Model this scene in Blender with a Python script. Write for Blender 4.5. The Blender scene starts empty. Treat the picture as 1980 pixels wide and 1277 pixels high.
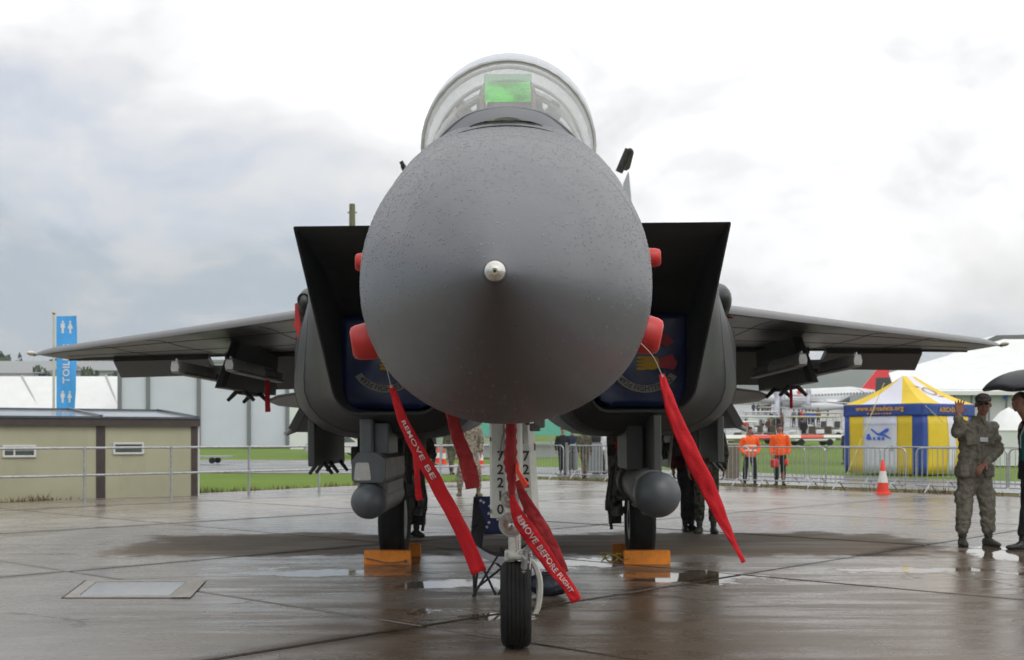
import bpy, math, random
import numpy as np
from mathutils import Vector, Matrix, noise
random.seed(7)
R = math.radians
PI = math.pi
scene = bpy.context.scene
COL = scene.collection

# ------------------------------------------------------------------ camera
F, CX, HY, H = 2311.0, 990.0, 845.0, 1.38      # focal length in photo pixels, horizon row, eye height
cam_d = bpy.data.cameras.new('camera')
cam = bpy.data.objects.new('camera', cam_d)
COL.objects.link(cam)
cam.location = (0, 0, H)
cam.rotation_euler = (R(90), 0, 0)
cam_d.sensor_width = 36
cam_d.lens = F / 1980 * 36
cam_d.shift_y = (HY - 638.5) / 1980
cam_d.clip_start = 0.05
cam_d.clip_end = 9000
cam_d.dof.use_dof = True
cam_d.dof.focus_distance = 4.4
cam_d.dof.aperture_fstop = 8.0
scene.camera = cam


class NT:
    """terse node building"""
    def __init__(s, tree):
        s.t = tree
        s.n = tree.nodes
        s.l = tree.links

    def put(s, sock, v):
        if hasattr(v, 'is_output') or isinstance(v, bpy.types.NodeSocket):
            s.l.new(v, sock)
        elif v is not None:
            sock.default_value = v

    def node(s, typ, out=0, props=None, **ins):
        nd = s.n.new(typ)
        for k, v in (props or {}).items():
            setattr(nd, k, v)
        for k, v in ins.items():
            key = int(k[1:]) if k[0] == 'i' and k[1:].isdigit() else k.replace('_', ' ')
            s.put(nd.inputs[key], v)
        return nd.outputs[out]

    def m(s, op, a, b=None, c=None):
        nd = s.n.new('ShaderNodeMath')
        nd.operation = op
        for i, v in enumerate((a, b, c)):
            if v is not None:
                s.put(nd.inputs[i], v)
        return nd.outputs[0]

    def mix(s, f, a, b):
        nd = s.n.new('ShaderNodeMix')
        nd.data_type = 'RGBA'
        s.put(nd.inputs[0], f)
        s.put(nd.inputs[6], c4(a) if isinstance(a, tuple) else a)
        s.put(nd.inputs[7], c4(b) if isinstance(b, tuple) else b)
        return nd.outputs[2]

    def ramp(s, f, a, b, lo=0.0, hi=1.0):
        nd = s.n.new('ShaderNodeMapRange')
        nd.interpolation_type = 'SMOOTHSTEP'
        s.put(nd.inputs[0], f)
        nd.inputs[1].default_value = a
        nd.inputs[2].default_value = b
        nd.inputs[3].default_value = lo
        nd.inputs[4].default_value = hi
        return nd.outputs[0]

    def noise(s, vec, scale, detail=4, rough=0.55, out=0):
        nd = s.n.new('ShaderNodeTexNoise')
        if vec is not None:
            s.l.new(vec, nd.inputs['Vector'])
        nd.inputs['Scale'].default_value = scale
        nd.inputs['Detail'].default_value = detail
        nd.inputs['Roughness'].default_value = rough
        return nd.outputs[out]

    def map(s, vec, scale=(1, 1, 1), rot=(0, 0, 0), loc=(0, 0, 0)):
        nd = s.n.new('ShaderNodeMapping')
        s.l.new(vec, nd.inputs[0])
        nd.inputs[1].default_value = loc
        nd.inputs[2].default_value = rot
        nd.inputs[3].default_value = scale
        return nd.outputs[0]

    def bump(s, h, strength, dist, normal=None):
        nd = s.n.new('ShaderNodeBump')
        s.put(nd.inputs['Height'], h)
        nd.inputs['Strength'].default_value = strength
        nd.inputs['Distance'].default_value = dist
        if normal is not None:
            s.l.new(normal, nd.inputs['Normal'])
        return nd.outputs[0]


def c4(c):
    return (c[0], c[1], c[2], 1.0)


# ------------------------------------------------------------------ world and sun
SUN_EL, SUN_AZ = 52, 150      # degrees; azimuth clockwise from +Y
world = bpy.data.worlds.new('World')
scene.world = world
world.use_nodes = True
w = NT(world.node_tree)
w.n.clear()
sky = w.n.new('ShaderNodeTexSky')
sky.sky_type = 'NISHITA'
sky.sun_disc = False
sky.sun_elevation = R(SUN_EL)
sky.sun_rotation = R(SUN_AZ)
tc = w.n.new('ShaderNodeTexCoord').outputs['Generated']
sep = w.n.new('ShaderNodeSeparateXYZ')
w.l.new(tc, sep.inputs[0])
dx, dy, dz = sep.outputs
warp = w.n.new('ShaderNodeVectorMath')
warp.operation = 'MULTIPLY_ADD'
w.l.new(w.noise(tc, 3.0, 3, 0.5, out=1), warp.inputs[0])
warp.inputs[1].default_value = (0.22, 0.22, 0.14)
w.l.new(tc, warp.inputs[2])
n_big = w.noise(w.map(warp.outputs[0], (1, 1, 1.7), loc=(3.1, 0.4, 1.9)), 3.0, 5, 0.52)
n_fine = w.noise(w.map(warp.outputs[0], (1, 1, 1.9), loc=(0.3, 7.4, 0.9)), 9.0, 6, 0.55)
nn = w.m('ADD', w.m('MULTIPLY', n_big, 0.72), w.m('MULTIPLY', n_fine, 0.28))
elev = w.ramp(dz, 0.0, 0.42)
v = w.m('ADD', w.m('MULTIPLY', w.m('SUBTRACT', nn, 0.5), 3.3), w.m('MULTIPLY', elev, 0.95))
v = w.m('ADD', v, w.m('ADD', w.m('MULTIPLY', dx, 0.75), 0.27))
cr = w.n.new('ShaderNodeValToRGB')
w.l.new(v, cr.inputs[0])
el = cr.color_ramp.elements
el[0].position = 0.0
el[0].color = (0.50, 0.58, 0.66, 1)
el[1].position = 1.0
el[1].color = (1.45, 1.45, 1.45, 1)
for p_, c_ in ((0.22, (0.63, 0.70, 0.81, 1)), (0.42, (0.78, 0.815, 0.885, 1)), (0.60, (0.93, 0.935, 0.95, 1)), (0.78, (1.12, 1.12, 1.12, 1))):
    e_ = el.new(p_)
    e_.color = c_
warmth = w.m('MULTIPLY', w.ramp(dz, 0.02, 0.10), w.ramp(dz, 0.26, 0.12))
warm_c = w.mix(w.m('MULTIPLY', w.m('MULTIPLY', warmth, w.ramp(n_fine, 0.42, 0.62)), 0.5), cr.outputs[0], (0.90, 0.87, 0.81))
low_band = w.ramp(dz, 0.105, 0.03)
cloud_c = w.mix(w.m('MULTIPLY', low_band, 0.6), warm_c, (0.56, 0.65, 0.73))
bg1 = w.n.new('ShaderNodeBackground')
w.l.new(sky.outputs[0], bg1.inputs[0])
bg1.inputs[1].default_value = 0.08
bg2 = w.n.new('ShaderNodeBackground')
w.l.new(cloud_c, bg2.inputs[0])
bg2.inputs[1].default_value = 1.0
mixw = w.n.new('ShaderNodeMixShader')
mixw.inputs[0].default_value = 0.93
w.l.new(bg1.outputs[0], mixw.inputs[1])
w.l.new(bg2.outputs[0], mixw.inputs[2])
outw = w.n.new('ShaderNodeOutputWorld')
w.l.new(mixw.outputs[0], outw.inputs[0])

sun_d = bpy.data.lights.new('sun', 'SUN')
sun_d.energy = 0.8
sun_d.angle = R(25)
sun_d.color = (1.0, 0.97, 0.92)
sun = bpy.data.objects.new('sun', sun_d)
COL.objects.link(sun)
sdir = Vector((math.sin(R(SUN_AZ)) * math.cos(R(SUN_EL)), math.cos(R(SUN_AZ)) * math.cos(R(SUN_EL)), math.sin(R(SUN_EL))))
sun.rotation_euler = sdir.to_track_quat('Z', 'Y').to_euler()
sun.location = (0, -20, 40)

scene.view_settings.view_transform = 'Standard'
scene.view_settings.look = 'None'
scene.view_settings.gamma = 1
scene.view_settings.use_curve_mapping = False
scene.view_settings.exposure = 0.0


# ------------------------------------------------------------------ helpers
def P(px, py, D):
    return Vector(((px - CX) * D / F, D, H + (HY - py) * D / F))


def G(px, py):
    D = H * F / (py - HY)
    return Vector(((px - CX) * D / F, D, 0))


def crom(rows, n):
    """Catmull-Rom through rows, n samples per span"""
    a = np.array(rows, float)
    a = np.vstack([2 * a[0] - a[1], a, 2 * a[-1] - a[-2]])
    out = []
    for i in range(1, len(a) - 2):
        p0, p1, p2, p3 = a[i - 1], a[i], a[i + 1], a[i + 2]
        for k in range(n):
            t = k / n
            out.append(0.5 * (2 * p1 + (p2 - p0) * t + (2 * p0 - 5 * p1 + 4 * p2 - p3) * t * t + (3 * p1 - p0 - 3 * p2 + p3) * t ** 3))
    out.append(a[-2])
    return out


class MB:
    def __init__(s):
        s.v = []
        s.f = []

    def add(s, vs, fs):
        o = len(s.v)
        s.v += [tuple(p) for p in vs]
        s.f += [tuple(i + o for i in f) for f in fs]
        return s

    def box(s, c, size, rot=None, bev=0.0):
        hx, hy, hz = size[0] / 2, size[1] / 2, size[2] / 2
        if bev <= 0:
            vs = [Vector((x * hx, y * hy, z * hz)) for x in (-1, 1) for y in (-1, 1) for z in (-1, 1)]
            fs = [(0, 1, 3, 2), (4, 6, 7, 5), (0, 4, 5, 1), (2, 3, 7, 6), (0, 2, 6, 4), (1, 5, 7, 3)]
        else:
            b = min(bev, hx * .9, hy * .9, hz * .9)
            vs = []
            idx = {}
            for x in (-1, 1):
                for y in (-1, 1):
                    for z in (-1, 1):
                        for ax in range(3):
                            q = [x * hx, y * hy, z * hz]
                            sg = (x, y, z)
                            for o in range(3):
                                if o != ax:
                                    q[o] -= sg[o] * b
                            idx[(x, y, z, ax)] = len(vs)
                            vs.append(Vector(q))
            fs = []
            for ax in range(3):
                o1, o2 = [(1, 2), (2, 0), (0, 1)][ax]
                for sg in (-1, 1):
                    q = []
                    for a_, b_ in ((-1, -1), (1, -1), (1, 1), (-1, 1)):
                        k = [0, 0, 0]
                        k[ax] = sg
                        k[o1] = a_
                        k[o2] = b_
                        q.append(idx[(k[0], k[1], k[2], ax)])
                    fs.append(q if sg > 0 else q[::-1])
            for ax in range(3):
                o1, o2 = [(1, 2), (2, 0), (0, 1)][ax]
                for a_ in (-1, 1):
                    for b_ in (-1, 1):
                        q = []
                        for (t_, fax) in ((-1, o1), (1, o1), (1, o2), (-1, o2)):
                            k = [0, 0, 0]
                            k[ax] = t_
                            k[o1] = a_
                            k[o2] = b_
                            q.append(idx[(k[0], k[1], k[2], fax)])
                        fs.append(q if a_ * b_ < 0 else q[::-1])
            for x in (-1, 1):
                for y in (-1, 1):
                    for z in (-1, 1):
                        q = [idx[(x, y, z, 0)], idx[(x, y, z, 1)], idx[(x, y, z, 2)]]
                        fs.append(q if x * y * z > 0 else q[::-1])
        if rot is not None:
            vs = [rot @ p for p in vs]
        c = Vector(c)
        return s.add([p + c for p in vs], fs)

    def loft(s, rings, cap=True, closed=True):
        n = len(rings[0])
        vs = [p for r in rings for p in r]
        fs = []
        m_ = n if closed else n - 1
        for i in range(len(rings) - 1):
            for j in range(m_):
                a = i * n + j
                b = i * n + (j + 1) % n
                fs.append((a, b, b + n, a + n))
        if cap and closed:
            fs.append(tuple(range(n))[::-1])
            fs.append(tuple(range((len(rings) - 1) * n, len(rings) * n)))
        return s.add(vs, fs)

    def tube(s, pts, r, n=8, cap=True):
        pts = [Vector(p) for p in pts]
        rs = r if isinstance(r, (list, tuple)) else [r] * len(pts)
        rings = []
        t0 = (pts[1] - pts[0]).normalized()
        up = Vector((0, 0, 1)) if abs(t0.z) < 0.9 else Vector((1, 0, 0))
        u = t0.cross(up).normalized()
        for i, p in enumerate(pts):
            if i == 0:
                t = pts[1] - pts[0]
            elif i == len(pts) - 1:
                t = pts[-1] - pts[-2]
            else:
                t = (pts[i + 1] - pts[i]).normalized() + (pts[i] - pts[i - 1]).normalized()
            t.normalize()
            u = (u - t * u.dot(t)).normalized()
            vv = t.cross(u)
            rings.append([p + (u * math.cos(2 * PI * k / n) + vv * math.sin(2 * PI * k / n)) * rs[i] for k in range(n)])
        return s.loft(rings, cap)

    def lathe(s, prof, origin, axis, n=24, cap=True):
        axis = Vector(axis).normalized()
        up = Vector((0, 0, 1)) if abs(axis.z) < 0.9 else Vector((1, 0, 0))
        u = axis.cross(up).normalized()
        vv = axis.cross(u)
        o = Vector(origin)
        rings = [[o + axis * h + (u * math.cos(2 * PI * k / n) + vv * math.sin(2 * PI * k / n)) * max(r, 1e-4) for k in range(n)] for h, r in prof]
        return s.loft(rings, cap)

    def ball(s, c, rad, nu=12, nv=8, rot=None):
        if not isinstance(rad, (tuple, list)):
            rad = (rad,) * 3
        rings = []
        for i in range(nv + 1):
            th = PI * i / nv
            rr = max(math.sin(th), 1e-3)
            ring = []
            for k in range(nu):
                p = Vector((rad[0] * rr * math.cos(2 * PI * k / nu), rad[1] * rr * math.sin(2 * PI * k / nu), -rad[2] * math.cos(th)))
                if rot is not None:
                    p = rot @ p
                ring.append(p + Vector(c))
            rings.append(ring)
        return s.loft(rings)

    def poly(s, pts, thick, direction):
        """closed outline extruded along direction"""
        d = Vector(direction).normalized() * thick
        pts = [Vector(p) for p in pts]
        n = len(pts)
        vs = [p - d / 2 for p in pts] + [p + d / 2 for p in pts]
        fs = [tuple(range(n))[::-1], tuple(range(n, 2 * n))]
        for i in range(n):
            j = (i + 1) % n
            fs.append((i, j, j + n, i + n))
        return s.add(vs, fs)

    def mesh(s, name, smooth=None):
        me = bpy.data.meshes.new(name)
        me.from_pydata(s.v, [], s.f)
        me.update()
        return me

    def build(s, name, mat, parent=None, org=None, smooth=35, fix=True):
        if org is not None:
            o_ = Vector(org)
            s.v = [tuple(Vector(p) - o_) for p in s.v]
        me = s.mesh(name)
        if fix:
            import bmesh
            bm = bmesh.new()
            bm.from_mesh(me)
            bmesh.ops.recalc_face_normals(bm, faces=bm.faces)
            bm.to_mesh(me)
            bm.free()
        if smooth:
            me.polygons.foreach_set('use_smooth', [True] * len(me.polygons))
            if smooth < 180:
                me.set_sharp_from_angle(angle=R(smooth))
        o = bpy.data.objects.new(name, me)
        COL.objects.link(o)
        if mat is not None:
            me.materials.append(mat)
        if parent is not None:
            o.parent = parent
        elif org is not None:
            o.location = org
        return o


def tag(o, label=None, cat=None, group=None, kind=None):
    if label: o['label'] = label
    if cat: o['category'] = cat
    if group: o['group'] = group
    if kind: o['kind'] = kind
    return o


def empty(name, loc, rot=(0, 0, 0), label=None, cat=None, group=None):
    o = bpy.data.objects.new(name, None)
    COL.objects.link(o)
    o.location = loc
    o.rotation_euler = rot
    o.empty_display_size = 0.2
    return tag(o, label, cat, group)




def copy_tree(o, loc, rz=None, label=None, group=None):
    def rec(a, parent):
        c = a.copy()
        COL.objects.link(c)
        if parent is not None:
            c.parent = parent
        for ch in [x for x in a.children]:
            rec(ch, c)
        return c
    r = rec(o, None)
    r.location = loc
    if rz is not None:
        r.rotation_euler[2] = rz
    if label: r['label'] = label
    if group: r['group'] = group
    return r


def text_mesh(body, size=1.0, extrude=0.0, spacing=1.0, bold=0.0):
    cu = bpy.data.curves.new('lettering', 'FONT')
    cu.body = body
    cu.size = size
    cu.extrude = extrude
    cu.space_character = spacing
    cu.offset = bold
    cu.align_x = 'CENTER'
    cu.align_y = 'CENTER'
    cu.resolution_u = 3
    ob = bpy.data.objects.new('lettering', cu)
    COL.objects.link(ob)
    dg = bpy.context.evaluated_depsgraph_get()
    me = bpy.data.meshes.new_from_object(ob.evaluated_get(dg))
    bpy.data.objects.remove(ob)
    bpy.data.curves.remove(cu)
    return me


def text_on(body, size, fn, mat, parent=None, name='lettering', spacing=1.0, bold=0.0, cuts=0):
    """text whose flat (u, v) coordinates are carried onto a surface by fn"""
    me = text_mesh(body, size, 0.0, spacing, bold)
    for vv in me.vertices:
        vv.co = fn(vv.co.x, vv.co.y)
    me.materials.clear()
    me.materials.append(mat)
    me.name = name
    o = bpy.data.objects.new(name, me)
    COL.objects.link(o)
    if parent is not None:
        o.parent = parent
    return o


def remesh(mb, voxel, fold=0.0, fscale=9.0, smooth_it=2, seed=0.0):
    me = mb.mesh('tmp')
    ob = bpy.data.objects.new('tmp', me)
    COL.objects.link(ob)
    md = ob.modifiers.new('r', 'REMESH')
    md.mode = 'VOXEL'
    md.voxel_size = voxel
    if smooth_it:
        ms = ob.modifiers.new('s', 'SMOOTH')
        ms.iterations = smooth_it
        ms.factor = 0.5
    dg = bpy.context.evaluated_depsgraph_get()
    out = bpy.data.meshes.new_from_object(ob.evaluated_get(dg))
    bpy.data.objects.remove(ob)
    if fold > 0:
        nr = [vv.normal.copy() for vv in out.vertices]
        for vv, n_ in zip(out.vertices, nr):
            p = vv.co
            q = Vector((p.x * fscale, p.y * fscale, p.z * fscale * 1.5 + 0.6 * math.sin(p.x * 9)))
            k = noise.noise(q + Vector((seed, seed * 2, 0))) + 0.5 * noise.noise(q * 2.3 + Vector((0, seed, 3)))
            k = -abs(k) * 1.3 + 0.35
            vv.co = p + n_ * fold * k
    return out


def mesh_obj(name, me, mat, parent=None, smooth=True):
    me.materials.clear()
    me.materials.append(mat)
    me.name = name
    if smooth:
        me.polygons.foreach_set('use_smooth', [True] * len(me.polygons))
    o = bpy.data.objects.new(name, me)
    COL.objects.link(o)
    if parent is not None:
        o.parent = parent
    return o


# ------------------------------------------------------------------ materials
MATS = {}


def mat(name, col, rough=0.6, metal=0.0, var=0.15, nscale=6.0, bump=0.0, bscale=40.0, spec=0.5, col2=None, coat=0.0, emit=None, dirt=0.0):
    if name in MATS:
        return MATS[name]
    m_ = bpy.data.materials.new(name)
    m_.use_nodes = True
    t = NT(m_.node_tree)
    b = m_.node_tree.nodes['Principled BSDF']
    tcn = t.n.new('ShaderNodeTexCoord').outputs['Object']
    nz = t.noise(tcn, nscale, 5)
    f = t.ramp(nz, 0.3, 0.7)
    if col2 is None:
        a = tuple(min(1, c * (1 - var)) for c in col)
        bb = tuple(min(1, c * (1 + var)) for c in col)
    else:
        a, bb = col, col2
    cc = t.mix(f, a, bb)
    if dirt > 0:
        nd = t.noise(t.map(tcn, (1, 1, 0.25)), nscale * 3.1, 6, 0.65)
        cc = t.mix(t.m('MULTIPLY', t.ramp(nd, 0.5, 0.75), dirt), cc, (0.06, 0.05, 0.04))
    t.l.new(cc, b.inputs['Base Color'])
    rr = t.m('ADD', rough - 0.06, t.m('MULTIPLY', t.noise(tcn, nscale * 2.7, 3), 0.12))
    t.l.new(rr, b.inputs['Roughness'])
    b.inputs['Metallic'].default_value = metal
    b.inputs['Specular IOR Level'].default_value = spec
    b.inputs['Coat Weight'].default_value = coat
    b.inputs['Coat Roughness'].default_value = 0.1
    if bump > 0:
        t.l.new(t.bump(t.noise(tcn, bscale, 4), min(1, bump), 0.01), b.inputs['Normal'])
    if emit:
        b.inputs['Emission Color'].default_value = c4(emit)
        b.inputs['Emission Strength'].default_value = 1.0
    MATS[name] = m_
    return m_


def jet_paint(name, col, rough=0.42, drops=True, dscale=76.0):
    """grey paint under rain: beads of water stand on the surface"""
    m_ = bpy.data.materials.new(name)
    m_.use_nodes = True
    t = NT(m_.node_tree)
    b = m_.node_tree.nodes['Principled BSDF']
    tcn = t.n.new('ShaderNodeTexCoord').outputs['Object']
    big = t.noise(tcn, 1.6, 6, 0.6)
    mid = t.noise(t.map(tcn, (1, 0.4, 1)), 11, 5, 0.65)
    k = t.m('ADD', t.m('MULTIPLY', big, 0.6), t.m('MULTIPLY', mid, 0.4))
    cc = t.mix(t.ramp(k, 0.32, 0.68), tuple(c * 0.86 for c in col), tuple(c * 1.12 for c in col))
    t.l.new(t.m('ADD', rough - 0.05, t.m('MULTIPLY', mid, 0.12)), b.inputs['Roughness'])
    fine = t.noise(tcn, 300, 2)
    nrm = t.bump(fine, 0.12, 0.002)
    if drops:
        h_all = None
        for sc, thr, off in ((dscale, 0.40, 0.0), (dscale * 1.9, 0.5, 5.0), (dscale * 0.66, 0.12, 9.0)):
            wv = t.n.new('ShaderNodeVectorMath')
            wv.operation = 'MULTIPLY_ADD'
            t.l.new(t.noise(tcn, sc * 0.5, 2, out=1), wv.inputs[0])
            wv.inputs[1].default_value = (0.004, 0.004, 0.004)
            t.l.new(tcn, wv.inputs[2])
            vo = t.n.new('ShaderNodeTexVoronoi')
            vo.inputs['Scale'].default_value = sc
            vo.inputs['Randomness'].default_value = 1.0
            t.l.new(t.map(wv.outputs[0], (1, 1, 1), loc=(off, off, off)), vo.inputs['Vector'])
            sp = t.n.new('ShaderNodeSeparateColor')
            t.l.new(vo.outputs['Color'], sp.inputs[0])
            keep = t.m('LESS_THAN', sp.outputs[0], thr)
            size = t.m('ADD', 0.12, t.m('MULTIPLY', sp.outputs[1], 0.22))
            q = t.m('DIVIDE', vo.outputs['Distance'], size)
            dome = t.m('SQRT', t.m('MAXIMUM', t.m('SUBTRACT', 1.0, t.m('MULTIPLY', q, q)), 0.0))
            h = t.m('MULTIPLY', t.m('MULTIPLY', dome, keep), t.m('DIVIDE', size, sc))
            h_all = h if h_all is None else t.m('MAXIMUM', h_all, h)
        isd = t.m('GREATER_THAN', h_all, 0.0004)
        t.l.new(t.bump(t.m('MULTIPLY', h_all, 1.0), 1.0, 0.42, nrm), b.inputs['Normal'])
        t.l.new(t.m('MULTIPLY', isd, 0.8), b.inputs['Coat Weight'])
        b.inputs['Coat Roughness'].default_value = 0.04
        b.inputs['Coat IOR'].default_value = 1.4
        cc = t.mix(t.m('MULTIPLY', isd, 0.50), cc, (0.02, 0.02, 0.02))
    else:
        t.l.new(nrm, b.inputs['Normal'])
        b.inputs['Coat Weight'].default_value = 0.06
        b.inputs['Coat Roughness'].default_value = 0.3
    t.l.new(cc, b.inputs['Base Color'])
    MATS[name] = m_
    return m_


def glass(name, tint, alpha, rough=0.02, speckle=0.0, haze=(0.6, 0.6, 0.58)):
    """pane: see-through part + gloss + a film of rain"""
    m_ = bpy.data.materials.new(name)
    m_.use_nodes = True
    t = NT(m_.node_tree)
    t.n.clear()
    tcn = t.n.new('ShaderNodeTexCoord').outputs['Object']
    tr = t.node('ShaderNodeBsdfTransparent', Color=c4(tint))
    gl = t.node('ShaderNodeBsdfGlossy', Roughness=rough)
    df = t.node('ShaderNodeBsdfTranslucent', Color=c4(haze))
    df2 = t.node('ShaderNodeBsdfDiffuse', Color=c4(haze))
    dm = t.n.new('ShaderNodeMixShader')
    dm.inputs[0].default_value = 0.5
    t.l.new(df, dm.inputs[1])
    t.l.new(df2, dm.inputs[2])
    fac = alpha
    if speckle:
        n1 = t.noise(tcn, 95, 2, 0.6)
        n2 = t.noise(tcn, 3, 3)
        sp = t.ramp(n1, 0.50, 0.66)
        fac = t.m('ADD', alpha, t.m('MULTIPLY', t.m('MULTIPLY', sp, t.ramp(n2, 0.2, 0.6, 0.3, 1.0)), speckle))
        nrm = t.bump(n1, 0.5, 0.004)
        t.l.new(nrm, gl.node.inputs['Normal'])
    m1 = t.n.new('ShaderNodeMixShader')
    t.put(m1.inputs[0], fac)
    t.l.new(tr, m1.inputs[1])
    t.l.new(dm.outputs[0], m1.inputs[2])
    geo = t.n.new('ShaderNodeNewGeometry')
    dt = t.n.new('ShaderNodeVectorMath')
    dt.operation = 'DOT_PRODUCT'
    t.l.new(geo.outputs['Normal'], dt.inputs[0])
    t.l.new(geo.outputs['Incoming'], dt.inputs[1])
    fr = t.m('ADD', 0.04, t.m('MULTIPLY', 0.9, t.m('POWER', t.m('SUBTRACT', 1.0, t.m('ABSOLUTE', dt.outputs['Value'])), 5.0)))
    m2 = t.n.new('ShaderNodeMixShader')
    t.l.new(t.m('MULTIPLY', fr, 0.9), m2.inputs[0])
    t.l.new(m1.outputs[0], m2.inputs[1])
    t.l.new(gl, m2.inputs[2])
    o = t.n.new('ShaderNodeOutputMaterial')
    t.l.new(m2.outputs[0], o.inputs[0])
    MATS[name] = m_
    return m_


M_RADOME = jet_paint('radome_paint', (0.058, 0.060, 0.072), drops=False)
M_JET = jet_paint('jet_grey', (0.048, 0.049, 0.048), 0.48, drops=False)
M_JETW = jet_paint('jet_grey_wet', (0.058, 0.060, 0.072), 0.42, drops=False)
M_DARK = mat('intake_dark', (0.035, 0.036, 0.036), 0.75, var=0.2, nscale=3)
M_DARKM = mat('dark_metal', (0.045, 0.043, 0.04), 0.5, 0.6, var=0.3, nscale=14, bump=.3)
M_MIDM = mat('worn_grey', (0.16, 0.155, 0.15), 0.5, 0.2, var=0.3, nscale=12, dirt=0.5)
M_POD = mat('pod_grey', (0.075, 0.083, 0.09), 0.42, var=0.12, nscale=5)
M_PODS = mat('pod_side', (0.20, 0.195, 0.19), 0.5, var=0.25, nscale=9, dirt=0.4)
M_STEEL = mat('bare_steel', (0.62, 0.60, 0.56), 0.25, 0.95, var=0.1, nscale=60)
M_GALV = mat('galvanised', (0.42, 0.43, 0.44), 0.42, 0.7, var=0.18, nscale=20)
M_LGREY = mat('pale_metal', (0.38, 0.38, 0.37), 0.45, 0.3, var=0.12, nscale=12)
M_WHITE = mat('gear_white', (0.55, 0.55, 0.50), 0.45, var=0.07, nscale=8, dirt=0.28)
M_RUB = mat('tyre_rubber', (0.012, 0.0115, 0.011), 0.75, spec=.3, var=0.3, nscale=9, bump=.2)
M_RED = mat('red_cover', (0.52, 0.025, 0.022), 0.45, var=0.12, nscale=7)
M_REDC = mat('red_ribbon', (0.56, 0.012, 0.020), 0.62, spec=.25, var=0.12, nscale=9, bump=.4, bscale=160)
M_REDD = mat('dark_red_cloth', (0.33, 0.012, 0.016), 0.7, var=0.2, nscale=12, bump=.5, bscale=60)
M_PRINT = mat('white_print', (0.60, 0.57, 0.56), 0.7, var=0.05)
M_BLACKP = mat('black_print', (0.03, 0.03, 0.03), 0.6, var=0.1)
M_CABLE = mat('steel_cable', (0.4, 0.38, 0.34), 0.4, 0.7)
M_BLUEC = mat('blue_canvas', (0.0065, 0.015, 0.085), 0.36, var=0.35, nscale=4, bump=.6, bscale=9)
M_YELF = mat('yellow_print', (0.48, 0.27, 0.008), 0.6, var=0.1)
M_REDF = mat('red_print', (0.40, 0.02, 0.03), 0.6, var=0.1)
M_SCROLL = mat('grey_print', (0.22, 0.21, 0.18), 0.6, var=0.06)
M_ORANGE = mat('orange_chock', (0.90, 0.27, 0.008), 0.5, var=0.12, nscale=8, dirt=0.3)
M_ROPE = mat('yellow_rope', (0.35, 0.26, 0.06), 0.8, var=0.3, nscale=50)
M_BLACKC = mat('black_cloth', (0.014, 0.014, 0.016), 0.8, var=0.3, nscale=20)

# ------------------------------------------------------------------ the ground
def hgt(x, d):
    def ss(a, b, q):
        q = min(1, max(0, (q - a) / (b - a)))
        return q * q * (3 - 2 * q)
    z = 0.04 * (min(max(d, 60), 300) - 60) * ss(-2, 22, x)
    return z


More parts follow.
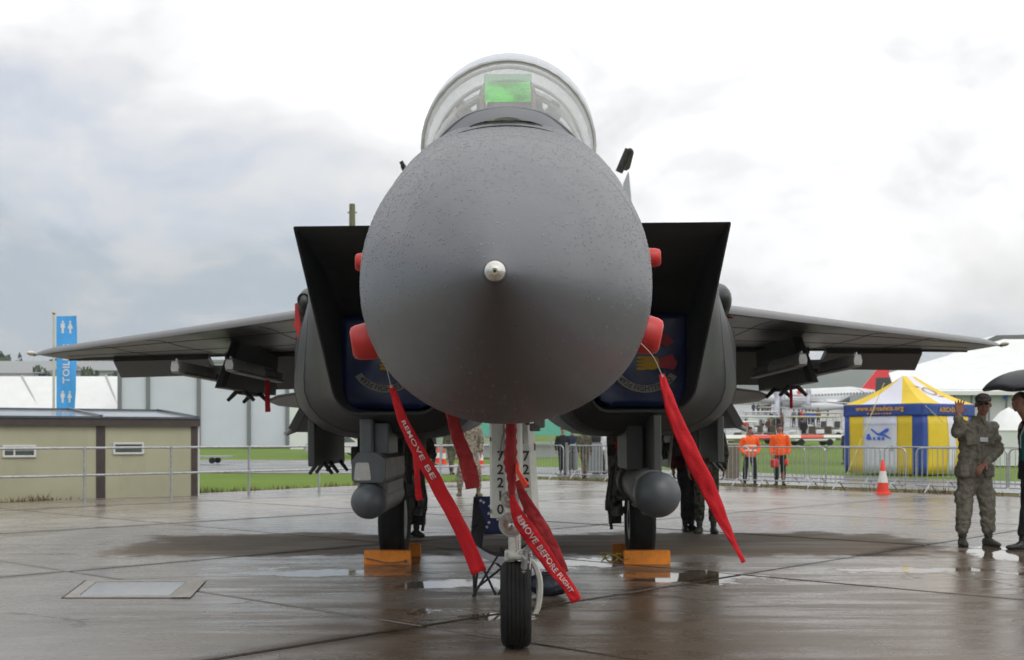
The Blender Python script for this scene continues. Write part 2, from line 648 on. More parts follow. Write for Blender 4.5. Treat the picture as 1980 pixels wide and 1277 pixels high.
def ground_mat():
    m_ = bpy.data.materials.new('wet_concrete')
    m_.use_nodes = True
    t = NT(m_.node_tree)
    b = m_.node_tree.nodes['Principled BSDF']
    pos = t.n.new('ShaderNodeNewGeometry').outputs['Position']
    sp = t.n.new('ShaderNodeSeparateXYZ')
    t.l.new(pos, sp.inputs[0])
    x, y = sp.outputs[0], sp.outputs[1]
    n_l = t.noise(pos, 0.28, 5, 0.6)
    n_m = t.noise(t.map(pos, (1, 1, 1), (0, 0, R(-42))), 1.3, 6, 0.62)
    streak = t.noise(t.map(pos, (0.35, 2.2, 1), (0, 0, R(-47))), 1.5, 6, 0.62)
    n_f = t.noise(pos, 26, 5, 0.7)
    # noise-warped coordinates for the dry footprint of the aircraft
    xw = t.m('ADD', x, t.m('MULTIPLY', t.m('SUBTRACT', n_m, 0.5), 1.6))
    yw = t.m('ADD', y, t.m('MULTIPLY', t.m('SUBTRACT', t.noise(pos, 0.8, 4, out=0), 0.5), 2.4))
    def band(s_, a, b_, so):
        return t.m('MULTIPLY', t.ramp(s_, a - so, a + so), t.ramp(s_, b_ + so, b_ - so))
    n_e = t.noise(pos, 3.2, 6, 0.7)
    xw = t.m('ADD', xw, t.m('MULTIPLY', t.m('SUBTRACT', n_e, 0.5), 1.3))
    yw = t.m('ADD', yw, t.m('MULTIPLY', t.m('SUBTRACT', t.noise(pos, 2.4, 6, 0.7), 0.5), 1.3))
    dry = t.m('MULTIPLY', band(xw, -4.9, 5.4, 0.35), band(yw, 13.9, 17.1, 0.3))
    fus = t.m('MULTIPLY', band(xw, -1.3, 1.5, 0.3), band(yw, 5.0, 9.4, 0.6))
    brown = t.ramp(t.m('ADD', t.m('ADD', t.m('MULTIPLY', n_l, 0.9), t.m('MULTIPLY', n_m, 0.5)), t.m('MULTIPLY', t.m('SUBTRACT', x, t.m('MULTIPLY', y, 0.35)), 0.045)), 0.34, 0.66)
    # puddles that stand under the aircraft
    def pud(cx, cy, rx, ry):
        a = t.m('DIVIDE', t.m('SUBTRACT', xw, cx), rx)
        b_ = t.m('DIVIDE', t.m('SUBTRACT', yw, cy), ry)
        return t.ramp(t.m('ADD', t.m('MULTIPLY', a, a), t.m('MULTIPLY', b_, b_)), 1.3, 0.7)
    pd = None
    for q in ((1.85, 11.75, 0.85, 0.42), (-0.35, 11.2, 0.8, 0.7), (-1.9, 12.3, 0.9, 0.35), (0.55, 13.0, 0.7, 0.5), (4.2, 12.3, 1.0, 0.35), (-0.15, 9.3, 0.35, 0.25), (6.2, 13.9, 0.9, 1.2)):
        k = pud(*q)
        pd = k if pd is None else t.m('MAXIMUM', pd, k)
    # joints: stained bands along the slab edges
    v_ = t.m('SUBTRACT', t.m('MULTIPLY', x, 0.740), t.m('MULTIPLY', y, 0.673))
    u_ = t.m('ADD', t.m('MULTIPLY', x, 0.673), t.m('MULTIPLY', y, 0.740))
    def joint(c, off, per, wdt):
        fr = t.m('FRACT', t.m('ADD', t.m('DIVIDE', t.m('SUBTRACT', c, off), per), 20.0))
        dd = t.m('MULTIPLY', t.m('MINIMUM', fr, t.m('SUBTRACT', 1.0, fr)), per)
        dd = t.m('ADD', dd, t.m('MULTIPLY', t.m('SUBTRACT', n_m, 0.5), wdt * 1.8))
        return t.ramp(dd, wdt, wdt * 0.25)
    jt = t.m('MAXIMUM', joint(v_, -6.35, 5.25, 0.22), t.m('MULTIPLY', joint(u_, 6.0, 4.4, 0.09), 0.7))
    # cracks
    wv = t.n.new('ShaderNodeVectorMath')
    wv.operation = 'MULTIPLY_ADD'
    t.l.new(t.noise(pos, 1.3, 5, 0.6, out=1), wv.inputs[0])
    wv.inputs[1].default_value = (0.9, 0.9, 0)
    t.l.new(pos, wv.inputs[2])
    vo = t.n.new('ShaderNodeTexVoronoi')
    vo.feature = 'DISTANCE_TO_EDGE'
    vo.inputs['Scale'].default_value = 0.26
    t.l.new(wv.outputs[0], vo.inputs['Vector'])
    crack = t.m('MULTIPLY', t.ramp(vo.outputs['Distance'], 0.009, 0.002), t.ramp(n_l, 0.52, 0.60))
    base = t.mix(t.ramp(t.m('ADD', t.m('MULTIPLY', n_m, 0.6), t.m('MULTIPLY', streak, 0.4)), 0.3, 0.72), (0.165, 0.142, 0.116), (0.345, 0.315, 0.275))
    base = t.mix(t.m('MULTIPLY', brown, 0.85), base, (0.115, 0.076, 0.046))
    rnd = t.n.new('ShaderNodeObjectInfo').outputs['Random']
    hs = t.n.new('ShaderNodeHueSaturation')
    t.l.new(base, hs.inputs['Color'])
    t.l.new(t.m('ADD', 0.80, t.m('MULTIPLY', rnd, 0.48)), hs.inputs['Value'])
    base = t.mix(t.m('MULTIPLY', t.ramp(n_f, 0.35, 0.7), 0.35), hs.outputs[0], (0.09, 0.08, 0.07))
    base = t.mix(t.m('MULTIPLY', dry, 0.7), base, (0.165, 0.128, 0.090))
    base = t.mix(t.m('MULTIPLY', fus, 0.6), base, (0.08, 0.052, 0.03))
    base = t.mix(t.m('MULTIPLY', jt, 0.85), base, (0.045, 0.030, 0.018))
    base = t.mix(t.m('MULTIPLY', crack, 0.85), base, (0.03, 0.024, 0.018))
    t.l.new(base, b.inputs['Base Color'])
    wet = t.ramp(t.m('ADD', t.m('MULTIPLY', streak, 0.55), t.m('MULTIPLY', n_l, 0.45)), 0.42, 0.58)
    rough = t.m('SUBTRACT', 0.36, t.m('MULTIPLY', wet, 0.24))
    rough = t.m('ADD', rough, t.m('MULTIPLY', t.m('SUBTRACT', n_f, 0.5), 0.18))
    rough = t.m('ADD', rough, t.m('MULTIPLY', dry, 0.42))
    rough = t.m('MULTIPLY', rough, t.m('SUBTRACT', 1.0, t.m('MULTIPLY', pd, 0.9)))
    t.l.new(t.m('MAXIMUM', rough, 0.03), b.inputs['Roughness'])
    t.l.new(t.m('SUBTRACT', 0.55, t.m('MULTIPLY', dry, 0.45)), b.inputs['Specular IOR Level'])
    hh = t.m('ADD', t.m('MULTIPLY', n_f, 0.5), t.m('MULTIPLY', streak, 0.9))
    hh = t.m('SUBTRACT', hh, t.m('MULTIPLY', crack, 0.8))
    hh = t.m('MULTIPLY', hh, t.m('SUBTRACT', 1.0, t.m('MULTIPLY', pd, 0.97)))
    t.l.new(t.bump(hh, 0.26, 0.02), b.inputs['Normal'])
    return m_


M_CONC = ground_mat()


def soil_mat(name, a, b_, bump=0.5, rough=0.9, sc=1.2, spec=0.3, wet=0.0):
    m_ = bpy.data.materials.new(name)
    m_.use_nodes = True
    t = NT(m_.node_tree)
    b = m_.node_tree.nodes['Principled BSDF']
    pos = t.n.new('ShaderNodeNewGeometry').outputs['Position']
    n1 = t.noise(pos, sc * 0.12, 6, 0.6)
    n2 = t.noise(pos, sc * 3, 6, 0.7)
    k = t.ramp(t.m('ADD', t.m('MULTIPLY', n1, 0.5), t.m('MULTIPLY', n2, 0.5)), 0.35, 0.65)
    t.l.new(t.mix(k, a, b_), b.inputs['Base Color'])
    t.l.new(t.m('SUBTRACT', rough, t.m('MULTIPLY', t.ramp(n1, 0.4, 0.6), wet)), b.inputs['Roughness'])
    b.inputs['Specular IOR Level'].default_value = spec
    t.l.new(t.bump(t.noise(pos, sc * 14, 5, 0.7), bump, 0.03), b.inputs['Normal'])
    return m_


M_GRASS = soil_mat('grass_field', (0.075, 0.135, 0.006), (0.130, 0.205, 0.012))
M_TARMAC = soil_mat('wet_tarmac', (0.10, 0.10, 0.102), (0.15, 0.15, 0.15), 0.3, 0.45, 2.0, 0.5, 0.25)
M_VERGE = soil_mat('brown_verge', (0.10, 0.055, 0.02), (0.16, 0.10, 0.04), 0.8, 0.9, 6.0)
M_JOINT = mat('joint_filler', (0.03, 0.026, 0.022), 0.7, var=0.3)

# apron outline in plan
A_L0, A_L1 = Vector((-16.4, 16.9)), Vector((-4.5, 33.6))      # edge along the railing
A_TOP = Vector((0.8, 38.9))
A_R1 = Vector((11.7, 27.3))                                   # edge along the barriers
ldir = (A_L1 - A_L0).normalized()
rdir = (A_R1 - A_TOP).normalized()
OUT = [A_L0 - ldir * 26, A_L1, A_TOP, A_TOP + rdir * 44, Vector((30, -14)), Vector((-24, -14))]


def clip_poly(poly, outl):
    """Sutherland-Hodgman against a convex outline (clockwise seen from above)"""
    out = poly
    n = len(outl)
    for i in range(n):
        a, b = outl[i], outl[(i + 1) % n]
        e = b - a
        nrm = Vector((e.y, -e.x))
        res = []
        for j in range(len(out)):
            p, q = out[j], out[(j + 1) % len(out)]
            dp, dq = (p - a).dot(nrm), (q - a).dot(nrm)
            if dp >= 0:
                res.append(p)
            if dp * dq < 0:
                res.append(p + (q - p) * (dp / (dp - dq)))
        out = res
        if len(out) < 3:
            return []
    return out


base = MB()
base.add([(p.x, p.y, -0.045) for p in OUT], [tuple(range(len(OUT)))[::-1]])
apron = tag(base.build('apron', M_JOINT, smooth=0), kind='structure')
E1, E2 = Vector((0.673, 0.740)), Vector((0.740, -0.673))
for iu in range(-9, 14):
    for iv in range(-8, 6):
        u0, v0 = 6.0 + 4.4 * iu, -6.35 + 5.25 * iv
        g = 0.024
        jit = random.uniform(-0.003, 0.003)
        sq = [E1 * a + E2 * b for a, b in ((u0 + g, v0 + g), (u0 + 4.4 - g, v0 + g), (u0 + 4.4 - g, v0 + 5.25 - g), (u0 + g, v0 + 5.25 - g))]
        pl = clip_poly(sq, OUT)
        if len(pl) < 3:
            continue
        c = sum(pl, Vector((0, 0))) / len(pl)
        inner = [p + (c - p).normalized() * 0.012 for p in pl]
        n = len(pl)
        vs = [(p.x, p.y, -0.04) for p in pl] + [(p.x, p.y, jit - 0.008) for p in pl] + [(p.x, p.y, jit) for p in inner]
        fs = [(i, (i + 1) % n, (i + 1) % n + n, i + n) for i in range(n)] + [(i + n, (i + 1) % n + n, (i + 1) % n + 2 * n, i + 2 * n) for i in range(n)] + [tuple(range(2 * n, 3 * n))]
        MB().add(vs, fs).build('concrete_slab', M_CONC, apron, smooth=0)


# terrain sheet out to the horizon
def grid_axis(near0, near1, step, far0, far1):
    a = list(np.arange(near0, near1 + 0.1, step))
    s, q = step, near1
    while q < far1:
        s *= 1.35
        q += s
        a.append(q)
    s, q = step, near0
    pre = []
    while q > far0:
        s *= 1.35
        q -= s
        pre.append(q)
    return [max(far0, min(far1, q)) for q in pre[::-1] + a]


def sheet(xs, ys, dz, name, mt, fn=hgt, keep=None):
    vs, fs = [], []
    nx = len(xs)
    for yy in ys:
        for xx in xs:
            vs.append((xx, yy, fn(xx, yy) + dz))
    for j in range(len(ys) - 1):
        for i in range(nx - 1):
            if keep and not keep((xs[i] + xs[i + 1]) / 2, (ys[j] + ys[j + 1]) / 2):
                continue
            fs.append((j * nx + i, j * nx + i + 1, (j + 1) * nx + i + 1, (j + 1) * nx + i))
    return MB().add(vs, fs).build(name, mt, smooth=180, fix=False)


XS = grid_axis(-80, 160, 5, -2600, 2600)
YS = grid_axis(-40, 320, 5, -1300, 2400)
tag(sheet(XS, YS, -0.07, 'ground', M_GRASS), kind='structure')

# perimeter road and its far side
rd = [(-80, 47), (-12, 47.5), (-3, 46.2), (1.6, 42.4), (13.2, 29.8), (34, 8), (40, 14), (20, 33), (14.2, 41), (8, 50), (0, 58), (-8, 72), (-80, 86)]
MB().add([(a, b, -0.05) for a, b in rd], [tuple(range(len(rd)))]).build('road', M_TARMAC, smooth=0)
tag(bpy.data.objects['road'], kind='structure')
tag(sheet(list(np.arange(16, 141, 5)), list(np.arange(90, 286, 5)), 0.0, 'taxiway', M_TARMAC), kind='structure')
vg = [(0.6, 39.6), (0.95, 39.0), (11.75, 27.5), (33, 4.6), (34, 5.8), (12.6, 28.6), (1.3, 40.3)]
MB().add([(a, b, -0.02) for a, b in vg], [tuple(range(len(vg)))]).build('verge', M_VERGE, smooth=0)
tag(bpy.data.objects['verge'], kind='structure')
nl = Vector((-ldir.y, ldir.x))
vl = [A_L0 - ldir * 20, A_L1, A_L1 + nl * 0.55, A_L0 - ldir * 20 + nl * 0.55]
q0, q1 = A_L1, A_TOP
vl2 = [A_L1, A_TOP, A_TOP + Vector((-0.3, 0.8)), A_L1 + Vector((-0.35, 0.6))]
MB().add([(p.x, p.y, -0.02) for p in vl], [(0, 1, 2, 3)]).add([(p.x, p.y, -0.016) for p in vl2], [(0, 1, 2, 3)]).build('verge', M_VERGE, smooth=0)
tag(bpy.data.objects['verge.001'], kind='structure')


# wooded hill behind the airfield, and the wooded skyline on the left
def hill(name, pts, depth, mt, seed, amp):
    """ridge line pts = [(x, y, z)], falling to the ground over depth on the near side"""
    rows = crom(pts, 14)
    vs, fs = [], []
    nr = 9
    for i, p in enumerate(rows):
        for k in range(nr):
            f = k / (nr - 1)
            z = p[2] * (math.sin(f * PI / 2)) + (noise.noise(Vector((i * 0.9, k * 1.7, seed))) + 0.6 * noise.noise(Vector((i * 2.9, k * 3.7, seed)))) * amp * min(1, f * 2)
            vs.append((p[0], p[1] - depth * (1 - f), max(z, -1)))
        vs.append((p[0], p[1] + depth, -2))
    nr += 1
    for i in range(len(rows) - 1):
        for k in range(nr - 1):
            fs.append((i * nr + k, (i + 1) * nr + k, (i + 1) * nr + k + 1, i * nr + k + 1))
    return tag(MB().add(vs, fs).build(name, mt, smooth=0), kind='structure')


M_WOOD = soil_mat('wooded_hill', (0.030, 0.050, 0.022), (0.060, 0.085, 0.035), 1.0, 0.95, 0.12)
hill('hill', [(-500, 1500, 52), (-120, 1500, 70), (150, 1480, 86), (280, 1500, 90), (450, 1520, 88), (560, 1540, 90), (720, 1580, 84), (1100, 1650, 70), (1700, 1700, 40)], 520, M_WOOD, 2.0, 3.2)

haze_d = MB().box((0, 550, 53), (5400, 3900, 122))
M_HAZE = bpy.data.materials.new('rain_haze')
M_HAZE.use_nodes = True
th = NT(M_HAZE.node_tree)
th.n.clear()
pv = th.n.new('ShaderNodeVolumePrincipled')
pv.inputs['Color'].default_value = (0.80, 0.84, 0.88, 1)
pv.inputs['Density'].default_value = 0.0005
pv.inputs['Anisotropy'].default_value = 0.2
oh = th.n.new('ShaderNodeOutputMaterial')
th.l.new(pv.outputs[0], oh.inputs['Volume'])
tag(haze_d.build('haze', M_HAZE, smooth=0), kind='stuff')
# ------------------------------------------------------------------ the fighter jet
JORG = Vector((0.0, 13.4, 0.0))
jet = empty('fighter_jet', (0.060, 13.4, 0.0), (0, -0.009, -0.008),
            'dark grey twin-tailed fighter jet parked on wet concrete, seen head on', 'fighter jet')
JM = Matrix.Translation(jet.location) @ Matrix.Rotation(-0.008, 4, 'Z') @ Matrix.Rotation(-0.009, 4, 'Y')
JMI = JM.inverted()


def jl(p):
    """world point -> jet local (with D kept absolute)"""
    return JMI @ Vector(p) + JORG


def JB(mb, name, m_, parent=None, **k):
    return mb.build(name, m_, parent or jet, org=JORG if True else None, **k)


# parts are built in coordinates (X, D, Z) and shifted so that JORG is the local zero
_build = MB.build


def section(D, zc, rw, rt, rb, e=2.0, n=64):
    ring = []
    for k in range(n):
        a = 2 * PI * k / n
        c, s_ = math.cos(a), math.sin(a)
        x = rw * math.copysign(abs(c) ** (2 / e), c)
        z = (rt if s_ > 0 else rb) * math.copysign(abs(s_) ** (2 / e), s_)
        ring.append((x, D, zc + z))
    return ring


FUS = [  # D, zc, half width, up, down, exponent
    (2.842, 1.772, 0.021, 0.021, 0.021, 2.0),
    (3.05, 1.797, 0.118, 0.118, 0.118, 2.0),
    (3.35, 1.832, 0.232, 0.232, 0.232, 2.0),
    (3.75, 1.880, 0.358, 0.360, 0.358, 2.0),
    (4.20, 1.935, 0.470, 0.476, 0.470, 2.0),
    (4.65, 1.985, 0.560, 0.568, 0.551, 2.03),
    (5.05, 2.018, 0.617, 0.648, 0.583, 2.10),
    (5.45, 2.040, 0.654, 0.752, 0.590, 2.16),
    (5.80, 2.055, 0.680, 0.862, 0.592, 2.18),
    (6.30, 2.080, 0.695, 0.885, 0.605, 2.2),
    (7.00, 2.110, 0.700, 0.880, 0.610, 2.15),
    (8.00, 2.150, 0.730, 0.890, 0.610, 2.2),
    (9.00, 2.200, 0.760, 0.930, 0.600, 2.2),
    (11.0, 2.300, 0.900, 0.980, 0.650, 2.3),
    (13.5, 2.350, 1.300, 0.850, 0.700, 2.6),
    (17.0, 2.350, 1.600, 0.620, 0.700, 2.8),
    (20.0, 2.300, 1.500, 0.480, 0.600, 2.8),
    (21.3, 2.280, 1.100, 0.300, 0.350, 2.4)]
fus = crom(FUS, 8)
cut = [i for i, r in enumerate(fus) if r[0] >= 4.65][0]
mb = MB()
tip = [[(0.022 * 0.2 * math.cos(2 * PI * k / 64), 2.842, 1.772 + 0.004 * math.sin(2 * PI * k / 64)) for k in range(64)]]
mb.loft(tip + [section(*r) for r in fus[:cut + 1]], cap=False)
JB(mb, 'radome', M_RADOME, smooth=180)
mb = MB()
r0 = list(fus[cut])
r0[0] += 0.004
groove = list(fus[cut])
for q in (2, 3, 4):
    groove[q] -= 0.006
groove[0] += 0.002
mb.loft([section(*groove)] + [section(*r0)] + [section(*r) for r in fus[cut + 1:]])
JB(mb, 'fuselage', M_JETW, smooth=60)
# metal cap at the tip of the radome
mb = MB()
ax = Vector((0, -1, -0.11))
mb.lathe([(-0.03, 0.0250), (-0.012, 0.0250), (0.004, 0.0195), (0.013, 0.011), (0.016, 0.0075), (0.014, 0.007), (0.014, 0.001)], (0, 2.826, 1.772), ax, 32)
JB(mb, 'nose_cap', M_STEEL, smooth=30)
mb = MB()
mb.lathe([(0, 0.0042), (0.003, 0.0040), (0.003, 0.001)], Vector((0, 2.826, 1.772)) + ax.normalized() * 0.0142, ax, 12)
JB(mb, 'cap_screw', M_DARKM)

# rain beading on the nose: small domes of water standing on the paint
rnd = random.Random(11)
mb = MB()
Dn = [q[0] for q in fus]
def surf(D, a):
    r_ = [np.interp(D, Dn, [q[i] for q in fus]) for i in range(6)]
    c, s2 = math.cos(a), math.sin(a)
    e_ = 2 / r_[5]
    return Vector((r_[2] * math.copysign(abs(c) ** e_, c), D, r_[1] + (r_[3] if s2 > 0 else r_[4]) * math.copysign(abs(s2) ** e_, s2)))
tab = [(D_, [float(np.interp(D_, Dn, [q[i] for q in fus])) for i in range(6)]) for D_ in np.arange(2.86, 6.2, 0.02)]
n_drop = 0
while n_drop < 11000:
    D_, r_ = rnd.choice(tab)
    if rnd.random() > r_[2] / .7:
        continue
    a = rnd.uniform(0, 2 * PI)
    s2 = math.sin(a)
    keep = 1.0 if s2 > .1 else (.45 if s2 > -.25 else .10)
    if D_ > 5.6 and s2 < .3:
        continue
    if rnd.random() > keep * (.35 + .9 * max(0, .5 + noise.noise(Vector((D_ * 3, a * 3, 1))))):
        continue
    D_ += rnd.uniform(0, .02)
    p = surf(D_, a)
    t1 = (surf(D_ + .01, a) - surf(D_ - .01, a)).normalized()
    t2 = (surf(D_, a + .01) - surf(D_, a - .01)).normalized()
    nn_ = t2.cross(t1)
    if nn_.dot(p - Vector((0, D_, r_[1]))) < 0:
        nn_ = -nn_
    nn_.normalize()
    sz_ = rnd.choice((.0009, .0012, .0015, .0018, .0026)) * (1.0 if s2 > -.2 else .9) * (.55 + .12 * D_)
    el_ = rnd.uniform(1.0, 1.9)
    ring0 = [p + t2 * math.cos(k * PI / 3) * sz_ * el_ + t1 * math.sin(k * PI / 3) * sz_ for k in range(6)]
    ring1 = [p + (t2 * math.cos(k * PI / 3) * sz_ * el_ + t1 * math.sin(k * PI / 3) * sz_) * .62 + nn_ * sz_ * .5 for k in range(6)]
    vs = ring0 + ring1 + [p + nn_ * sz_ * .68]
    mb.add(vs, [(k, (k + 1) % 6, (k + 1) % 6 + 6, k + 6) for k in range(6)] + [(k + 6, (k + 1) % 6 + 6, 12) for k in range(6)])
    n_drop += 1
M_DROP = bpy.data.materials.new('rain_bead')
M_DROP.use_nodes = True
bd = M_DROP.node_tree.nodes['Principled BSDF']
bd.inputs['Base Color'].default_value = (.10, .104, .12, 1)
bd.inputs['Roughness'].default_value = .06
bd.inputs['Specular IOR Level'].default_value = .8
bd.inputs['Coat Weight'].default_value = .6
bd.inputs['Coat Roughness'].default_value = .03
o = JB(mb, 'raindrops', M_DROP, smooth=180, fix=True)
o['kind'] = 'stuff'

# panel seams in front of the windscreen
for d0, wd in ((5.50, 0.22), (5.60, 0.17)):
    mb = MB()
    rr = [np.interp(d0, [q[0] for q in fus], [q[i] for q in fus]) for i in range(6)]
    pts = []
    for k in range(25):
        xx = -wd + 2 * wd * k / 24
        zz = rr[1] + rr[3] * (max(0, 1 - abs(xx / rr[2]) ** rr[5])) ** (1 / rr[5])
        pts.append((xx, d0 + xx * xx * 0.5, zz + 0.001 + xx * xx * 0.12))
    mb.tube(pts, 0.004, 5)
    JB(mb, 'panel_seam', M_DARKM)


# windscreen and canopy
def arch(D, wd, zb, zt, n=33):
    """stilted half-round hoop"""
    hh = zt - zb
    pts = []
    if hh <= wd:
        for k in range(n):
            a = PI * k / (n - 1)
            pts.append((wd * math.cos(a), D, zb + hh * math.sin(a)))
        return pts
    leg = 6
    zc_ = zt - wd
    for k in range(n):
        if k < leg:
            pts.append((wd * (0.93 + 0.07 * k / leg), D, zb + (zc_ - zb) * k / leg))
        elif k >= n - leg:
            j = n - 1 - k
            pts.append((-wd * (0.93 + 0.07 * j / leg), D, zb + (zc_ - zb) * j / leg))
        else:
            a = PI * (k - leg) / (n - 1 - 2 * leg)
            pts.append((wd * math.cos(a), D, zc_ + wd * math.sin(a)))
    return pts


WS = [(5.82, 0.20, 2.90, 2.965), (5.93, 0.31, 2.84, 3.02), (6.10, 0.385, 2.80, 3.125), (6.35, 0.43, 2.78, 3.27), (6.62, 0.465, 2.78, 3.41), (6.90, 0.492, 2.78, 3.548)]
CN = [(6.95, 0.497, 2.78, 3.568), (7.25, 0.522, 2.79, 3.70), (7.65, 0.540, 2.80, 3.832), (8.15, 0.548, 2.82, 3.90), (8.70, 0.545, 2.84, 3.92), (9.40, 0.51, 2.88, 3.85), (10.1, 0.45, 2.94, 3.65), (10.9, 0.30, 3.02, 3.34)]
M_WS = glass('windscreen_glass', (0.80, 0.77, 0.69), 0.10, 0.05, 0.42, (0.30, 0.29, 0.24))
M_CN = glass('canopy_glass', (0.70, 0.77, 0.84), 0.05, 0.03, 0.14, (0.45, 0.5, 0.56))
mb = MB()
mb.loft([arch(*r) for r in crom(WS, 5)], closed=False)
JB(mb, 'windscreen', M_WS, smooth=180, fix=False)
mb = MB()
mb.loft([arch(*r) for r in crom(CN, 5)], closed=False)
canopy = JB(mb, 'canopy', M_CN, smooth=180, fix=False)
mb = MB()
mb.tube(arch(6.92, 0.495, 2.78, 3.556), 0.015, 8)
mb.tube([(x, 6.98, z - 0.03) for x, y, z in arch(6.98, 0.488, 2.78, 3.57)], 0.012, 8)
JB(mb, 'windscreen_bow', M_LGREY)
mb = MB()
a1 = arch(8.70, 0.535, 2.84, 3.90)
mb.tube(a1, 0.03, 8)
mb.tube([(x * .96, 8.9, z - .03) for x, y, z in a1], 0.022, 8)
o = JB(mb, 'canopy_frame', M_LGREY)
# sill trim where the glass meets the deck
mb = MB()
sl = [(0.495, 6.9, 2.70), (0.45, 6.4, 2.755), (0.395, 6.1, 2.815), (0.315, 5.93, 2.875), (0.20, 5.83, 2.94), (0.10, 5.80, 2.963)]
sl = sl + [(0, 5.79, 2.97)] + [(-a, b, c) for a, b, c in sl[::-1]]
mb.tube([(a, b - .01, c - .006) for a, b, c in crom(sl, 5)], 0.016, 8)
JB(mb, 'windscreen_sill', mat('sill_grey', (.13, .135, .15), .35, var=.1))
sr = crom(sl, 5)
JB(MB().loft([[(a, b - .012, c + .004) for a, b, c in sr], [(a * 1.01, b - .06, c - .012 - .05 * abs(a)) for a, b, c in sr], [(a * 1.04, b - .17, c - .085 - .10 * abs(a)) for a, b, c in sr]], closed=False), 'windscreen_fairing', M_RADOME, smooth=180, fix=False)
# cockpit: coaming, sight glass, seats
M_COCK = mat('cockpit_grey', (0.20, 0.20, 0.19), 0.7, var=0.2)
mb = MB()
mb.loft([section(6.05, 2.80, 0.16, 0.20, 0.05, 2.2, 24), section(6.35, 2.82, 0.27, 0.32, 0.05, 2.4, 24), section(6.72, 2.84, 0.33, 0.36, 0.05, 2.6, 24), section(6.80, 2.84, 0.33, 0.34, 0.05, 2.6, 24)])
JB(mb, 'instrument_coaming', M_COCK)
M_HUDG = bpy.data.materials.new('green_sight_glass')
M_HUDG.use_nodes = True
tg = NT(M_HUDG.node_tree)
tg.n.clear()
g1 = tg.node('ShaderNodeBsdfTransparent', Color=(0.25, 0.95, 0.25, 1))
g2 = tg.node('ShaderNodeBsdfGlossy', Color=(0.35, 1.0, 0.35, 1), Roughness=0.08)
g3 = tg.node('ShaderNodeBsdfTranslucent', Color=(0.35, 1.0, 0.30, 1))
ma = tg.n.new('ShaderNodeMixShader')
ma.inputs[0].default_value = 0.5
tg.l.new(g1, ma.inputs[1])
tg.l.new(g3, ma.inputs[2])
mb2 = tg.n.new('ShaderNodeMixShader')
mb2.inputs[0].default_value = 0.04
tg.l.new(ma.outputs[0], mb2.inputs[1])
tg.l.new(g2, mb2.inputs[2])
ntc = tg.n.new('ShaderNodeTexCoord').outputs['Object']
eg = tg.node('ShaderNodeEmission', Color=(0.14, 0.75, 0.12, 1), Strength=tg.ramp(tg.noise(ntc, 7.0, 2), .35, .62, .06, .42))  # uneven green glow added to brighten the coated glass against the dark seat
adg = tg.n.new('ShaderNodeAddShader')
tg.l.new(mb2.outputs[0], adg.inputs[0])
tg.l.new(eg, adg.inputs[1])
tg.l.new(adg.outputs[0], tg.n.new('ShaderNodeOutputMaterial').inputs[0])
hud = MB().box((0, 6.62, 3.13), (0.24, 0.16, 0.10), bev=0.02)
hudo = JB(hud, 'sight_unit', M_COCK)
mb = MB()
rot = Matrix.Rotation(R(-38), 3, 'X')
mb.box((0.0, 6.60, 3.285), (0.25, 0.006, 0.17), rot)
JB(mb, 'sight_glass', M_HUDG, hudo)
mb = MB()
mb.box((0.0, 6.72, 3.385), (0.27, 0.006, 0.11), rot)
M_HUD2 = glass('pale_green_glass', (0.50, 0.78, 0.60), 0.08, 0.05, 0, (0.2, 0.5, 0.3))
JB(mb, 'sight_glass', M_HUD2, hudo)
for s_ in (-1, 1):
    mb = MB()
    mb.tube([(s_ * 0.14, 6.50, 3.15), (s_ * 0.145, 6.60, 3.28), (s_ * 0.13, 6.72, 3.36)], 0.012, 6)
    mb.box((s_ * 0.20, 6.7, 3.16), (0.07, 0.05, 0.08), bev=0.01)
    mb.box((s_ * 0.26, 6.72, 3.24), (0.06, 0.03, 0.05), Matrix.Rotation(s_ * 0.5, 3, 'Y'), bev=0.01)
    JB(mb, 'sight_bracket', M_COCK, hudo)
mb = MB().tube(arch(7.40, 0.46, 2.80, 3.585), 0.010, 7)
mb.tube([(x, 7.5, z + .01) for x, y, z in arch(7.40, 0.47, 2.80, 3.60)], 0.010, 6)
JB(mb, 'canopy_hoop', M_LGREY)
for s_ in (-1, 1):
    mb = MB().box((s_ * .27, 7.35, 3.36), (.10, .06, .10), Matrix.Rotation(s_ * .6, 3, 'Y'), bev=.015)
    JB(mb, 'mirror', M_COCK)
    mb = MB().loft([[(s_ * .36, 6.5, 2.95), (s_ * .44, 6.5, 2.85), (s_ * .30, 6.5, 2.85)], [(s_ * .40, 7.9, 3.22), (s_ * .50, 7.9, 2.95), (s_ * .30, 7.9, 2.95)]])
    JB(mb, 'side_console', M_COCK, smooth=0)
for d_ in (7.9, 9.2):
    mb = MB()
    mb.box((0, d_ + 0.10, 3.10), (0.40, 0.14, 0.85), Matrix.Rotation(R(-12), 3, 'X'), bev=0.04)
    mb.box((0, d_ + 0.16, 3.60 + (d_ - 7.9) * .03), (0.30, 0.18, 0.24), bev=0.05)
    mb.box((0.19, d_ + 0.10, 3.56 + (d_ - 7.9) * .03), (0.06, 0.10, 0.16), bev=0.01)
    mb.box((-0.19, d_ + 0.10, 3.56 + (d_ - 7.9) * .03), (0.06, 0.10, 0.16), bev=0.01)
    JB(mb, 'ejection_seat', M_COCK)


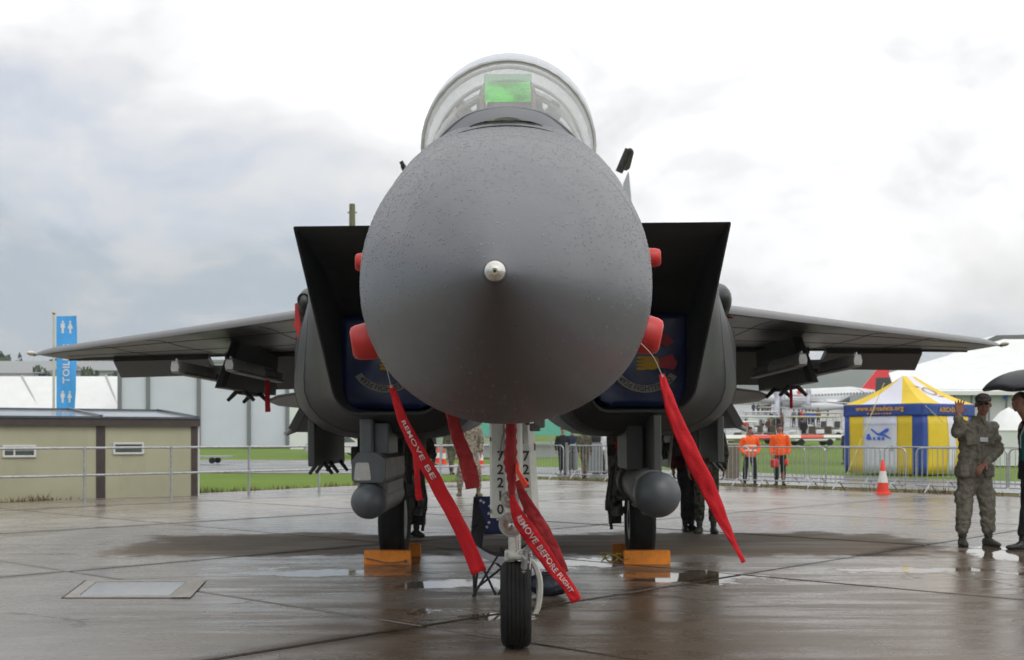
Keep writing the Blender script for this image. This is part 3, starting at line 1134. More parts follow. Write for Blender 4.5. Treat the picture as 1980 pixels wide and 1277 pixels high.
# ---- engine nacelles with raked air intakes
def rr_loop(x0, x1, z0, z1, r_ti, r_to, r_bo, r_bi, s_, yfn, arc=7, seg=5):
    """rounded rectangle, x0 inner, x1 outer; counted the same for every station"""
    corners = [(x0, z1, r_ti, 90, 180), (x0, z0, r_bi, 180, 270), (x1, z0, r_bo, 270, 360), (x1, z1, r_to, 0, 90)]
    arcs = []
    for (cx_, cz, r_, a0, a1) in corners:
        ox = cx_ + r_ if cx_ == x0 else cx_ - r_
        oz = cz + r_ if cz == z0 else cz - r_
        arcs.append([(ox + r_ * math.cos(R(a0 + (a1 - a0) * k / (arc - 1))), oz + r_ * math.sin(R(a0 + (a1 - a0) * k / (arc - 1)))) for k in range(arc)])
    pts = []
    for i in range(4):
        pts += arcs[i]
        a, b = arcs[i][-1], arcs[(i + 1) % 4][0]
        for k in range(1, seg):
            pts.append((a[0] + (b[0] - a[0]) * k / seg, a[1] + (b[1] - a[1]) * k / seg))
    return [(s_ * x, yfn(x, z), z) for x, z in pts]


M_WING = jet_paint('wing_grey', (0.025, 0.0245, 0.0235), 0.34, drops=False)
M_NAC = jet_paint('nacelle_grey', (0.033, 0.035, 0.035), 0.46, drops=False)
for s_ in (-1, 1):
    rake = lambda x, z: 9.1 + (3.0 - z) * 0.93
    def shear(lp):
        # the side wall leans: narrower at the lower lip
        return [(x * (1 - 0.075 * (3.0 - z) / 1.42) if abs(x) > 1.0 else x, y, z) for x, y, z in lp]
    lip = shear(rr_loop(0.66, 1.67, 1.585, 3.0, 0.02, 0.015, 0.20, 0.16, s_, rake))
    lip2 = shear(rr_loop(0.64, 1.675, 1.560, 3.003, 0.02, 0.02, 0.22, 0.18, s_, lambda x, z: rake(x, z) + 0.03))
    def flare(lp, k_, z1_):
        return [(x + math.copysign(k_ * min(1, max(0, (z1_ - z) / 1.1)), x) if abs(x) > 1.0 else x, y, z) for x, y, z in lp]
    st1 = flare(shear(rr_loop(0.58, 1.685, 1.50, 2.99, 0.06, 0.10, 0.34, 0.26, s_, lambda x, z: rake(x, z) + 0.35)), 0.16, 2.8)
    st2 = flare(rr_loop(0.46, 1.76, 1.43, 2.93, 0.2, 0.32, 0.50, 0.40, s_, lambda x, z: 10.3 + (3.0 - z) * 0.45), 0.18, 2.8)
    st3 = flare(rr_loop(0.33, 1.98, 1.385, 2.86, 0.3, 0.50, 0.62, 0.50, s_, lambda x, z: 11.3 + (3.0 - z) * 0.2), 0.20, 2.8)
    st4 = rr_loop(0.28, 2.27, 1.375, 2.82, 0.3, 0.52, 0.76, 0.55, s_, lambda x, z: 12.3)
    st5 = rr_loop(0.26, 2.33, 1.40, 2.80, 0.3, 0.48, 0.76, 0.55, s_, lambda x, z: 14.0)
    st6 = rr_loop(0.28, 2.25, 1.46, 2.80, 0.3, 0.48, 0.7, 0.55, s_, lambda x, z: 17.0)
    st7 = rr_loop(0.35, 1.75, 1.62, 2.70, 0.4, 0.5, 0.5, 0.5, s_, lambda x, z: 19.5)
    st8 = rr_loop(0.45, 1.35, 1.72, 2.62, 0.44, 0.44, 0.44, 0.44, s_, lambda x, z: 21.6)
    nac = JB(MB().loft([lip, lip2, st1, st2, st3, st4, st5, st6, st7, st8], cap=False), 'nacelle', M_NAC, smooth=40)
    inn1 = shear(rr_loop(0.675, 1.655, 1.60, 2.985, 0.02, 0.015, 0.19, 0.15, s_, lambda x, z: rake(x, z) + 0.01))
    inn2 = shear(rr_loop(0.69, 1.62, 1.62, 2.86, 0.03, 0.03, 0.18, 0.15, s_, lambda x, z: rake(x, z) + 0.55 * (1 - (3.0 - z) / 1.42) + 0.3))
    inn3 = rr_loop(0.70, 1.56, 1.62, 2.50, 0.05, 0.05, 0.18, 0.15, s_, lambda x, z: 10.86)
    inn4 = rr_loop(0.72, 1.52, 1.64, 2.44, 0.2, 0.2, 0.2, 0.2, s_, lambda x, z: 12.5)
    JB(MB().loft([lip, inn1, inn2, inn3, inn4], cap=False), 'intake_duct', M_DARK, nac, smooth=40)
    mb = MB().add([(s_ * a, 12.5, b) for a, b in ((0.6, 1.5), (1.7, 1.5), (1.7, 2.6), (0.6, 2.6))], [(0, 1, 2, 3)])
    JB(mb, 'duct_end', M_BLACKC, nac, smooth=0)
    for st_ in (st2, st3, st5):
        JB(MB().tube([(a, b, c) for a, b, c in st_] + [st_[0]], 0.0035, 4), 'panel_seam', M_BLACKC, nac)
    # exhaust nozzle
    JB(MB().lathe([(0, 0.45), (0.5, 0.40), (0.52, 0.36), (0.1, 0.38)], (s_ * 0.9, 21.6, 2.17), (0, 1, 0), 24, cap=False), 'exhaust_nozzle', M_DARKM, nac)
    # fairing above the wing root
    mb = MB().ball((s_ * 2.03, 12.55, 2.70), (0.155, 1.1, 0.235), 20, 14)
    JB(mb, 'root_fairing', M_NAC, nac, smooth=180)
    if s_ < 0:
        JB(MB().lathe([(0.0, 0.06), (-0.02, 0.062), (0.08, 0.05)], (-2.03, 11.52, 2.72), (0, 1, 0), 14), 'gun_port', M_BLACKC, nac)

    # ---- wing
    def wsec(X):
        le = 12.0 + (X - 2.2) * 0.862
        te = 17.55 - (X - 2.2) * 0.06
        ch = te - le
        tk = ch * (0.062 - 0.004 * (X - 2.2)) + 0.012
        z0 = 2.635 - (X - 2.2) * 0.022
        ring = []
        n = 22
        for k in range(n):
            f = 0.5 * (1 - math.cos(PI * k / (n - 1)))
            th_ = tk * 2.6 * (0.2969 * math.sqrt(f) - 0.126 * f - 0.3516 * f * f + 0.2843 * f ** 3 - 0.1015 * f ** 4) * 1.9
            ring.append((f, th_))
        dr = lambda f: -0.075 * max(0, 1 - f / 0.22) ** 2 + 0.03
        up = [(s_ * X, le + f * ch, z0 + t_ * 0.70 + 0.01 * min(1, f * 60) + dr(f)) for f, t_ in ring]
        dn = [(s_ * X, le + f * ch, z0 - t_ * 0.36 + dr(f)) for f, t_ in ring[1:-1]][::-1]
        up[-1] = (s_ * X, te, z0)
        return up + dn
    xsx = [1.7, 2.2, 3.0, 3.9, 4.8, 5.6, 6.0, 6.25, 6.42, 6.5]
    secs = []
    for X in xsx:
        sc = wsec(X)
        if X > 6.0:      # raked tip
            kk = (X - 6.0) / 0.5
            cut_ = 0.9 * kk * kk
            le = min(p[1] for p in sc)
            te = max(p[1] for p in sc)
            sc = [(p[0], le + (p[1] - le) * (1 - 0.0 * kk) + cut_ * (te - p[1]) / (te - le) * 0.35, 2.545 + (p[2] - 2.545) * (1 - 0.35 * kk)) for p in sc]
        secs.append(sc)
    wing = JB(MB().loft(secs), 'wing', M_WING, smooth=50)
    JB(MB().ball((s_ * 6.45, 15.84, 2.548), (0.035, 0.13, 0.032)), 'wingtip_light', mat('lamp_glass', (0.62, 0.55, 0.42), 0.3, var=.1), wing, smooth=180)

    for q_ in (7, 12, 17):
        i_ = 22 + (20 - q_)
        JB(MB().tube([(sc[i_][0], sc[i_][1], sc[i_][2]) for sc in secs[1:8]], 0.006, 4), 'panel_seam', M_BLACKC, wing)
    for X_ in (2.7, 4.3, 5.2):
        sc = wsec(X_)
        JB(MB().tube([p for p in sc[23:41]], 0.006, 4), 'panel_seam', M_BLACKC, wing)

    def drooped(x0, x1, chord, deg, name, slant=0.12):
        pts = []
        hz0 = 2.63 - (x0 - 2.2) * 0.022 - .0
        hz1 = 2.63 - (x1 - 2.2) * 0.022
        c_, sn = math.cos(R(deg)), math.sin(R(deg))
        r_in = [(s_ * x0, 17.10, hz0 + 0.05), (s_ * x0, 17.08, hz0 - 0.05), (s_ * x0, 17.10 + chord * c_, hz0 - chord * sn - 0.012), (s_ * x0, 17.11 + chord * c_, hz0 - chord * sn + 0.01)]
        r_out = [(s_ * x1, 17.10, hz1 + 0.04), (s_ * x1, 17.08, hz1 - 0.04), (s_ * (x1 + slant * .3), 17.10 + chord * c_, hz1 - chord * sn - 0.012), (s_ * (x1 + slant * .3), 17.11 + chord * c_, hz1 - chord * sn + 0.01)]
        return JB(MB().loft([r_in, r_out]), name, M_JET, wing, smooth=0)
    drooped(2.36, 4.18, 1.02, 27, 'flap')
    drooped(4.42, 5.78, 0.62, 22, 'aileron', 0.3)

    # ---- pylon, launch rails, sway braces
    prof = [(14.0, 1.99), (14.85, 2.62), (17.2, 2.56), (17.0, 2.0)]
    pyl = MB()
    pts = [Vector((s_ * 3.5, a, b)) for a, b in prof]
    # chamfered nose: outline in three layers
    core = [p + Vector((0, 0, 0)) for p in pts]
    rin = [[(p.x - s_ * t_, p.y + (0.10 if i < 2 and abs(t_) > 0.04 else 0), p.z) for i, p in enumerate(core)] for t_ in (0.065, 0.03, -0.03, -0.065)]
    pyl.loft(rin)
    pylon = JB(pyl, 'weapon_pylon', M_JET, smooth=0)
    for dd in (15.15, 16.0):
        for q in (-1, 1):
            mb = MB()
            b0 = Vector((s_ * 3.5 + q * 0.04, dd, 2.0))
            b1 = b0 + Vector((q * 0.13, 0.0, -0.13))
            mb.tube([b0, b0 + (b1 - b0) * 0.5, b1], [0.03, 0.028, 0.022], 8)
            JB(mb, 'sway_brace', M_DARKM, pylon)
    mb = MB().box((s_ * 3.5, 15.6, 1.975), (0.09, 0.9, 0.05), bev=0.01)
    JB(mb, 'ejector_rack', M_DARKM, pylon)
    for xr, d0 in ((3.86, 13.50), (3.17, 13.20)):
        mb = MB()
        mb.box((s_ * xr, d0 + 1.55, 2.215), (0.075, 2.5, 0.085), bev=0.015)
        mb.box((s_ * xr, d0 + 1.5, 2.15), (0.11, 2.55, 0.04), bev=0.008)
        mb.box((s_ * ((xr + 3.5) / 2), d0 + 1.9, 2.26), (abs(xr - 3.5), 0.9, 0.10), bev=0.01)
        rail = JB(mb, 'launch_rail', M_MIDM, pylon)
        mb = MB()
        mb.loft([[(s_ * xr + a * k_, d_, 2.205 + b * k_) for a, b in ((-.05, -.065), (.05, -.065), (.062, 0), (.045, .072), (-.045, .072), (-.062, 0))] for d_, k_ in ((d0, 0.75), (d0 + 0.05, 1.0), (d0 + 1.60, 1.0), (d0 + 1.66, 0.8))])
        mb.tube([(s_ * xr, d0 + 0.06, 2.27), (s_ * xr, d0 + 0.07, 2.30), (s_ * xr, d0 + 0.13, 2.30), (s_ * xr, d0 + 0.14, 2.27)], 0.009, 6)
        JB(mb, 'rail_nose', M_LGREY, rail, smooth=30)
        if xr > 3.5:
            JB(MB().loft([section(d0 + 0.75, 2.20, 0.02, 0.02, 0.02, 2, 14), section(d0 + 0.85, 2.2, 0.05, 0.055, 0.055, 2, 14), section(d0 + 1.2, 2.2, 0.07, 0.075, 0.07, 2, 14), section(d0 + 2.4, 2.2, 0.07, 0.075, 0.07, 2, 14)][0:0] or [[(s_ * xr + x_ - 0, y_, z_) for x_, y_, z_ in section(d0 + a_, 2.20, b_, b_, b_, 2, 14)] for a_, b_ in ((1.68, 0.02), (1.76, 0.06), (1.95, 0.085), (2.9, 0.085))]), 'rail_adapter', M_POD, rail, smooth=60)

    # ---- stabilator
    sp_ = [(1.85, 18.5, 2.32), (4.15, 20.55, 2.13), (4.42, 20.95, 2.06), (4.36, 21.5, 2.0), (1.85, 22.2, 1.74)]
    a_ = [Vector((s_ * x, y, z)) for x, y, z in sp_]
    cn = sum(a_, Vector()) / 5
    JB(MB().loft([[p + Vector((0, 0, 0.012)) + (cn - p) * 0.02 for p in a_], [p for p in a_], [p - Vector((0, 0, 0.03)) + (cn - p) * 0.05 for p in a_]]), 'stabilator', M_JET, smooth=0)
    # ---- vertical fin with its mast pod
    fp = [(16.4, 2.8), (19.2, 5.62), (20.2, 5.62), (20.6, 2.8)]
    lay = []
    for t_, q in ((-0.02, .08), (0, 0), (0.02, .08)):
        lay.append([(s_ * (1.72 + (z - 2.8) * 0.035) + t_ * (1.6 if z < 3 else 0.6), y + (q if y < 19.5 else -q), z) for y, z in fp])
    fin = JB(MB().loft(lay), 'tail_fin', M_LGREY if s_ > 0 else M_JET, smooth=0)
    mb = MB()
    if s_ > 0:
        mb.lathe([(0, 0.01), (0.03, 0.05), (0.12, 0.07), (0.9, 0.07), (1.0, 0.05)], (s_ * 1.82, 18.95, 5.90), (0.02, 1, -0.05), 14)
        mb.tube([(s_ * 1.80, 18.9, 5.90), (s_ * 1.64, 18.95, 5.56)], [0.07, 0.06], 10)
    else:
        mb.lathe([(0, 0.01), (0.03, 0.03), (0.15, 0.045), (0.9, 0.045), (1.1, 0.02)], (s_ * 1.80, 19.0, 5.74), (0.02, 1, -0.05), 12)
        mb.tube([(s_ * 1.82, 19.0, 5.78), (s_ * 1.72, 19.05, 5.60)], [0.035, 0.035], 8)
    JB(mb, 'mast_pod', M_DARKM, fin, smooth=60)

    # ---- pylons below the conformal tank
    mb = MB().box((s_ * 2.045, 12.95, 1.335), (0.075, 2.0, 0.47), bev=0.012)
    tp = JB(mb, 'tank_pylon', M_JET, smooth=0)
    for dd in (12.5, 12.9, 13.6):
        for q in (-1, 1):
            mb = MB()
            mb.tube([(s_ * 2.045 + q * .03, dd, 1.13), (s_ * 2.045 + q * .12, dd, 1.01)], [0.025, 0.018], 7)
            JB(mb, 'sway_brace', M_DARKM, tp)
    mb = MB()
    a_ = [Vector((s_ * x, y, z)) for x, y, z in ((2.12, 12.2, 1.78), (2.32, 12.35, 1.47), (2.32, 14.0, 1.47), (2.12, 14.0, 1.8))]
    mb.loft([[p + Vector((s_ * -0.035, 0, -0.02)) for p in a_], [p + Vector((s_ * 0.035, 0, 0.02)) for p in a_]])
    sb = JB(mb, 'stub_pylon', M_JET, smooth=0)
    JB(MB().tube([(s_ * 2.30, 12.5, 1.48), (s_ * 2.40, 12.42, 1.43)], [0.03, 0.024], 8), 'sway_brace', M_LGREY, sb)
    JB(MB().tube([(s_ * 2.16, 12.6, 1.50), (s_ * 2.13, 12.6, 1.38)], [0.03, 0.024], 8), 'sway_brace', M_MIDM, sb)
    # hydraulic clutter below the nacelle
    for q in range(7):
        mb = MB().box((s_ * random.uniform(1.25, 1.85), random.uniform(12.2, 13.8), random.uniform(1.18, 1.36)), (random.uniform(.06, .2), random.uniform(.1, .5), random.uniform(.08, .22)), bev=0.01)
        JB(mb, 'bay_fitting', M_DARKM, smooth=0)
    for q in range(6):
        x_, y_ = s_ * random.uniform(1.2, 1.8), random.uniform(12.2, 13.6)
        JB(MB().tube([(x_, y_, 1.4), (x_ + random.uniform(-.1, .1), y_, 1.12)], 0.02, 6), 'bay_rod', M_DARKM, smooth=0)

# belly between the nacelles
JB(MB().box((0, 14.0, 1.74), (0.9, 7.5, 0.16), bev=0.05), 'belly_panel', M_JET, smooth=0)

# ---- sensor pods under the intakes
lp = jl(P(713, 970, 10.45))
mb = MB().lathe([(-0.158, 0.004), (-0.152, 0.045), (-0.13, 0.09), (-0.09, 0.13), (-0.04, 0.152), (0.02, 0.157), (0.10, 0.155)], lp, (0, 1, 0), 32)
pod = JB(mb, 'sensor_pod', M_POD, smooth=180)
mb = MB().lathe([(0.10, 0.150), (0.12, 0.148), (1.7, 0.148), (1.95, 0.09)], lp, (0, 1, 0), 24)
mb.box(lp + Vector((0, 1.0, 0.08)), (0.27, 1.5, 0.2), bev=0.03)
JB(mb, 'pod_body', M_PODS, pod)
hc = lp + Vector((0, 0, 0.30))
outl = [(-0.125, -0.135), (0.125, -0.135), (0.145, -0.1), (0.145, 0.07), (0.07, 0.125), (-0.09, 0.125), (-0.145, 0.05), (-0.145, -0.1)]
mb = MB().loft([[hc + Vector((x, -0.02, z)) for x, z in outl], [hc + Vector((x * 1.04, 0.02, z * 1.04)) for x, z in outl]])
hf = JB(mb, 'pod_housing', M_POD, pod, smooth=0)
mb = MB().loft([[hc + Vector((x * 1.03, 0.021, z * 1.03)) for x, z in outl], [hc + Vector((x * 1.03, 1.7, z * 1.03)) for x, z in outl]])
JB(mb, 'housing_side', M_PODS, hf, smooth=0)
wo = []
for cx_, cz_, a0 in ((-.105, -.095, 180), (.005, -.095, 270), (-.01, .02, 0), (-.09, .02, 90)):
    for k in range(4):
        a = R(a0 + 30 * k)
        wo.append(hc + Vector((cx_ + .02 * math.cos(a) , -0.024, cz_ + .02 * math.sin(a))))
JB(MB().poly(wo, 0.006, (0, 1, 0)), 'pod_window', mat('pod_window', (0.42, 0.42, 0.40), 0.25, 0.2, var=.1), hf, smooth=0)
mb = MB().box(hc + Vector((-0.03, 0.75, 0.29)), (0.12, 1.3, 0.40), bev=0.02)
mb.box(hc + Vector((0.09, 0.60, 0.25)), (0.13, 0.8, 0.28), bev=0.01)
JB(mb, 'pod_pylon', M_POD, pod, smooth=0)

rp = jl(P(1272, 957, 9.95))
mb = MB().lathe([(-0.19, 0.004), (-0.183, 0.055), (-0.158, 0.108), (-0.115, 0.153), (-0.06, 0.18), (0.0, 0.192), (0.16, 0.192)], rp, (0, 1, 0), 36)
pod2 = JB(mb, 'sensor_pod', M_POD, smooth=180)
mb = MB().lathe([(0.165, 0.182), (0.18, 0.187), (0.75, 0.187), (0.76, 0.17), (1.9, 0.17), (2.2, 0.12)], rp, (0, 1, 0.03), 32)
JB(mb, 'pod_body', M_PODS, pod2, smooth=40)
JB(MB().lathe([(1.55, 0.15), (1.55, 0.205), (1.8, 0.205), (1.8, 0.15)], rp, (0, 1, 0.03), 28), 'pod_collar', M_DARKM, pod2)
for a in (30, 75, 140, 215, 250, 300):
    mb = MB().box(rp + Vector((0.188 * math.cos(R(a)), 0.45, 0.188 * math.sin(R(a)))), (0.03, 0.2, 0.03), Matrix.Rotation(R(-a), 3, 'Y'), bev=0.004)
    JB(mb, 'pod_hatch', M_MIDM, pod2)
mb = MB().box(rp + Vector((0.035, 1.05, 0.42)), (0.07, 1.5, 0.50), bev=0.01)
JB(mb, 'pod_pylon', M_JET, pod2, smooth=0)
mb = MB().box(rp + Vector((-0.09, 1.5, 0.40)), (0.16, 1.1, 0.46), bev=0.02)
JB(mb, 'pod_pylon', M_JET, pod2, smooth=0)


# ---- wheels
def wheel(c, r, wdt, parent, ribs):
    c = Vector(c)
    mb = MB()
    hw = wdt / 2
    prof = [(-hw * .86, r * .60), (-hw * .98, r * .72), (-hw, r * .82), (-hw * .93, r * .91), (-hw * .78, r * .965)]
    for k in range(ribs):
        f = -0.66 + 1.32 * k / (ribs - 1)
        rr_ = r * (1 - 0.022 * f * f)
        if k:
            g = -0.66 + 1.32 * (k - 0.5) / (ribs - 1)
            prof += [(hw * (g - .035), rr_), (hw * (g - .02), rr_ - 0.004), (hw * (g + .02), rr_ - 0.004), (hw * (g + .035), rr_)]
        else:
            prof += [(hw * f, rr_)]
    prof += [(hw * .66, r * .985), (hw * .78, r * .965), (hw * .93, r * .91), (hw, r * .82), (hw * .98, r * .72), (hw * .86, r * .60)]
    mb.lathe(prof, c, (1, 0, 0), 48)
    ty = JB(mb, 'tyre', M_RUB, parent, smooth=50)
    mb = MB().lathe([(-hw * .8, r * .2), (-hw * .9, r * .3), (-hw * .84, r * .58), (-hw * .7, r * .61), (hw * .7, r * .61), (hw * .84, r * .58), (hw * .9, r * .3), (hw * .95, r * .18), (hw * .95, .01)], c, (1, 0, 0), 32)
    rim = JB(mb, 'rim', M_WHITE, ty)
    return ty


# nose gear
NX, ND = 0.0, 7.86
nx = jl((0.026, ND, 0.3)).x
ng = MB()
ng.tube([(nx - .005, ND, 0.60), (nx - .005, ND, 0.87)], 0.042, 20)
strut = JB(ng, 'nose_gear_strut', M_STEEL)
mb = MB().tube([(nx - .005, ND, 0.84), (nx - .005, ND + 0.02, 1.56)], 0.058, 16)
mb.tube([(nx - .03, ND + .05, 1.5), (nx - .01, ND + .25, 1.1)], 0.02, 8)
JB(mb, 'strut_cylinder', M_WHITE, strut)
wheel((nx, ND, 0.28), 0.283, 0.20, strut, 6)
mb = MB()
mb.box((nx - 0.035, ND - .01, 0.60), (0.075, 0.10, 0.075), bev=0.012)
mb.box((nx + 0.035, ND - .01, 0.615), (0.07, 0.09, 0.05), bev=0.015)
mb.lathe([(-.045, .025), (.045, .025)], (nx + .0, ND - .06, 0.60), (1, 0, 0), 10)
JB(mb, 'strut_clamp', M_WHITE, strut, smooth=0)
mb = MB()
arcp = [(nx + 0.05, ND, 0.60), (nx + 0.115, ND, 0.555), (nx + 0.150, ND, 0.47), (nx + 0.158, ND, 0.38), (nx + 0.145, ND, 0.27), (nx + 0.125, ND, 0.22)]
rings = []
for i, p in enumerate(crom(arcp, 5)):
    p = Vector(p)
    rings.append([p + Vector((a * 0.021, b * 0.045, c_ * 0.006)) for a, b, c_ in ((-1, -.7, 0), (-.6, -1, 0), (.6, -1, 0), (1, -.7, 0), (1, .7, 0), (.6, 1, 0), (-.6, 1, 0), (-1, .7, 0))])
mb.loft(rings)
JB(mb, 'wheel_fork', M_WHITE, strut, smooth=40)
JB(MB().lathe([(-.02, .035), (.05, .035), (.06, .02)], (nx + 0.10, ND, 0.28), (1, 0, 0), 16), 'axle_nut', M_MIDM, strut)
# tow fitting and steering links right of the strut
mb = MB()
mb.tube([(nx + .065, ND - .06, .615), (nx + .05, ND - .13, .50)], [.020, .024], 10)
mb.lathe([(0, .034), (.02, .036), (.022, .02)], (nx + .05, ND - .13, .50), (-.1, -.5, -1), 12)
JB(mb, 'tow_fitting', M_MIDM, strut)
mb = MB()
for a, b in (((.06, -.05, .64), (.09, -.09, .68)), ((.075, -.04, .60), (.10, -.07, .66)), ((.095, -.05, .62), (.12, -.06, .69)), ((.03, -.07, .62), (.07, -.10, .58)), ((.10, -.05, .60), (.085, -.10, .49))):
    mb.tube([Vector((nx, ND, 0)) + Vector(a), Vector((nx, ND, 0)) + Vector(b)], 0.009, 7)
    mb.ball(Vector((nx, ND, 0)) + Vector(a), .015, 8, 6)
JB(mb, 'steering_link', M_LGREY, strut)
# lamps
for (px_, py_, r_, nm) in ((989, 1014, 0.083, 'landing_lamp'), (986, 966, 0.060, 'taxi_lamp')):
    c = jl(P(px_, py_, ND - .13))
    mb = MB().lathe([(0.10, 0.02), (0.08, r_ * .6), (0.02, r_ * .97), (-0.012, r_), (-0.02, r_ * .97), (-0.02, r_ * .9), (0.0, r_ * .87)], c, (0, 1, 0), 28, cap=False)
    lo = JB(mb, nm, M_LGREY, strut)
    mb = MB().lathe([(0.0, r_ * .87), (0.03, r_ * .6), (0.055, r_ * .25), (0.06, 0.002)], c, (0, 1, 0), 28, cap=False)
    JB(mb, 'reflector', M_STEEL, lo, fix=False)
    mb = MB().lathe([(-0.012, r_ * .88), (-0.022, r_ * .5), (-0.026, 0.002)], c, (0, 1, 0), 24, cap=False)
    JB(mb, 'lens', glass('lamp_lens', (0.97, 0.97, 0.96), 0.0, 0.03), lo, fix=False)
# gear door with stencilled numbers
DD = 8.3
d0 = jl(P(946, 815, DD))
d1 = jl(P(1045, 1015, DD))
wd_ = d1.x - d0.x
dz0, dz1 = d1.z, d0.z
mb = MB()
cols = [(0, 0.03), (0.05, 0.0), (0.30, 0.0), (0.33, 0.03), (0.58, 0.03), (0.61, 0.0), (0.86, 0.0), (1.0, 0.06)]
top = [Vector((d0.x + wd_ * (a * 0.88), DD + b, dz1)) for a, b in cols]
bot = [Vector((d0.x + wd_ * a, DD + b, dz0 + (0.05 if a < .5 else 0))) for a, b in cols]
back_t = [p + Vector((0, 0.05, 0)) for p in top][::-1]
back_b = [p + Vector((0, 0.05, 0)) for p in bot][::-1]
mb.loft([top + back_t, bot + back_b])
door = JB(mb, 'gear_door', M_WHITE, smooth=0)
for xx in (967.5, 1017):
    for ch, yy in zip('72210', (883, 909, 934.5, 960, 986)):
        c = jl(P(xx, yy, DD))
        text_on(ch, 0.095, lambda u, v_, c=c: Vector((c.x + u * 1.0, DD - 0.004, c.z + v_)) - JORG, M_BLACKP, door, 'number', bold=0.002)
# stencil breaks and small hardware on the door
mb = MB()
for zz in (1.42, 1.30, 0.98):
    mb.box((d0.x + wd_ * 0.43, DD - 0.0, zz), (0.05, 0.03, 0.012))
for q in range(9):
    mb.box((d0.x + wd_ * random.choice((.02, .42, .47, .9)), DD - .005, dz0 + (dz1 - dz0) * random.random()), (0.012, 0.012, 0.03), bev=.002)
mb.tube([(d0.x + wd_ * .35, DD - .02, 1.46), (d0.x + wd_ * .40, DD - .03, 1.20), (d0.x + wd_ * .38, DD - .02, 1.0)], 0.008, 6)
mb.tube([(d0.x + wd_ * .62, DD - .02, 1.47), (d0.x + wd_ * .66, DD - .03, 1.33)], 0.012, 6)
mb.tube([(d0.x + wd_ * .27, DD - .02, 1.40), (d0.x + wd_ * .20, DD - .01, 1.25)], 0.006, 6)
JB(mb, 'door_fittings', M_MIDM, door)
for q in range(6):
    mb = MB().box((nx + random.uniform(-.12, .2), ND + random.uniform(.1, .35), random.uniform(1.42, 1.52)), (random.uniform(.03, .09), .05, random.uniform(.04, .1)), bev=.008)
    JB(mb, 'strut_bracket', M_MIDM, strut)

# main gear
for s_ in (-1, 1):
    dz = 0.012 if s_ < 0 else -0.012
    X = s_ * 1.375
    mb = MB().tube([(X - s_ * 0.26, 13.4, 0.5 + dz), (X - s_ * 0.30, 13.35, 1.5)], 0.075, 14)
    st = JB(mb, 'main_gear_strut', M_MIDM)
    wheel((X, 13.4, 0.45 + dz), 0.452, 0.285, st, 6)
    mb = MB()
    mb.tube([(X - s_ * .28, 13.3, 0.62), (X - s_ * .20, 13.1, 0.9), (X - s_ * .22, 12.9, 1.42)], 0.035, 8)
    mb.tube([(X - s_ * .20, 13.5, 0.45), (X - s_ * .34, 13.5, 0.45)], 0.06, 10)
    mb.tube([(X - s_ * .36, 13.25, 0.55), (X - s_ * .30, 13.2, 1.0), (X - s_ * .20, 13.2, 1.4)], 0.015, 6)
    mb.tube([(X - s_ * .33, 13.2, 0.35), (X - s_ * .38, 13.15, 0.7), (X - s_ * .33, 13.1, 1.05)], 0.02, 6)
    for q in range(8):
        mb.box((X - s_ * random.uniform(.17, .36), 13.2 + random.uniform(-.1, .2), random.uniform(.3, 1.3)), (random.uniform(.04, .1), .08, random.uniform(.05, .14)), bev=.008)
    JB(mb, 'gear_linkage', M_DARKM, st, smooth=30)
    JB(MB().box((X + s_ * .32, 13.6, 1.25), (0.03, 1.0, 0.45), Matrix.Rotation(s_ * .1, 3, 'Y'), bev=.008), 'gear_door', M_WHITE if s_ > 0 else M_JET, st, smooth=0)
# ------------------------------------------------------------------ things lying on, hanging from and standing under the jet
def own(mb, name, m_, loc, label, cat, group=None, smooth=35):
    """a one-mesh thing with its origin at loc"""
    o = mb.build(name, m_, None, org=loc, smooth=smooth)
    return tag(o, label, cat, group)


def thing(name, loc, label, cat, group=None, rz=0.0):
    return empty(name, loc, (0, 0, rz), label, cat, group)


def part(mb, name, m_, root, smooth=35, fix=True):
    """part whose coordinates are given in the world; root is unrotated"""
    top = root
    off = Vector((0, 0, 0))
    while top is not None:
        off += Vector(top.location)
        top = top.parent
    mb.v = [tuple(Vector(p) - off) for p in mb.v]
    me = mb
    o = MB.build(me, name, m_, root, smooth=smooth, fix=fix)
    return o


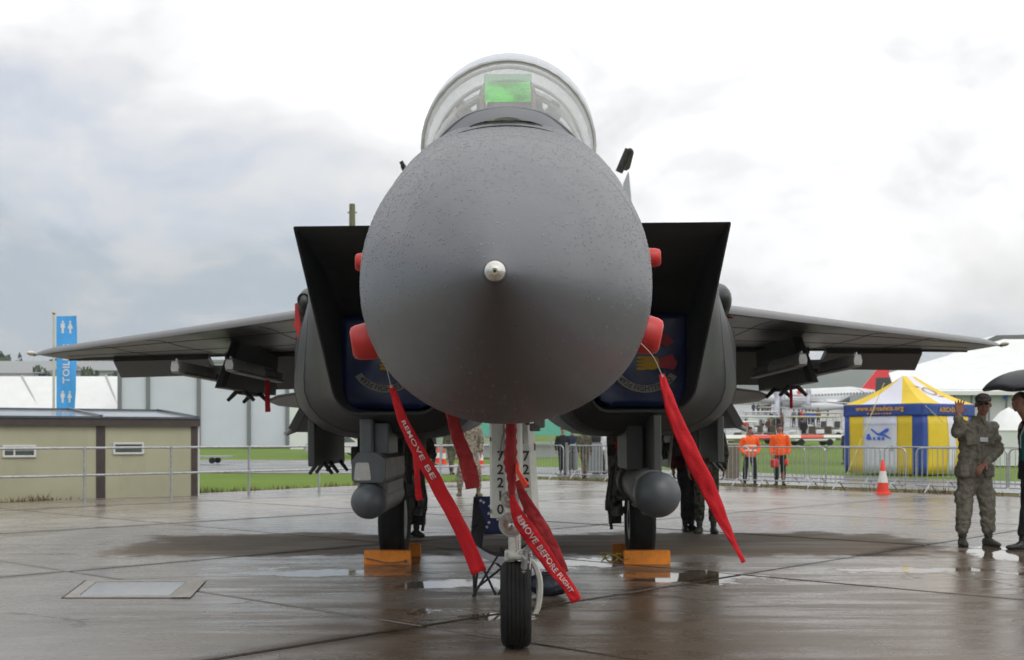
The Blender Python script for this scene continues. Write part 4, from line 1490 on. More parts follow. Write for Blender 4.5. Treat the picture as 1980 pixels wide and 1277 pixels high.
# intake covers of blue canvas with a printed badge
for s_ in (-1, 1):
    lab = 'blue canvas intake cover with banner badge, left of the radome' if s_ < 0 else 'blue canvas intake cover with banner badge, right of the radome'
    base = Vector((s_ * 1.12 + 0.03, 10.84, 1.62))
    mb = MB()
    rows = []
    nx_, nz_ = 16, 16
    for j in range(nz_ + 1):
        row = []
        for i in range(nx_ + 1):
            fx, fz = i / nx_, j / nz_
            x_ = 0.72 + (1.57 - 0.72) * fx
            z_ = 1.645 + (2.48 - 1.645) * fz
            # round the lower corners
            if fz < 0.2:
                inset = 0.15 * (1 - math.sqrt(max(0, 1 - (1 - fz / 0.2) ** 2)))
                x_ = max(0.72 + inset, min(1.57 - inset, x_))
            yy = 10.80 - 0.03 * math.sin(fx * PI) * math.sin(fz * PI) + 0.022 * noise.noise(Vector((x_ * 4.1, z_ * 4.3, s_ * 3.0)))
            row.append((s_ * x_ + 0.03, yy, z_ + s_ * 0.012))
        rows.append(row)
    mb.loft(rows, closed=False)
    mb.v += []
    cov = own(mb, 'intake_cover', M_BLUEC, base, lab, 'intake cover', 'intake covers', smooth=180)
    sol = cov.modifiers.new('thickness', 'SOLIDIFY')
    sol.thickness = 0.012
    YF = 10.755
    # badge centre sits toward the fuselage side
    bx, bz = s_ * 1.17 + 0.03, 1.985
    if s_ < 0:
        bx = -1.13
    L = lambda x, z, d=0.0: Vector((x, YF - d, z)) - base

    def arcband(a0, a1, r0, r1, n=18):
        m2 = MB()
        vs = []
        for k in range(n + 1):
            a = R(a0 + (a1 - a0) * k / n)
            for r_ in (r0, r1):
                vs.append(L(bx + r_ * math.cos(a), bz + 0.10 + 0.92 * r_ * math.sin(a)))
        m2.add(vs, [(2 * k, 2 * k + 1, 2 * k + 3, 2 * k + 2) for k in range(n)])
        return m2
    scr = arcband(212, 328, 0.262, 0.335).build('banner', M_SCROLL, cov, smooth=0)

    def fn(u, v_):
        a = R(270) + u / 0.30
        rr_ = 0.298 - v_
        return L(bx + rr_ * math.cos(a), bz + 0.10 + 0.92 * rr_ * math.sin(a), 0.004)
    text_on('492d FIGHTER SQ', 0.068, fn, M_BLACKP, cov, bold=0.0012)
    # the raised fist: knuckles, thumb and sleeve
    fx0 = bx + (0.02 if s_ > 0 else 0.04)
    m2 = MB()
    def blob(cx_, cz_, rx, rz, n=12, d=0.002):
        vs = [L(cx_ + rx * math.copysign(abs(math.cos(2 * PI * k / n)) ** .7, math.cos(2 * PI * k / n)), cz_ + rz * math.copysign(abs(math.sin(2 * PI * k / n)) ** .7, math.sin(2 * PI * k / n)), d) for k in range(n)]
        return vs, [tuple(range(n))]
    for q in range(4):
        m2.add(*blob(fx0 - 0.055, bz + 0.105 - q * 0.032, 0.046, 0.0135, d=0.001 + q * 0.0006))
    m2.add(*blob(fx0 + 0.03, bz + 0.06, 0.075, 0.062, d=0.0005))
    m2.build('fist_print', M_YELF, cov, smooth=0)
    m2 = MB()
    m2.add([L(fx0 + a, bz + b) for a, b in ((0.10, 0.10), (0.22, 0.14), (0.27, 0.06), (0.24, 0.0), (0.10, 0.02))], [tuple(range(5))])
    m2.add([L(fx0 + a, bz + b) for a, b in ((0.06, 0.27), (0.16, 0.33), (0.24, 0.25), (0.17, 0.20))], [tuple(range(4))])
    m2.build('sleeve_print', M_REDF, cov, smooth=0)
    m2 = MB().tube([L(bx - .25, bz + .17, .03), L(bx - .19, bz + .05, .03), L(bx - .14, bz + .10, .03), L(bx - .07, bz + .22, .02)], 0.006, 5)
    m2.build('cover_strap', M_DARKM, cov)


# red caps over the probes
def cup(c, axis, r, ln, label):
    mb = MB().lathe([(0, r * 1.0), (ln * .5, r * 1.0), (ln * .82, r * .93), (ln * .95, r * .82), (ln, r * .6), (ln * 1.0, 0.002)], c, axis, 24)
    mb.lathe([(-ln * .02, r * 1.04), (ln * .1, r * 1.04)], c, axis, 24)
    return own(mb, 'probe_cover', M_RED, c, label, 'probe cover', 'red probe covers', smooth=50)


cup(P(746, 655, 5.35), (-1.0, -.12, -.16), 0.084, 0.155, 'larger red cap on the probe low on the left of the nose')
cup(P(1210, 640, 5.3), (1.0, -.12, -.20), 0.088, 0.160, 'larger red cap on the probe low on the right of the nose')
cup(P(720, 508, 5.6), (-1.0, -.1, 0.0), 0.045, 0.080, 'small red cap peeping out at the left edge of the nose')
cup(P(1225, 500, 5.5), (1.0, -.1, 0.02), 0.046, 0.125, 'small red cap sticking out at the right edge of the nose')
mb = MB().poly([P(571, 588, 11.7), P(577, 586, 11.7), P(583, 632, 11.7), P(577, 660, 11.7), P(572, 634, 11.7), P(565, 630, 11.7), P(571, 624, 11.7)], 0.05, (0, 1, 0))
own(mb, 'gun_port_cover', M_RED, P(575, 620, 11.7), 'narrow red cover strip beside the gun port at the left wing root', 'cover', smooth=0)
mb = MB().lathe([(0, .022), (.06, .022), (.07, .012), (.10, .010)], P(1405, 612, 12.2), (1, -.3, 0), 12)
own(mb, 'light_cover', M_RED, P(1412, 612, 12.2), 'tiny red plug at the root of the right wing leading edge', 'cover')


# ---- ribbons
def ribbon(pts, D0, D1=None, yscale=0.0, nsub=10, seed=1.0, flut=0.012):
    """pts: photo positions and widths in px along the ribbon; returns frame(u, v) -> world and the mesh"""
    D1 = D0 if D1 is None else D1
    rows = crom(pts, nsub)
    n = len(rows)
    P3 = []
    for i, r_ in enumerate(rows):
        f = i / (n - 1)
        D = D0 + (D1 - D0) * f + flut * math.sin(f * 7 + seed)
        P3.append((P(r_[0], r_[1], D), r_[2] * D / F))
    def frame(u, v_):
        x = max(0, min(0.99999, u)) * (n - 1)
        i = int(x)
        t_ = x - i
        a, b = P3[i], P3[i + 1]
        c = a[0].lerp(b[0], t_)
        wd = a[1] * (1 - t_) + b[1] * t_
        tan = (P3[min(i + 2, n - 1)][0] - P3[max(i - 1, 0)][0]).normalized()
        nrm = Vector((tan.z, 0, -tan.x))
        if nrm.x < 0:
            nrm = -nrm
        q = c + nrm * wd * v_
        q.y += 0.25 * wd * (v_ * v_) + 0.18 * wd * math.sin(u * 9 + seed * 3) * v_
        q.y += 0.16 * wd * noise.noise(Vector((u * 16 + seed * 5, v_ * 2.6, seed))) + 0.02 * wd * noise.noise(Vector((u * 45, v_ * 6, seed)))
        q.x += 0.07 * wd * noise.noise(Vector((u * 14, 3.3, seed * 2)))
        return q
    mb = MB()
    m_ = 8
    rws = [[frame(i / (n - 1), -0.5 + k / m_) for k in range(m_ + 1)] for i in range(n)]
    mb.loft(rws, closed=False)
    ln = sum((P3[i + 1][0] - P3[i][0]).length for i in range(n - 1))
    return mb, frame, ln, P3


def streamer(pts, D0, label, D1=None, m_=None, text=None, ftop=None, wire=None, seed=1.0, group='red streamers', pts_eye=True, tsize=0.75, trange=(0.2, 0.9)):
    mb, fr, ln, P3 = ribbon(pts, D0, D1, seed=seed)
    org = P3[0][0].copy()
    root = mb.build('warning_streamer', m_ or M_REDC, None, org=org, smooth=180, fix=False)
    tag(root, label, 'streamer', group)
    so = root.modifiers.new('thickness', 'SOLIDIFY')
    so.thickness = 0.0025
    if wire:
        w_ = [P(*q) - org for q in wire]
        MB().tube(crom(w_, 4), 0.0022, 5).build('wire', M_CABLE, root)
    if text:
        wd = np.mean([p[1] for p in P3[len(P3) // 3:]])
        me = text_mesh(text, 1.0, 0, 1.05, 0.012)
        us = [v_.co.x for v_ in me.vertices]
        u0, u1 = min(us), max(us)
        a, b = trange
        for v_ in me.vertices:
            u = a + (b - a) * (v_.co.x - u0) / (u1 - u0)
            p = fr(u, v_.co.y * tsize)
            p.y -= 0.0075
            v_.co = p - org
        me.materials.clear()
        me.materials.append(M_PRINT)
        o = bpy.data.objects.new('lettering', me)
        COL.objects.link(o)
        o.parent = root
    if pts_eye:
        mb = MB().lathe([(-.003, .007), (.003, .007)], fr(0.012, 0) - org, (0, 1, 0), 10)
        mb.build('eyelet', M_CABLE, root)
    return root


streamer([(756, 746, 9), (764, 768, 14), (780, 815, 20), (806, 868, 25), (845, 938, 27), (888, 1018, 27), (926, 1107, 31)], 5.15,
         'long red streamer trailing from the left probe cap, part of its warning in white', text='REMOVE BE', wire=[(744, 682, 5.25), (748, 712, 5.18), (756, 746, 5.15)], seed=0.7, trange=(0.33, 0.64), tsize=0.50)
streamer([(1279, 724, 10), (1290, 762, 20), (1308, 812, 27), (1338, 882, 31), (1372, 950, 30), (1402, 1015, 20), (1420, 1052, 11), (1438, 1088, 8)], 5.15,
         'long plain red streamer trailing from the right probe cap', wire=[(1222, 650, 5.1), (1243, 668, 5.1), (1264, 692, 5.12), (1279, 724, 5.15)], seed=2.2)
streamer([(868, 786, 20), (882, 835, 24), (898, 880, 28), (909, 915, 32), (914, 945, 26)], 6.4,
         'short red streamer hanging from the belly just left of the nose gear', seed=4, pts_eye=False, m_=M_REDD)
streamer([(801, 858, 10), (805, 900, 11), (808, 940, 12), (811, 968, 14)], 9.3,
         'narrow red strip hanging behind the long left streamer', seed=1.4, pts_eye=False, m_=M_REDC)
streamer([(517, 722, 8), (517, 750, 9), (518, 797, 11)], 15.3, 'short red tag hanging from the launch rail under the left wing', seed=3, pts_eye=False)
streamer([(1529, 748, 5), (1530, 770, 6), (1530, 790, 6)], 15.3, 'short red tag hanging from the pylon under the right wing', seed=3, pts_eye=False)
streamer([(1193, 850, 18), (1203, 870, 22), (1210, 890, 30), (1222, 902, 22)], 12.6, 'dark red strap slung across the right main gear, outer half', seed=5, pts_eye=False, m_=M_REDD)
streamer([(1226, 858, 10), (1218, 878, 20), (1208, 898, 26)], 12.55, 'dark red strap slung across the right main gear, inner half', seed=6, pts_eye=False, m_=M_REDD)
# red sleeve over the gear pin, with its two ribbons
mb, fr, ln, P3 = ribbon([(988, 806, 22), (988, 850, 22), (987, 892, 26), (989, 925, 18), (990, 962, 12)], 7.62, seed=2)
org = P3[0][0].copy()
rings = []
for i in range(len(P3)):
    c, wd = P3[i]
    rings.append([c + Vector((math.cos(2 * PI * k / 12) * wd * .5 * (1 + .12 * math.sin(i * 1.3 + k)), math.sin(2 * PI * k / 12) * wd * .32, 0)) for k in range(12)])
own(MB().loft(rings), 'pin_sleeve', M_REDD, org, 'red cloth sleeve wrapped down the middle of the nose gear', 'sleeve', smooth=60)
streamer([(990, 958, 8), (996, 985, 20), (1012, 1015, 31), (1042, 1058, 31), (1072, 1100, 27), (1096, 1130, 23), (1115, 1163, 22)], 7.5,
         'red streamer below the nose gear sleeve with its white warning in full', text='REMOVE BEFORE FLIGHT', seed=0.3, trange=(0.25, 0.91), tsize=0.54, pts_eye=False)
streamer([(1000, 930, 10), (1012, 960, 18), (1034, 1000, 26), (1058, 1038, 26), (1078, 1075, 20), (1094, 1108, 14)], 7.72,
         'darker red streamer blown out behind the lettered one at the nose gear', seed=3.1, pts_eye=False, m_=M_REDD)
mb = MB().tube([P(1000, 896, 7.6), P(1001, 912, 7.58), P(1009, 926, 7.56), P(1019, 941, 7.54)], [.012, .015, .017, .019], 10)
own(mb, 'marker_light_stick', mat('neon_red', (0.95, 0.06, 0.01), 0.35, var=.08), P(1000, 896, 7.6), 'neon orange-red stick tied to the nose gear beside the red sleeve', 'marker stick', smooth=60)


# ---- chocks
def chock(x, d, ln, label, rope=True):
    root = thing('wheel_chock', (x, d, 0), label, 'wheel chock', 'orange wheel chocks')
    mb = MB().loft([[Vector((x + a, d - .085, 0.0)), Vector((x + a, d - .07, .145)), Vector((x + a, d + .01, .15)), Vector((x + a, d + .085, 0.0))] for a in (-ln / 2, -ln / 2 + .01, ln / 2 - .01, ln / 2)])
    mb2 = MB()
    mb2.v, mb2.f = mb.v, mb.f
    part(mb2, 'chock_bar', M_ORANGE, root, smooth=0)
    if rope:
        pts = [(x - ln / 2 + .02, d - .10, .07), (x - ln / 4, d - .105, .05), (x, d - .10, .02), (x + ln / 4, d - .11, .03), (x + ln / 2 - .04, d - .10, .04)]
        part(MB().tube(crom(pts, 4), 0.007, 6), 'rope', mat('grey_rope', (.25, .2, .15), .8, var=.3, nscale=50), root)
        part(MB().lathe([(-.006, .02), (.006, .02)], (x + ln / 2 - .05, d - .092, .035), (0, 1, 0), 10), 'eye_bolt', M_MIDM, root)
    return root


cl = P(750, 1088, 13.0)
chock(cl.x, 13.0, 0.50, 'orange chock in front of the left main wheel')
cr_ = P(1250, 1086, 13.0)
chock(cr_.x, 13.0, 0.50, 'orange chock in front of the right main wheel', rope=False)
chock(P(775, 1070, 13.86).x, 13.88, 0.46, 'orange chock behind the left main wheel', rope=False)
chock(P(1212, 1070, 13.86).x, 13.88, 0.34, 'orange chock behind the right main wheel', rope=False)
pts = []
for k in range(34):
    a = k * 0.62
    r_ = 0.07 + 0.012 * math.sin(k * 1.7)
    pts.append((P(1176, 1090, 12.9).x + r_ * 1.3 * math.cos(a) + 0.0015 * k, 12.85 + r_ * math.sin(a) * 1.4, 0.03 + 0.10 * abs(math.sin(k * .41))))
pts += [(P(1200, 1070, 13).x, 12.88, .05), (P(1215, 1070, 13).x, 12.9, .07)]
own(MB().tube(crom(pts, 2), 0.006, 5), 'rope_coil', M_ROPE, (P(1176, 1090, 12.9).x, 12.85, 0), 'loose coil of yellow rope beside the right wheel chocks', 'rope')

# ---- inspection cover let into the slab
c0, c1, c2, c3 = G(118, 1158), G(352, 1158), G(392, 1123), G(165, 1123)
cc_ = (c0 + c1 + c2 + c3) / 4
ic = thing('inspection_cover', cc_, 'flat rectangular concrete inspection cover with a wet pale top, set in the apron at left', 'inspection cover')
def quad_between(a, b, z0, z1, name, m_):
    o = [p + (cc_ - p) * a for p in (c0, c1, c2, c3)]
    i_ = [p + (cc_ - p) * b for p in (c0, c1, c2, c3)]
    mb = MB()
    mb.add([(p.x, p.y, z0) for p in o] + [(p.x, p.y, z1) for p in o] + [(p.x, p.y, z1) for p in i_] + [(p.x, p.y, z0) for p in i_],
           [(k, (k + 1) % 4, (k + 1) % 4 + 4, k + 4) for k in range(4)] + [(k + 4, (k + 1) % 4 + 4, (k + 1) % 4 + 8, k + 8) for k in range(4)])
    return part(mb, name, m_, ic, smooth=0)
M_COVC = mat('cover_concrete', (0.30, 0.28, 0.25), 0.5, var=.15, nscale=9)
M_COVW = mat('wet_cover_top', (0.27, 0.26, 0.25), 0.10, var=.08, nscale=4, spec=.8)
quad_between(0.0, 0.04, -0.03, 0.006, 'rebate', M_JOINT)
quad_between(0.04, 0.24, -0.03, 0.009, 'cover_frame', M_COVC)
i_ = [p + (cc_ - p) * 0.25 for p in (c0, c1, c2, c3)]
part(MB().add([(p.x, p.y, 0.0075) for p in i_], [(0, 1, 2, 3)]), 'cover_plate', M_COVW, ic, smooth=0)
e0, e1, e2, e3 = G(330, 1158), G(368, 1158), G(400, 1123), G(372, 1123)
part(MB().add([(p.x, p.y, 0.012) for p in (e0, e1, e2, e3)], [(0, 1, 2, 3)]), 'end_strip', M_COVC, ic, smooth=0)

# ---- folding camp chair behind the nose wheel
CD = 10.35
cx0 = P(914, 1155, CD).x
ch = thing('camp_chair', (cx0 + .25, CD, 0), 'folding camp chair with starry blue back behind the nose wheel', 'camp chair')
M_TUBE = mat('black_tube', (0.012, 0.012, 0.013), 0.4, .3)
M_SEATG = mat('chair_grey_cloth', (0.28, 0.28, 0.31), .8, var=.12)
M_NAVY = mat('navy_cloth', (0.010, 0.016, 0.07), .8, var=.2)
def ct(a, b, r_=.011, nm='chair_leg'):
    part(MB().tube([Vector((cx0, CD, 0)) + Vector(a), Vector((cx0, CD, 0)) + Vector(b)], r_, 7), nm, M_TUBE, ch)
wd = 0.50
for a, b in (((0, 0, 0), (.26, .0, .42)), ((.02, 0, 0), (.0, 0, .50)), ((.20, 0, .01), (0, 0, .44)), ((.22, 0, .01), (.44, 0, .44)), ((wd, 0, 0), (.24, 0, .42)), ((wd, 0, 0), (wd, .0, .5)),
             ((0, .42, 0), (.5, .42, .4)), ((wd, .42, 0), (0, .42, .4)), ((.02, 0, .0), (.05, .42, .4)), ((wd, 0, .0), (wd - .05, .42, .4)), ((0, .40, .35), (.02, .45, .86)), ((wd, .40, .35), (wd - .02, .45, .86)),
             ((0, .42, .0), (.0, .0, .4)), ((wd, .42, .0), (wd, .0, .4))):
    ct(a, b)
def cloth(pts4, sag, name, m_, th=.008):
    a, b, c, d = [Vector(q) + Vector((cx0, CD, 0)) for q in pts4]
    rows = []
    for j in range(9):
        rows.append([a.lerp(b, i / 10).lerp(d.lerp(c, i / 10), j / 8) + Vector((0, 0, -sag * math.sin(i / 10 * PI) * (1 if name != 'chair_back' else 0))) + Vector((0, (sag if name == 'chair_back' else 0) * math.sin(i / 10 * PI), 0)) for i in range(11)])
    o = part(MB().loft(rows, closed=False), name, m_, ch, smooth=180, fix=False)
    o.modifiers.new('t', 'SOLIDIFY').thickness = th
    return o
cloth([(0, 0, .46), (wd, 0, .46), (wd, .42, .44), (0, .42, .44)], .11, 'chair_seat', M_BLACKC)
cloth([(0, -.005, .40), (wd, -.005, .40), (wd, -.005, .46), (0, -.005, .46)], .12, 'seat_front', M_SEATG)
cloth([(0.0, .42, .50), (wd, .42, .50), (wd, .46, .84), (0.0, .46, .84)], .05, 'chair_back', M_NAVY)
cloth([(-.01, .0, .60), (.05, .0, .60), (.05, .42, .62), (-.01, .42, .62)], .02, 'armrest', M_BLACKC)
cloth([(wd - .04, .0, .60), (wd + .01, .0, .60), (wd + .01, .42, .62), (wd - .04, .42, .62)], .02, 'armrest', M_BLACKC)
cloth([(-.02, .02, .44), (.08, .02, .42), (.10, .40, .62), (.0, .42, .84)], .0, 'chair_side', M_BLACKC)
st = MB()
for q in range(26):
    sx, sz = random.uniform(.02, .48), random.uniform(.56, .82)
    yy = CD + .42 + .04 * (sz - .5) / .34 + .05 * math.sin(sx / wd * PI) - .012
    for a in range(5):
        a0 = a * 2 * PI / 5 + PI / 2
        r_ = .017
        st.add([(cx0 + sx, yy, sz), (cx0 + sx + r_ * .45 * math.cos(a0 - .63), yy, sz + r_ * .45 * math.sin(a0 - .63)), (cx0 + sx + r_ * math.cos(a0), yy, sz + r_ * math.sin(a0)), (cx0 + sx + r_ * .45 * math.cos(a0 + .63), yy, sz + r_ * .45 * math.sin(a0 + .63))], [(0, 1, 2, 3)])
o = part(st, 'star_print', M_PRINT, ch, smooth=0)
o['kind'] = 'stuff'

# ---- dark kit bag behind the nose wheel
bl = P(1062, 1155, 10.3)
mb = MB()
mb.ball((bl.x, 10.4, .10), (.19, .13, .105), 18, 12)
mb.box((bl.x + .02, 10.4, .09), (.30, .22, .15), bev=.05)
me = remesh(mb, .014, .018, 14, 2, 3.0)
bag = mesh_obj('kit_bag', me, mat('bag_blue', (0.016, 0.022, 0.034), .55, var=.4, nscale=6))
tag(bag, 'dark blue kit bag lying on the wet apron right of the nose wheel', 'bag')
h_ = MB().tube([(bl.x - .10, 10.30, .16), (bl.x - .06, 10.24, .20), (bl.x + .04, 10.24, .20), (bl.x + .09, 10.30, .15)], .01, 6).build('bag_handle', M_BLACKC, bag)
# ------------------------------------------------------------------ surroundings
M_BEIGE = mat('beige_panel', (0.40, 0.385, 0.265), 0.6, var=.05, nscale=1.2, dirt=.12)
M_BROWN = mat('brown_trim', (0.055, 0.042, 0.036), 0.5, var=.15)
M_ROOF = mat('wet_roof_sheet', (0.30, 0.32, 0.34), 0.12, .1, var=.12, nscale=1.5, spec=.8)
M_ROOFD = mat('roof_edge_slate', (0.085, 0.10, 0.115), 0.3, var=.15)
M_UPVC = mat('white_window_frame', (0.62, 0.62, 0.60), 0.4, var=.04)
M_PANE = mat('dark_pane', (0.07, 0.085, 0.08), 0.08, var=.3, nscale=2, spec=.9)
M_BLIND = mat('pane_blind', (0.26, 0.28, 0.27), 0.3, var=.1)
M_TENTW = mat('white_tent', (0.74, 0.75, 0.74), 0.55, var=.03, nscale=.8)
M_PANEL = mat('pale_hangar_panel', (0.63, 0.65, 0.74), 0.55, var=.03, nscale=.4)
M_COLM = mat('grey_column', (0.17, 0.18, 0.19), 0.5, var=.08)
M_ROOFG = mat('grey_far_roof', (0.24, 0.25, 0.25), 0.6, var=.06)
M_WALLG = mat('grey_far_wall', (0.42, 0.43, 0.43), 0.7, var=.06)
M_LEAF = mat('leaf_green', (0.045, 0.075, 0.028), 0.8, var=.4, nscale=2)
M_BARK = mat('bark', (0.07, 0.05, 0.035), 0.9, var=.3)

# ---- portable building behind the railing
W0, W1 = G(-40, 973.5), G(400, 961.5)
wdir = (W1 - W0).normalized()
for q_ in (W0, W1):
    q_ += Vector((-wdir.y, wdir.x, 0)) * .75
wn = Vector((wdir.y, -wdir.x, 0))          # towards the camera
wl = (W1 - W0).length
pb = empty('portable_building', (W0.x, W0.y, 0), (0, 0, math.atan2(wdir.y, wdir.x)), 'long beige portable building with brown trim and a wet low roof, behind the railing', 'building')
def pbp(mb, name, m_, parent=None, smooth=0):
    return mb.build(name, m_, parent or pb, smooth=smooth)
x2 = wl * 0.545                      # joint between the two units (local x)
TOPW = 1.62
for (a, b, nm) in ((-4.5, x2 - .10, 'wall'), (x2 + .10, wl - .13, 'wall')):
    mb = MB().box(((a + b) / 2, 1.5, (TOPW - .5) / 2), (b - a, 3.0, TOPW + .5))
    wall = pbp(mb, nm, M_BEIGE)
for xx, wdt in ((x2, .20), (wl - .065, .14)):
    pbp(MB().box((xx, 1.5, (TOPW - .5) / 2), (wdt, 3.03, TOPW + .5)), 'corner_post', M_BROWN)
pbp(MB().box(((wl - 4.5) / 2 + .02, 1.48, TOPW + .10), (wl + 4.5 + .06, 3.16, .20)), 'fascia', M_BROWN)
pbp(MB().box((wl + .045, .02, .85), (.035, .05, 1.75)), 'downpipe', M_UPVC)
for a, b in ((-4.6, x2 + .02), (x2 + .06, wl + .02)):
    mb = MB().loft([[(a, -.10, TOPW + .203), (a, 3.1, TOPW + .42), (a, 3.1, TOPW + .36), (a, -.10, TOPW + .17)], [(b, -.10, TOPW + .203), (b, 3.1, TOPW + .42), (b, 3.1, TOPW + .36), (b, -.10, TOPW + .17)]])
    rf = pbp(mb, 'roof', M_ROOF)
    mb = MB().box((b - .04, 1.5, TOPW + .335), (.09, 3.25, .06), Matrix.Rotation(math.atan2(.22, 3.2), 3, 'X'))
    mb.box(((a + b) / 2, 3.1, TOPW + .43), (b - a, .09, .06))
    pbp(mb, 'roof_edging', M_ROOFD, rf)
    pbp(MB().box(((a + b) / 2, -.115, TOPW + .195), (b - a, .03, .045)), 'gutter', M_ROOFD, rf)
for px0, px1, py0, py1, split in ((5, 70, 861, 885, True), (219, 279, 856, 879, False)):
    xa = (P(px0, 870, W0.y + (W1.y - W0.y) * (px0 + 40) / 440) - Vector((W0.x, W0.y, 0))).dot(wdir)
    xb = (P(px1, 870, W0.y + (W1.y - W0.y) * (px1 + 40) / 440) - Vector((W0.x, W0.y, 0))).dot(wdir)
    dd = W0.y + (W1.y - W0.y) * (px0 + 65) / 440
    za, zb = P(0, py1, dd).z, P(0, py0, dd).z
    fw = .045
    mb = MB().box(((xa + xb) / 2, -.012, (za + zb) / 2), (xb - xa, .06, zb - za))
    # frame as four bars
    mb = MB()
    mb.box(((xa + xb) / 2, -.02, zb - fw / 2), (xb - xa, .05, fw), bev=.006)
    mb.box(((xa + xb) / 2, -.02, za + fw / 2), (xb - xa, .05, fw), bev=.006)
    mb.box((xa + fw / 2, -.018, (za + zb) / 2), (fw, .05, zb - za - .01), bev=.006)
    mb.box((xb - fw / 2, -.018, (za + zb) / 2), (fw, .05, zb - za - .01), bev=.006)
    if split:
        mb.box((xa + (xb - xa) * .35, -.016, (za + zb) / 2), (fw * .8, .045, zb - za - .02), bev=.005)
    fr_ = pbp(mb, 'window', M_UPVC)
    pbp(MB().box(((xa + xb) / 2, -.004, (za + zb) / 2), (xb - xa - .04, .012, zb - za - .04)), 'pane', M_PANE, fr_)
    pbp(MB().box(((xa + xb) / 2, -.0135, zb - (zb - za) * .40), (xb - xa - 2 * fw, .006, .05)), 'blind', M_BLIND, fr_)

# weeds along the foot of the building and the slab edge
wv = MB()
WE = [(A_L0 - ldir * 4 + nl * .25), A_L1 + nl * .3, A_TOP + Vector((0, .4)), A_R1 + Vector((.45, .45)), A_R1 + rdir * 10 + Vector((.45, .45))]
seglen = [(WE[i + 1] - WE[i]).length for i in range(4)]
for q in range(5200):
    r_ = random.uniform(0, sum(seglen))
    i = 0
    while r_ > seglen[i]:
        r_ -= seglen[i]
        i += 1
    d_ = (WE[i + 1] - WE[i]).normalized()
    p = WE[i] + d_ * r_ + Vector((-d_.y, d_.x)) * random.gauss(0, .16)
    dens = noise.noise(Vector((p.x * 1.3, p.y * 1.3, 3)))
    if dens < random.uniform(-.5, .35):
        continue
    h_ = (.05 + .13 * max(0, dens + .3)) * random.uniform(.5, 1.5)
    a = random.uniform(0, PI)
    dx_, dy_ = math.cos(a) * .012, math.sin(a) * .012
    lx, ly = random.gauss(0, h_ * .35), random.gauss(0, h_ * .35)
    wv.add([(p.x - dx_, p.y - dy_, -.02), (p.x + dx_, p.y + dy_, -.02), (p.x + lx, p.y + ly, h_)], [(0, 1, 2)])
M_WEED = mat('dry_weeds', (0.12, 0.065, 0.02), .9, var=.3, nscale=1.5, col2=(0.10, 0.10, 0.025))
tag(wv.build('weeds', M_WEED, smooth=0, fix=False), kind='stuff')
# clump of dead bracken at the foot of the wall
wv = MB()
bc = G(66, 966)
for q in range(420):
    p = bc + Vector((random.gauss(0, .22), random.gauss(0, .1), 0))
    h_ = random.uniform(.05, .26) * math.exp(-((p.x - bc.x) / .3) ** 2)
    lx = random.gauss(0, .06)
    wv.add([(p.x - .01, p.y, -.02), (p.x + .01, p.y, -.02), (p.x + lx, p.y, h_)], [(0, 1, 2)])
tag(wv.build('dead_plant', mat('dead_plant', (0.16, 0.06, 0.02), .9, var=.4), smooth=0, fix=False), 'clump of brown dead weeds at the foot of the beige building', 'plant')

# ---- railing
rp_ = [G(163, 970), G(323, 965.5), G(478, 957.5), G(617, 951.5)]
rdv = (rp_[3] - rp_[0]).normalized()
step = (rp_[3] - rp_[0]).length / 3
rail = empty('railing', rp_[0], (0, 0, math.atan2(rdv.y, rdv.x)), 'galvanised tube railing with two rails along the left edge of the apron', 'railing')
for k in range(-3, 7):
    mb = MB().tube([(k * step, 0, -.05), (k * step, 0, 1.14)], .026, 8)
    for zz in (1.12, .56, .04):
        mb.tube([(k * step, 0, zz - .045), (k * step, 0, zz + .045)], .036, 8)
    mb.build('post', M_GALV, rail)
for zz, nm in ((1.14, 'top_rail'), (.56, 'middle_rail')):
    pts = []
    for k in range(-3 * 4, 6 * 4 + 1):
        pts.append((k * step / 4, 0, zz + .006 * noise.noise(Vector((k * .6, zz, 1)))))
    mb = MB().tube(pts, .026, 8)
    for k in (-1.4, 1.6, 3.45):
        mb.tube([(k * step, 0, zz), (k * step + .10, 0, zz)], .032, 8)
    mb.build(nm, M_GALV, rail)

# ---- banner flag
fl = P(104, 845, 38)
flag = thing('banner_flag', (fl.x, fl.y, 0), 'tall blue TOILETS banner on a white pole behind the beige building', 'banner')
zt = P(0, 606, 38).z
part(MB().tube([(fl.x, 38, 0), (fl.x, 38, zt - .04)], [.055, .035], 8), 'pole', mat('cream_pole', (.55, .54, .48), .4, var=.05), flag)
part(MB().ball((fl.x, 38, zt), .055), 'finial', mat('brass_ball', (.45, .32, .08), .3, .7), flag)
FX0, FX1 = P(109, 0, 38).x, P(148, 0, 38).x
FZ1, FZ0 = P(0, 612, 38).z, P(0, 800, 38).z
def flagpt(u, v_):       # u 0..1 across, v 0..1 up
    wdt = (FX1 - FX0) * (1 - .12 * max(0, .25 - v_) / .25 * u)
    return Vector((FX0 + wdt * u, 38 + .05 * math.sin(v_ * 7 + u * 2.5) * u, FZ0 + (FZ1 - FZ0) * v_ + .02 * u * math.sin(v_ * 20)))
mb = MB().loft([[flagpt(i / 8, j / 30) for i in range(9)] for j in range(31)], closed=False)
M_FLAG = mat('flag_blue', (0.07, 0.38, 0.88), .7, var=.06)
part(mb, 'flag_cloth', M_FLAG, flag, smooth=180, fix=False)
M_FLAGP = mat('flag_print', (.72, .72, .78), .7, var=.03)
fo = Vector(flag.location)
sz = .27
vc = (P(0, 704, 38).z - FZ0) / (FZ1 - FZ0)
def fmap(u, v_):          # lettering turned to read upwards
    uu = .52 - v_ / (FX1 - FX0)
    vv = vc + u / (FZ1 - FZ0)
    p = flagpt(uu, vv)
    p.y -= .012
    return p - fo
text_on('TOILETS', sz * 1.15, fmap, M_FLAGP, flag, spacing=1.08, bold=.008)
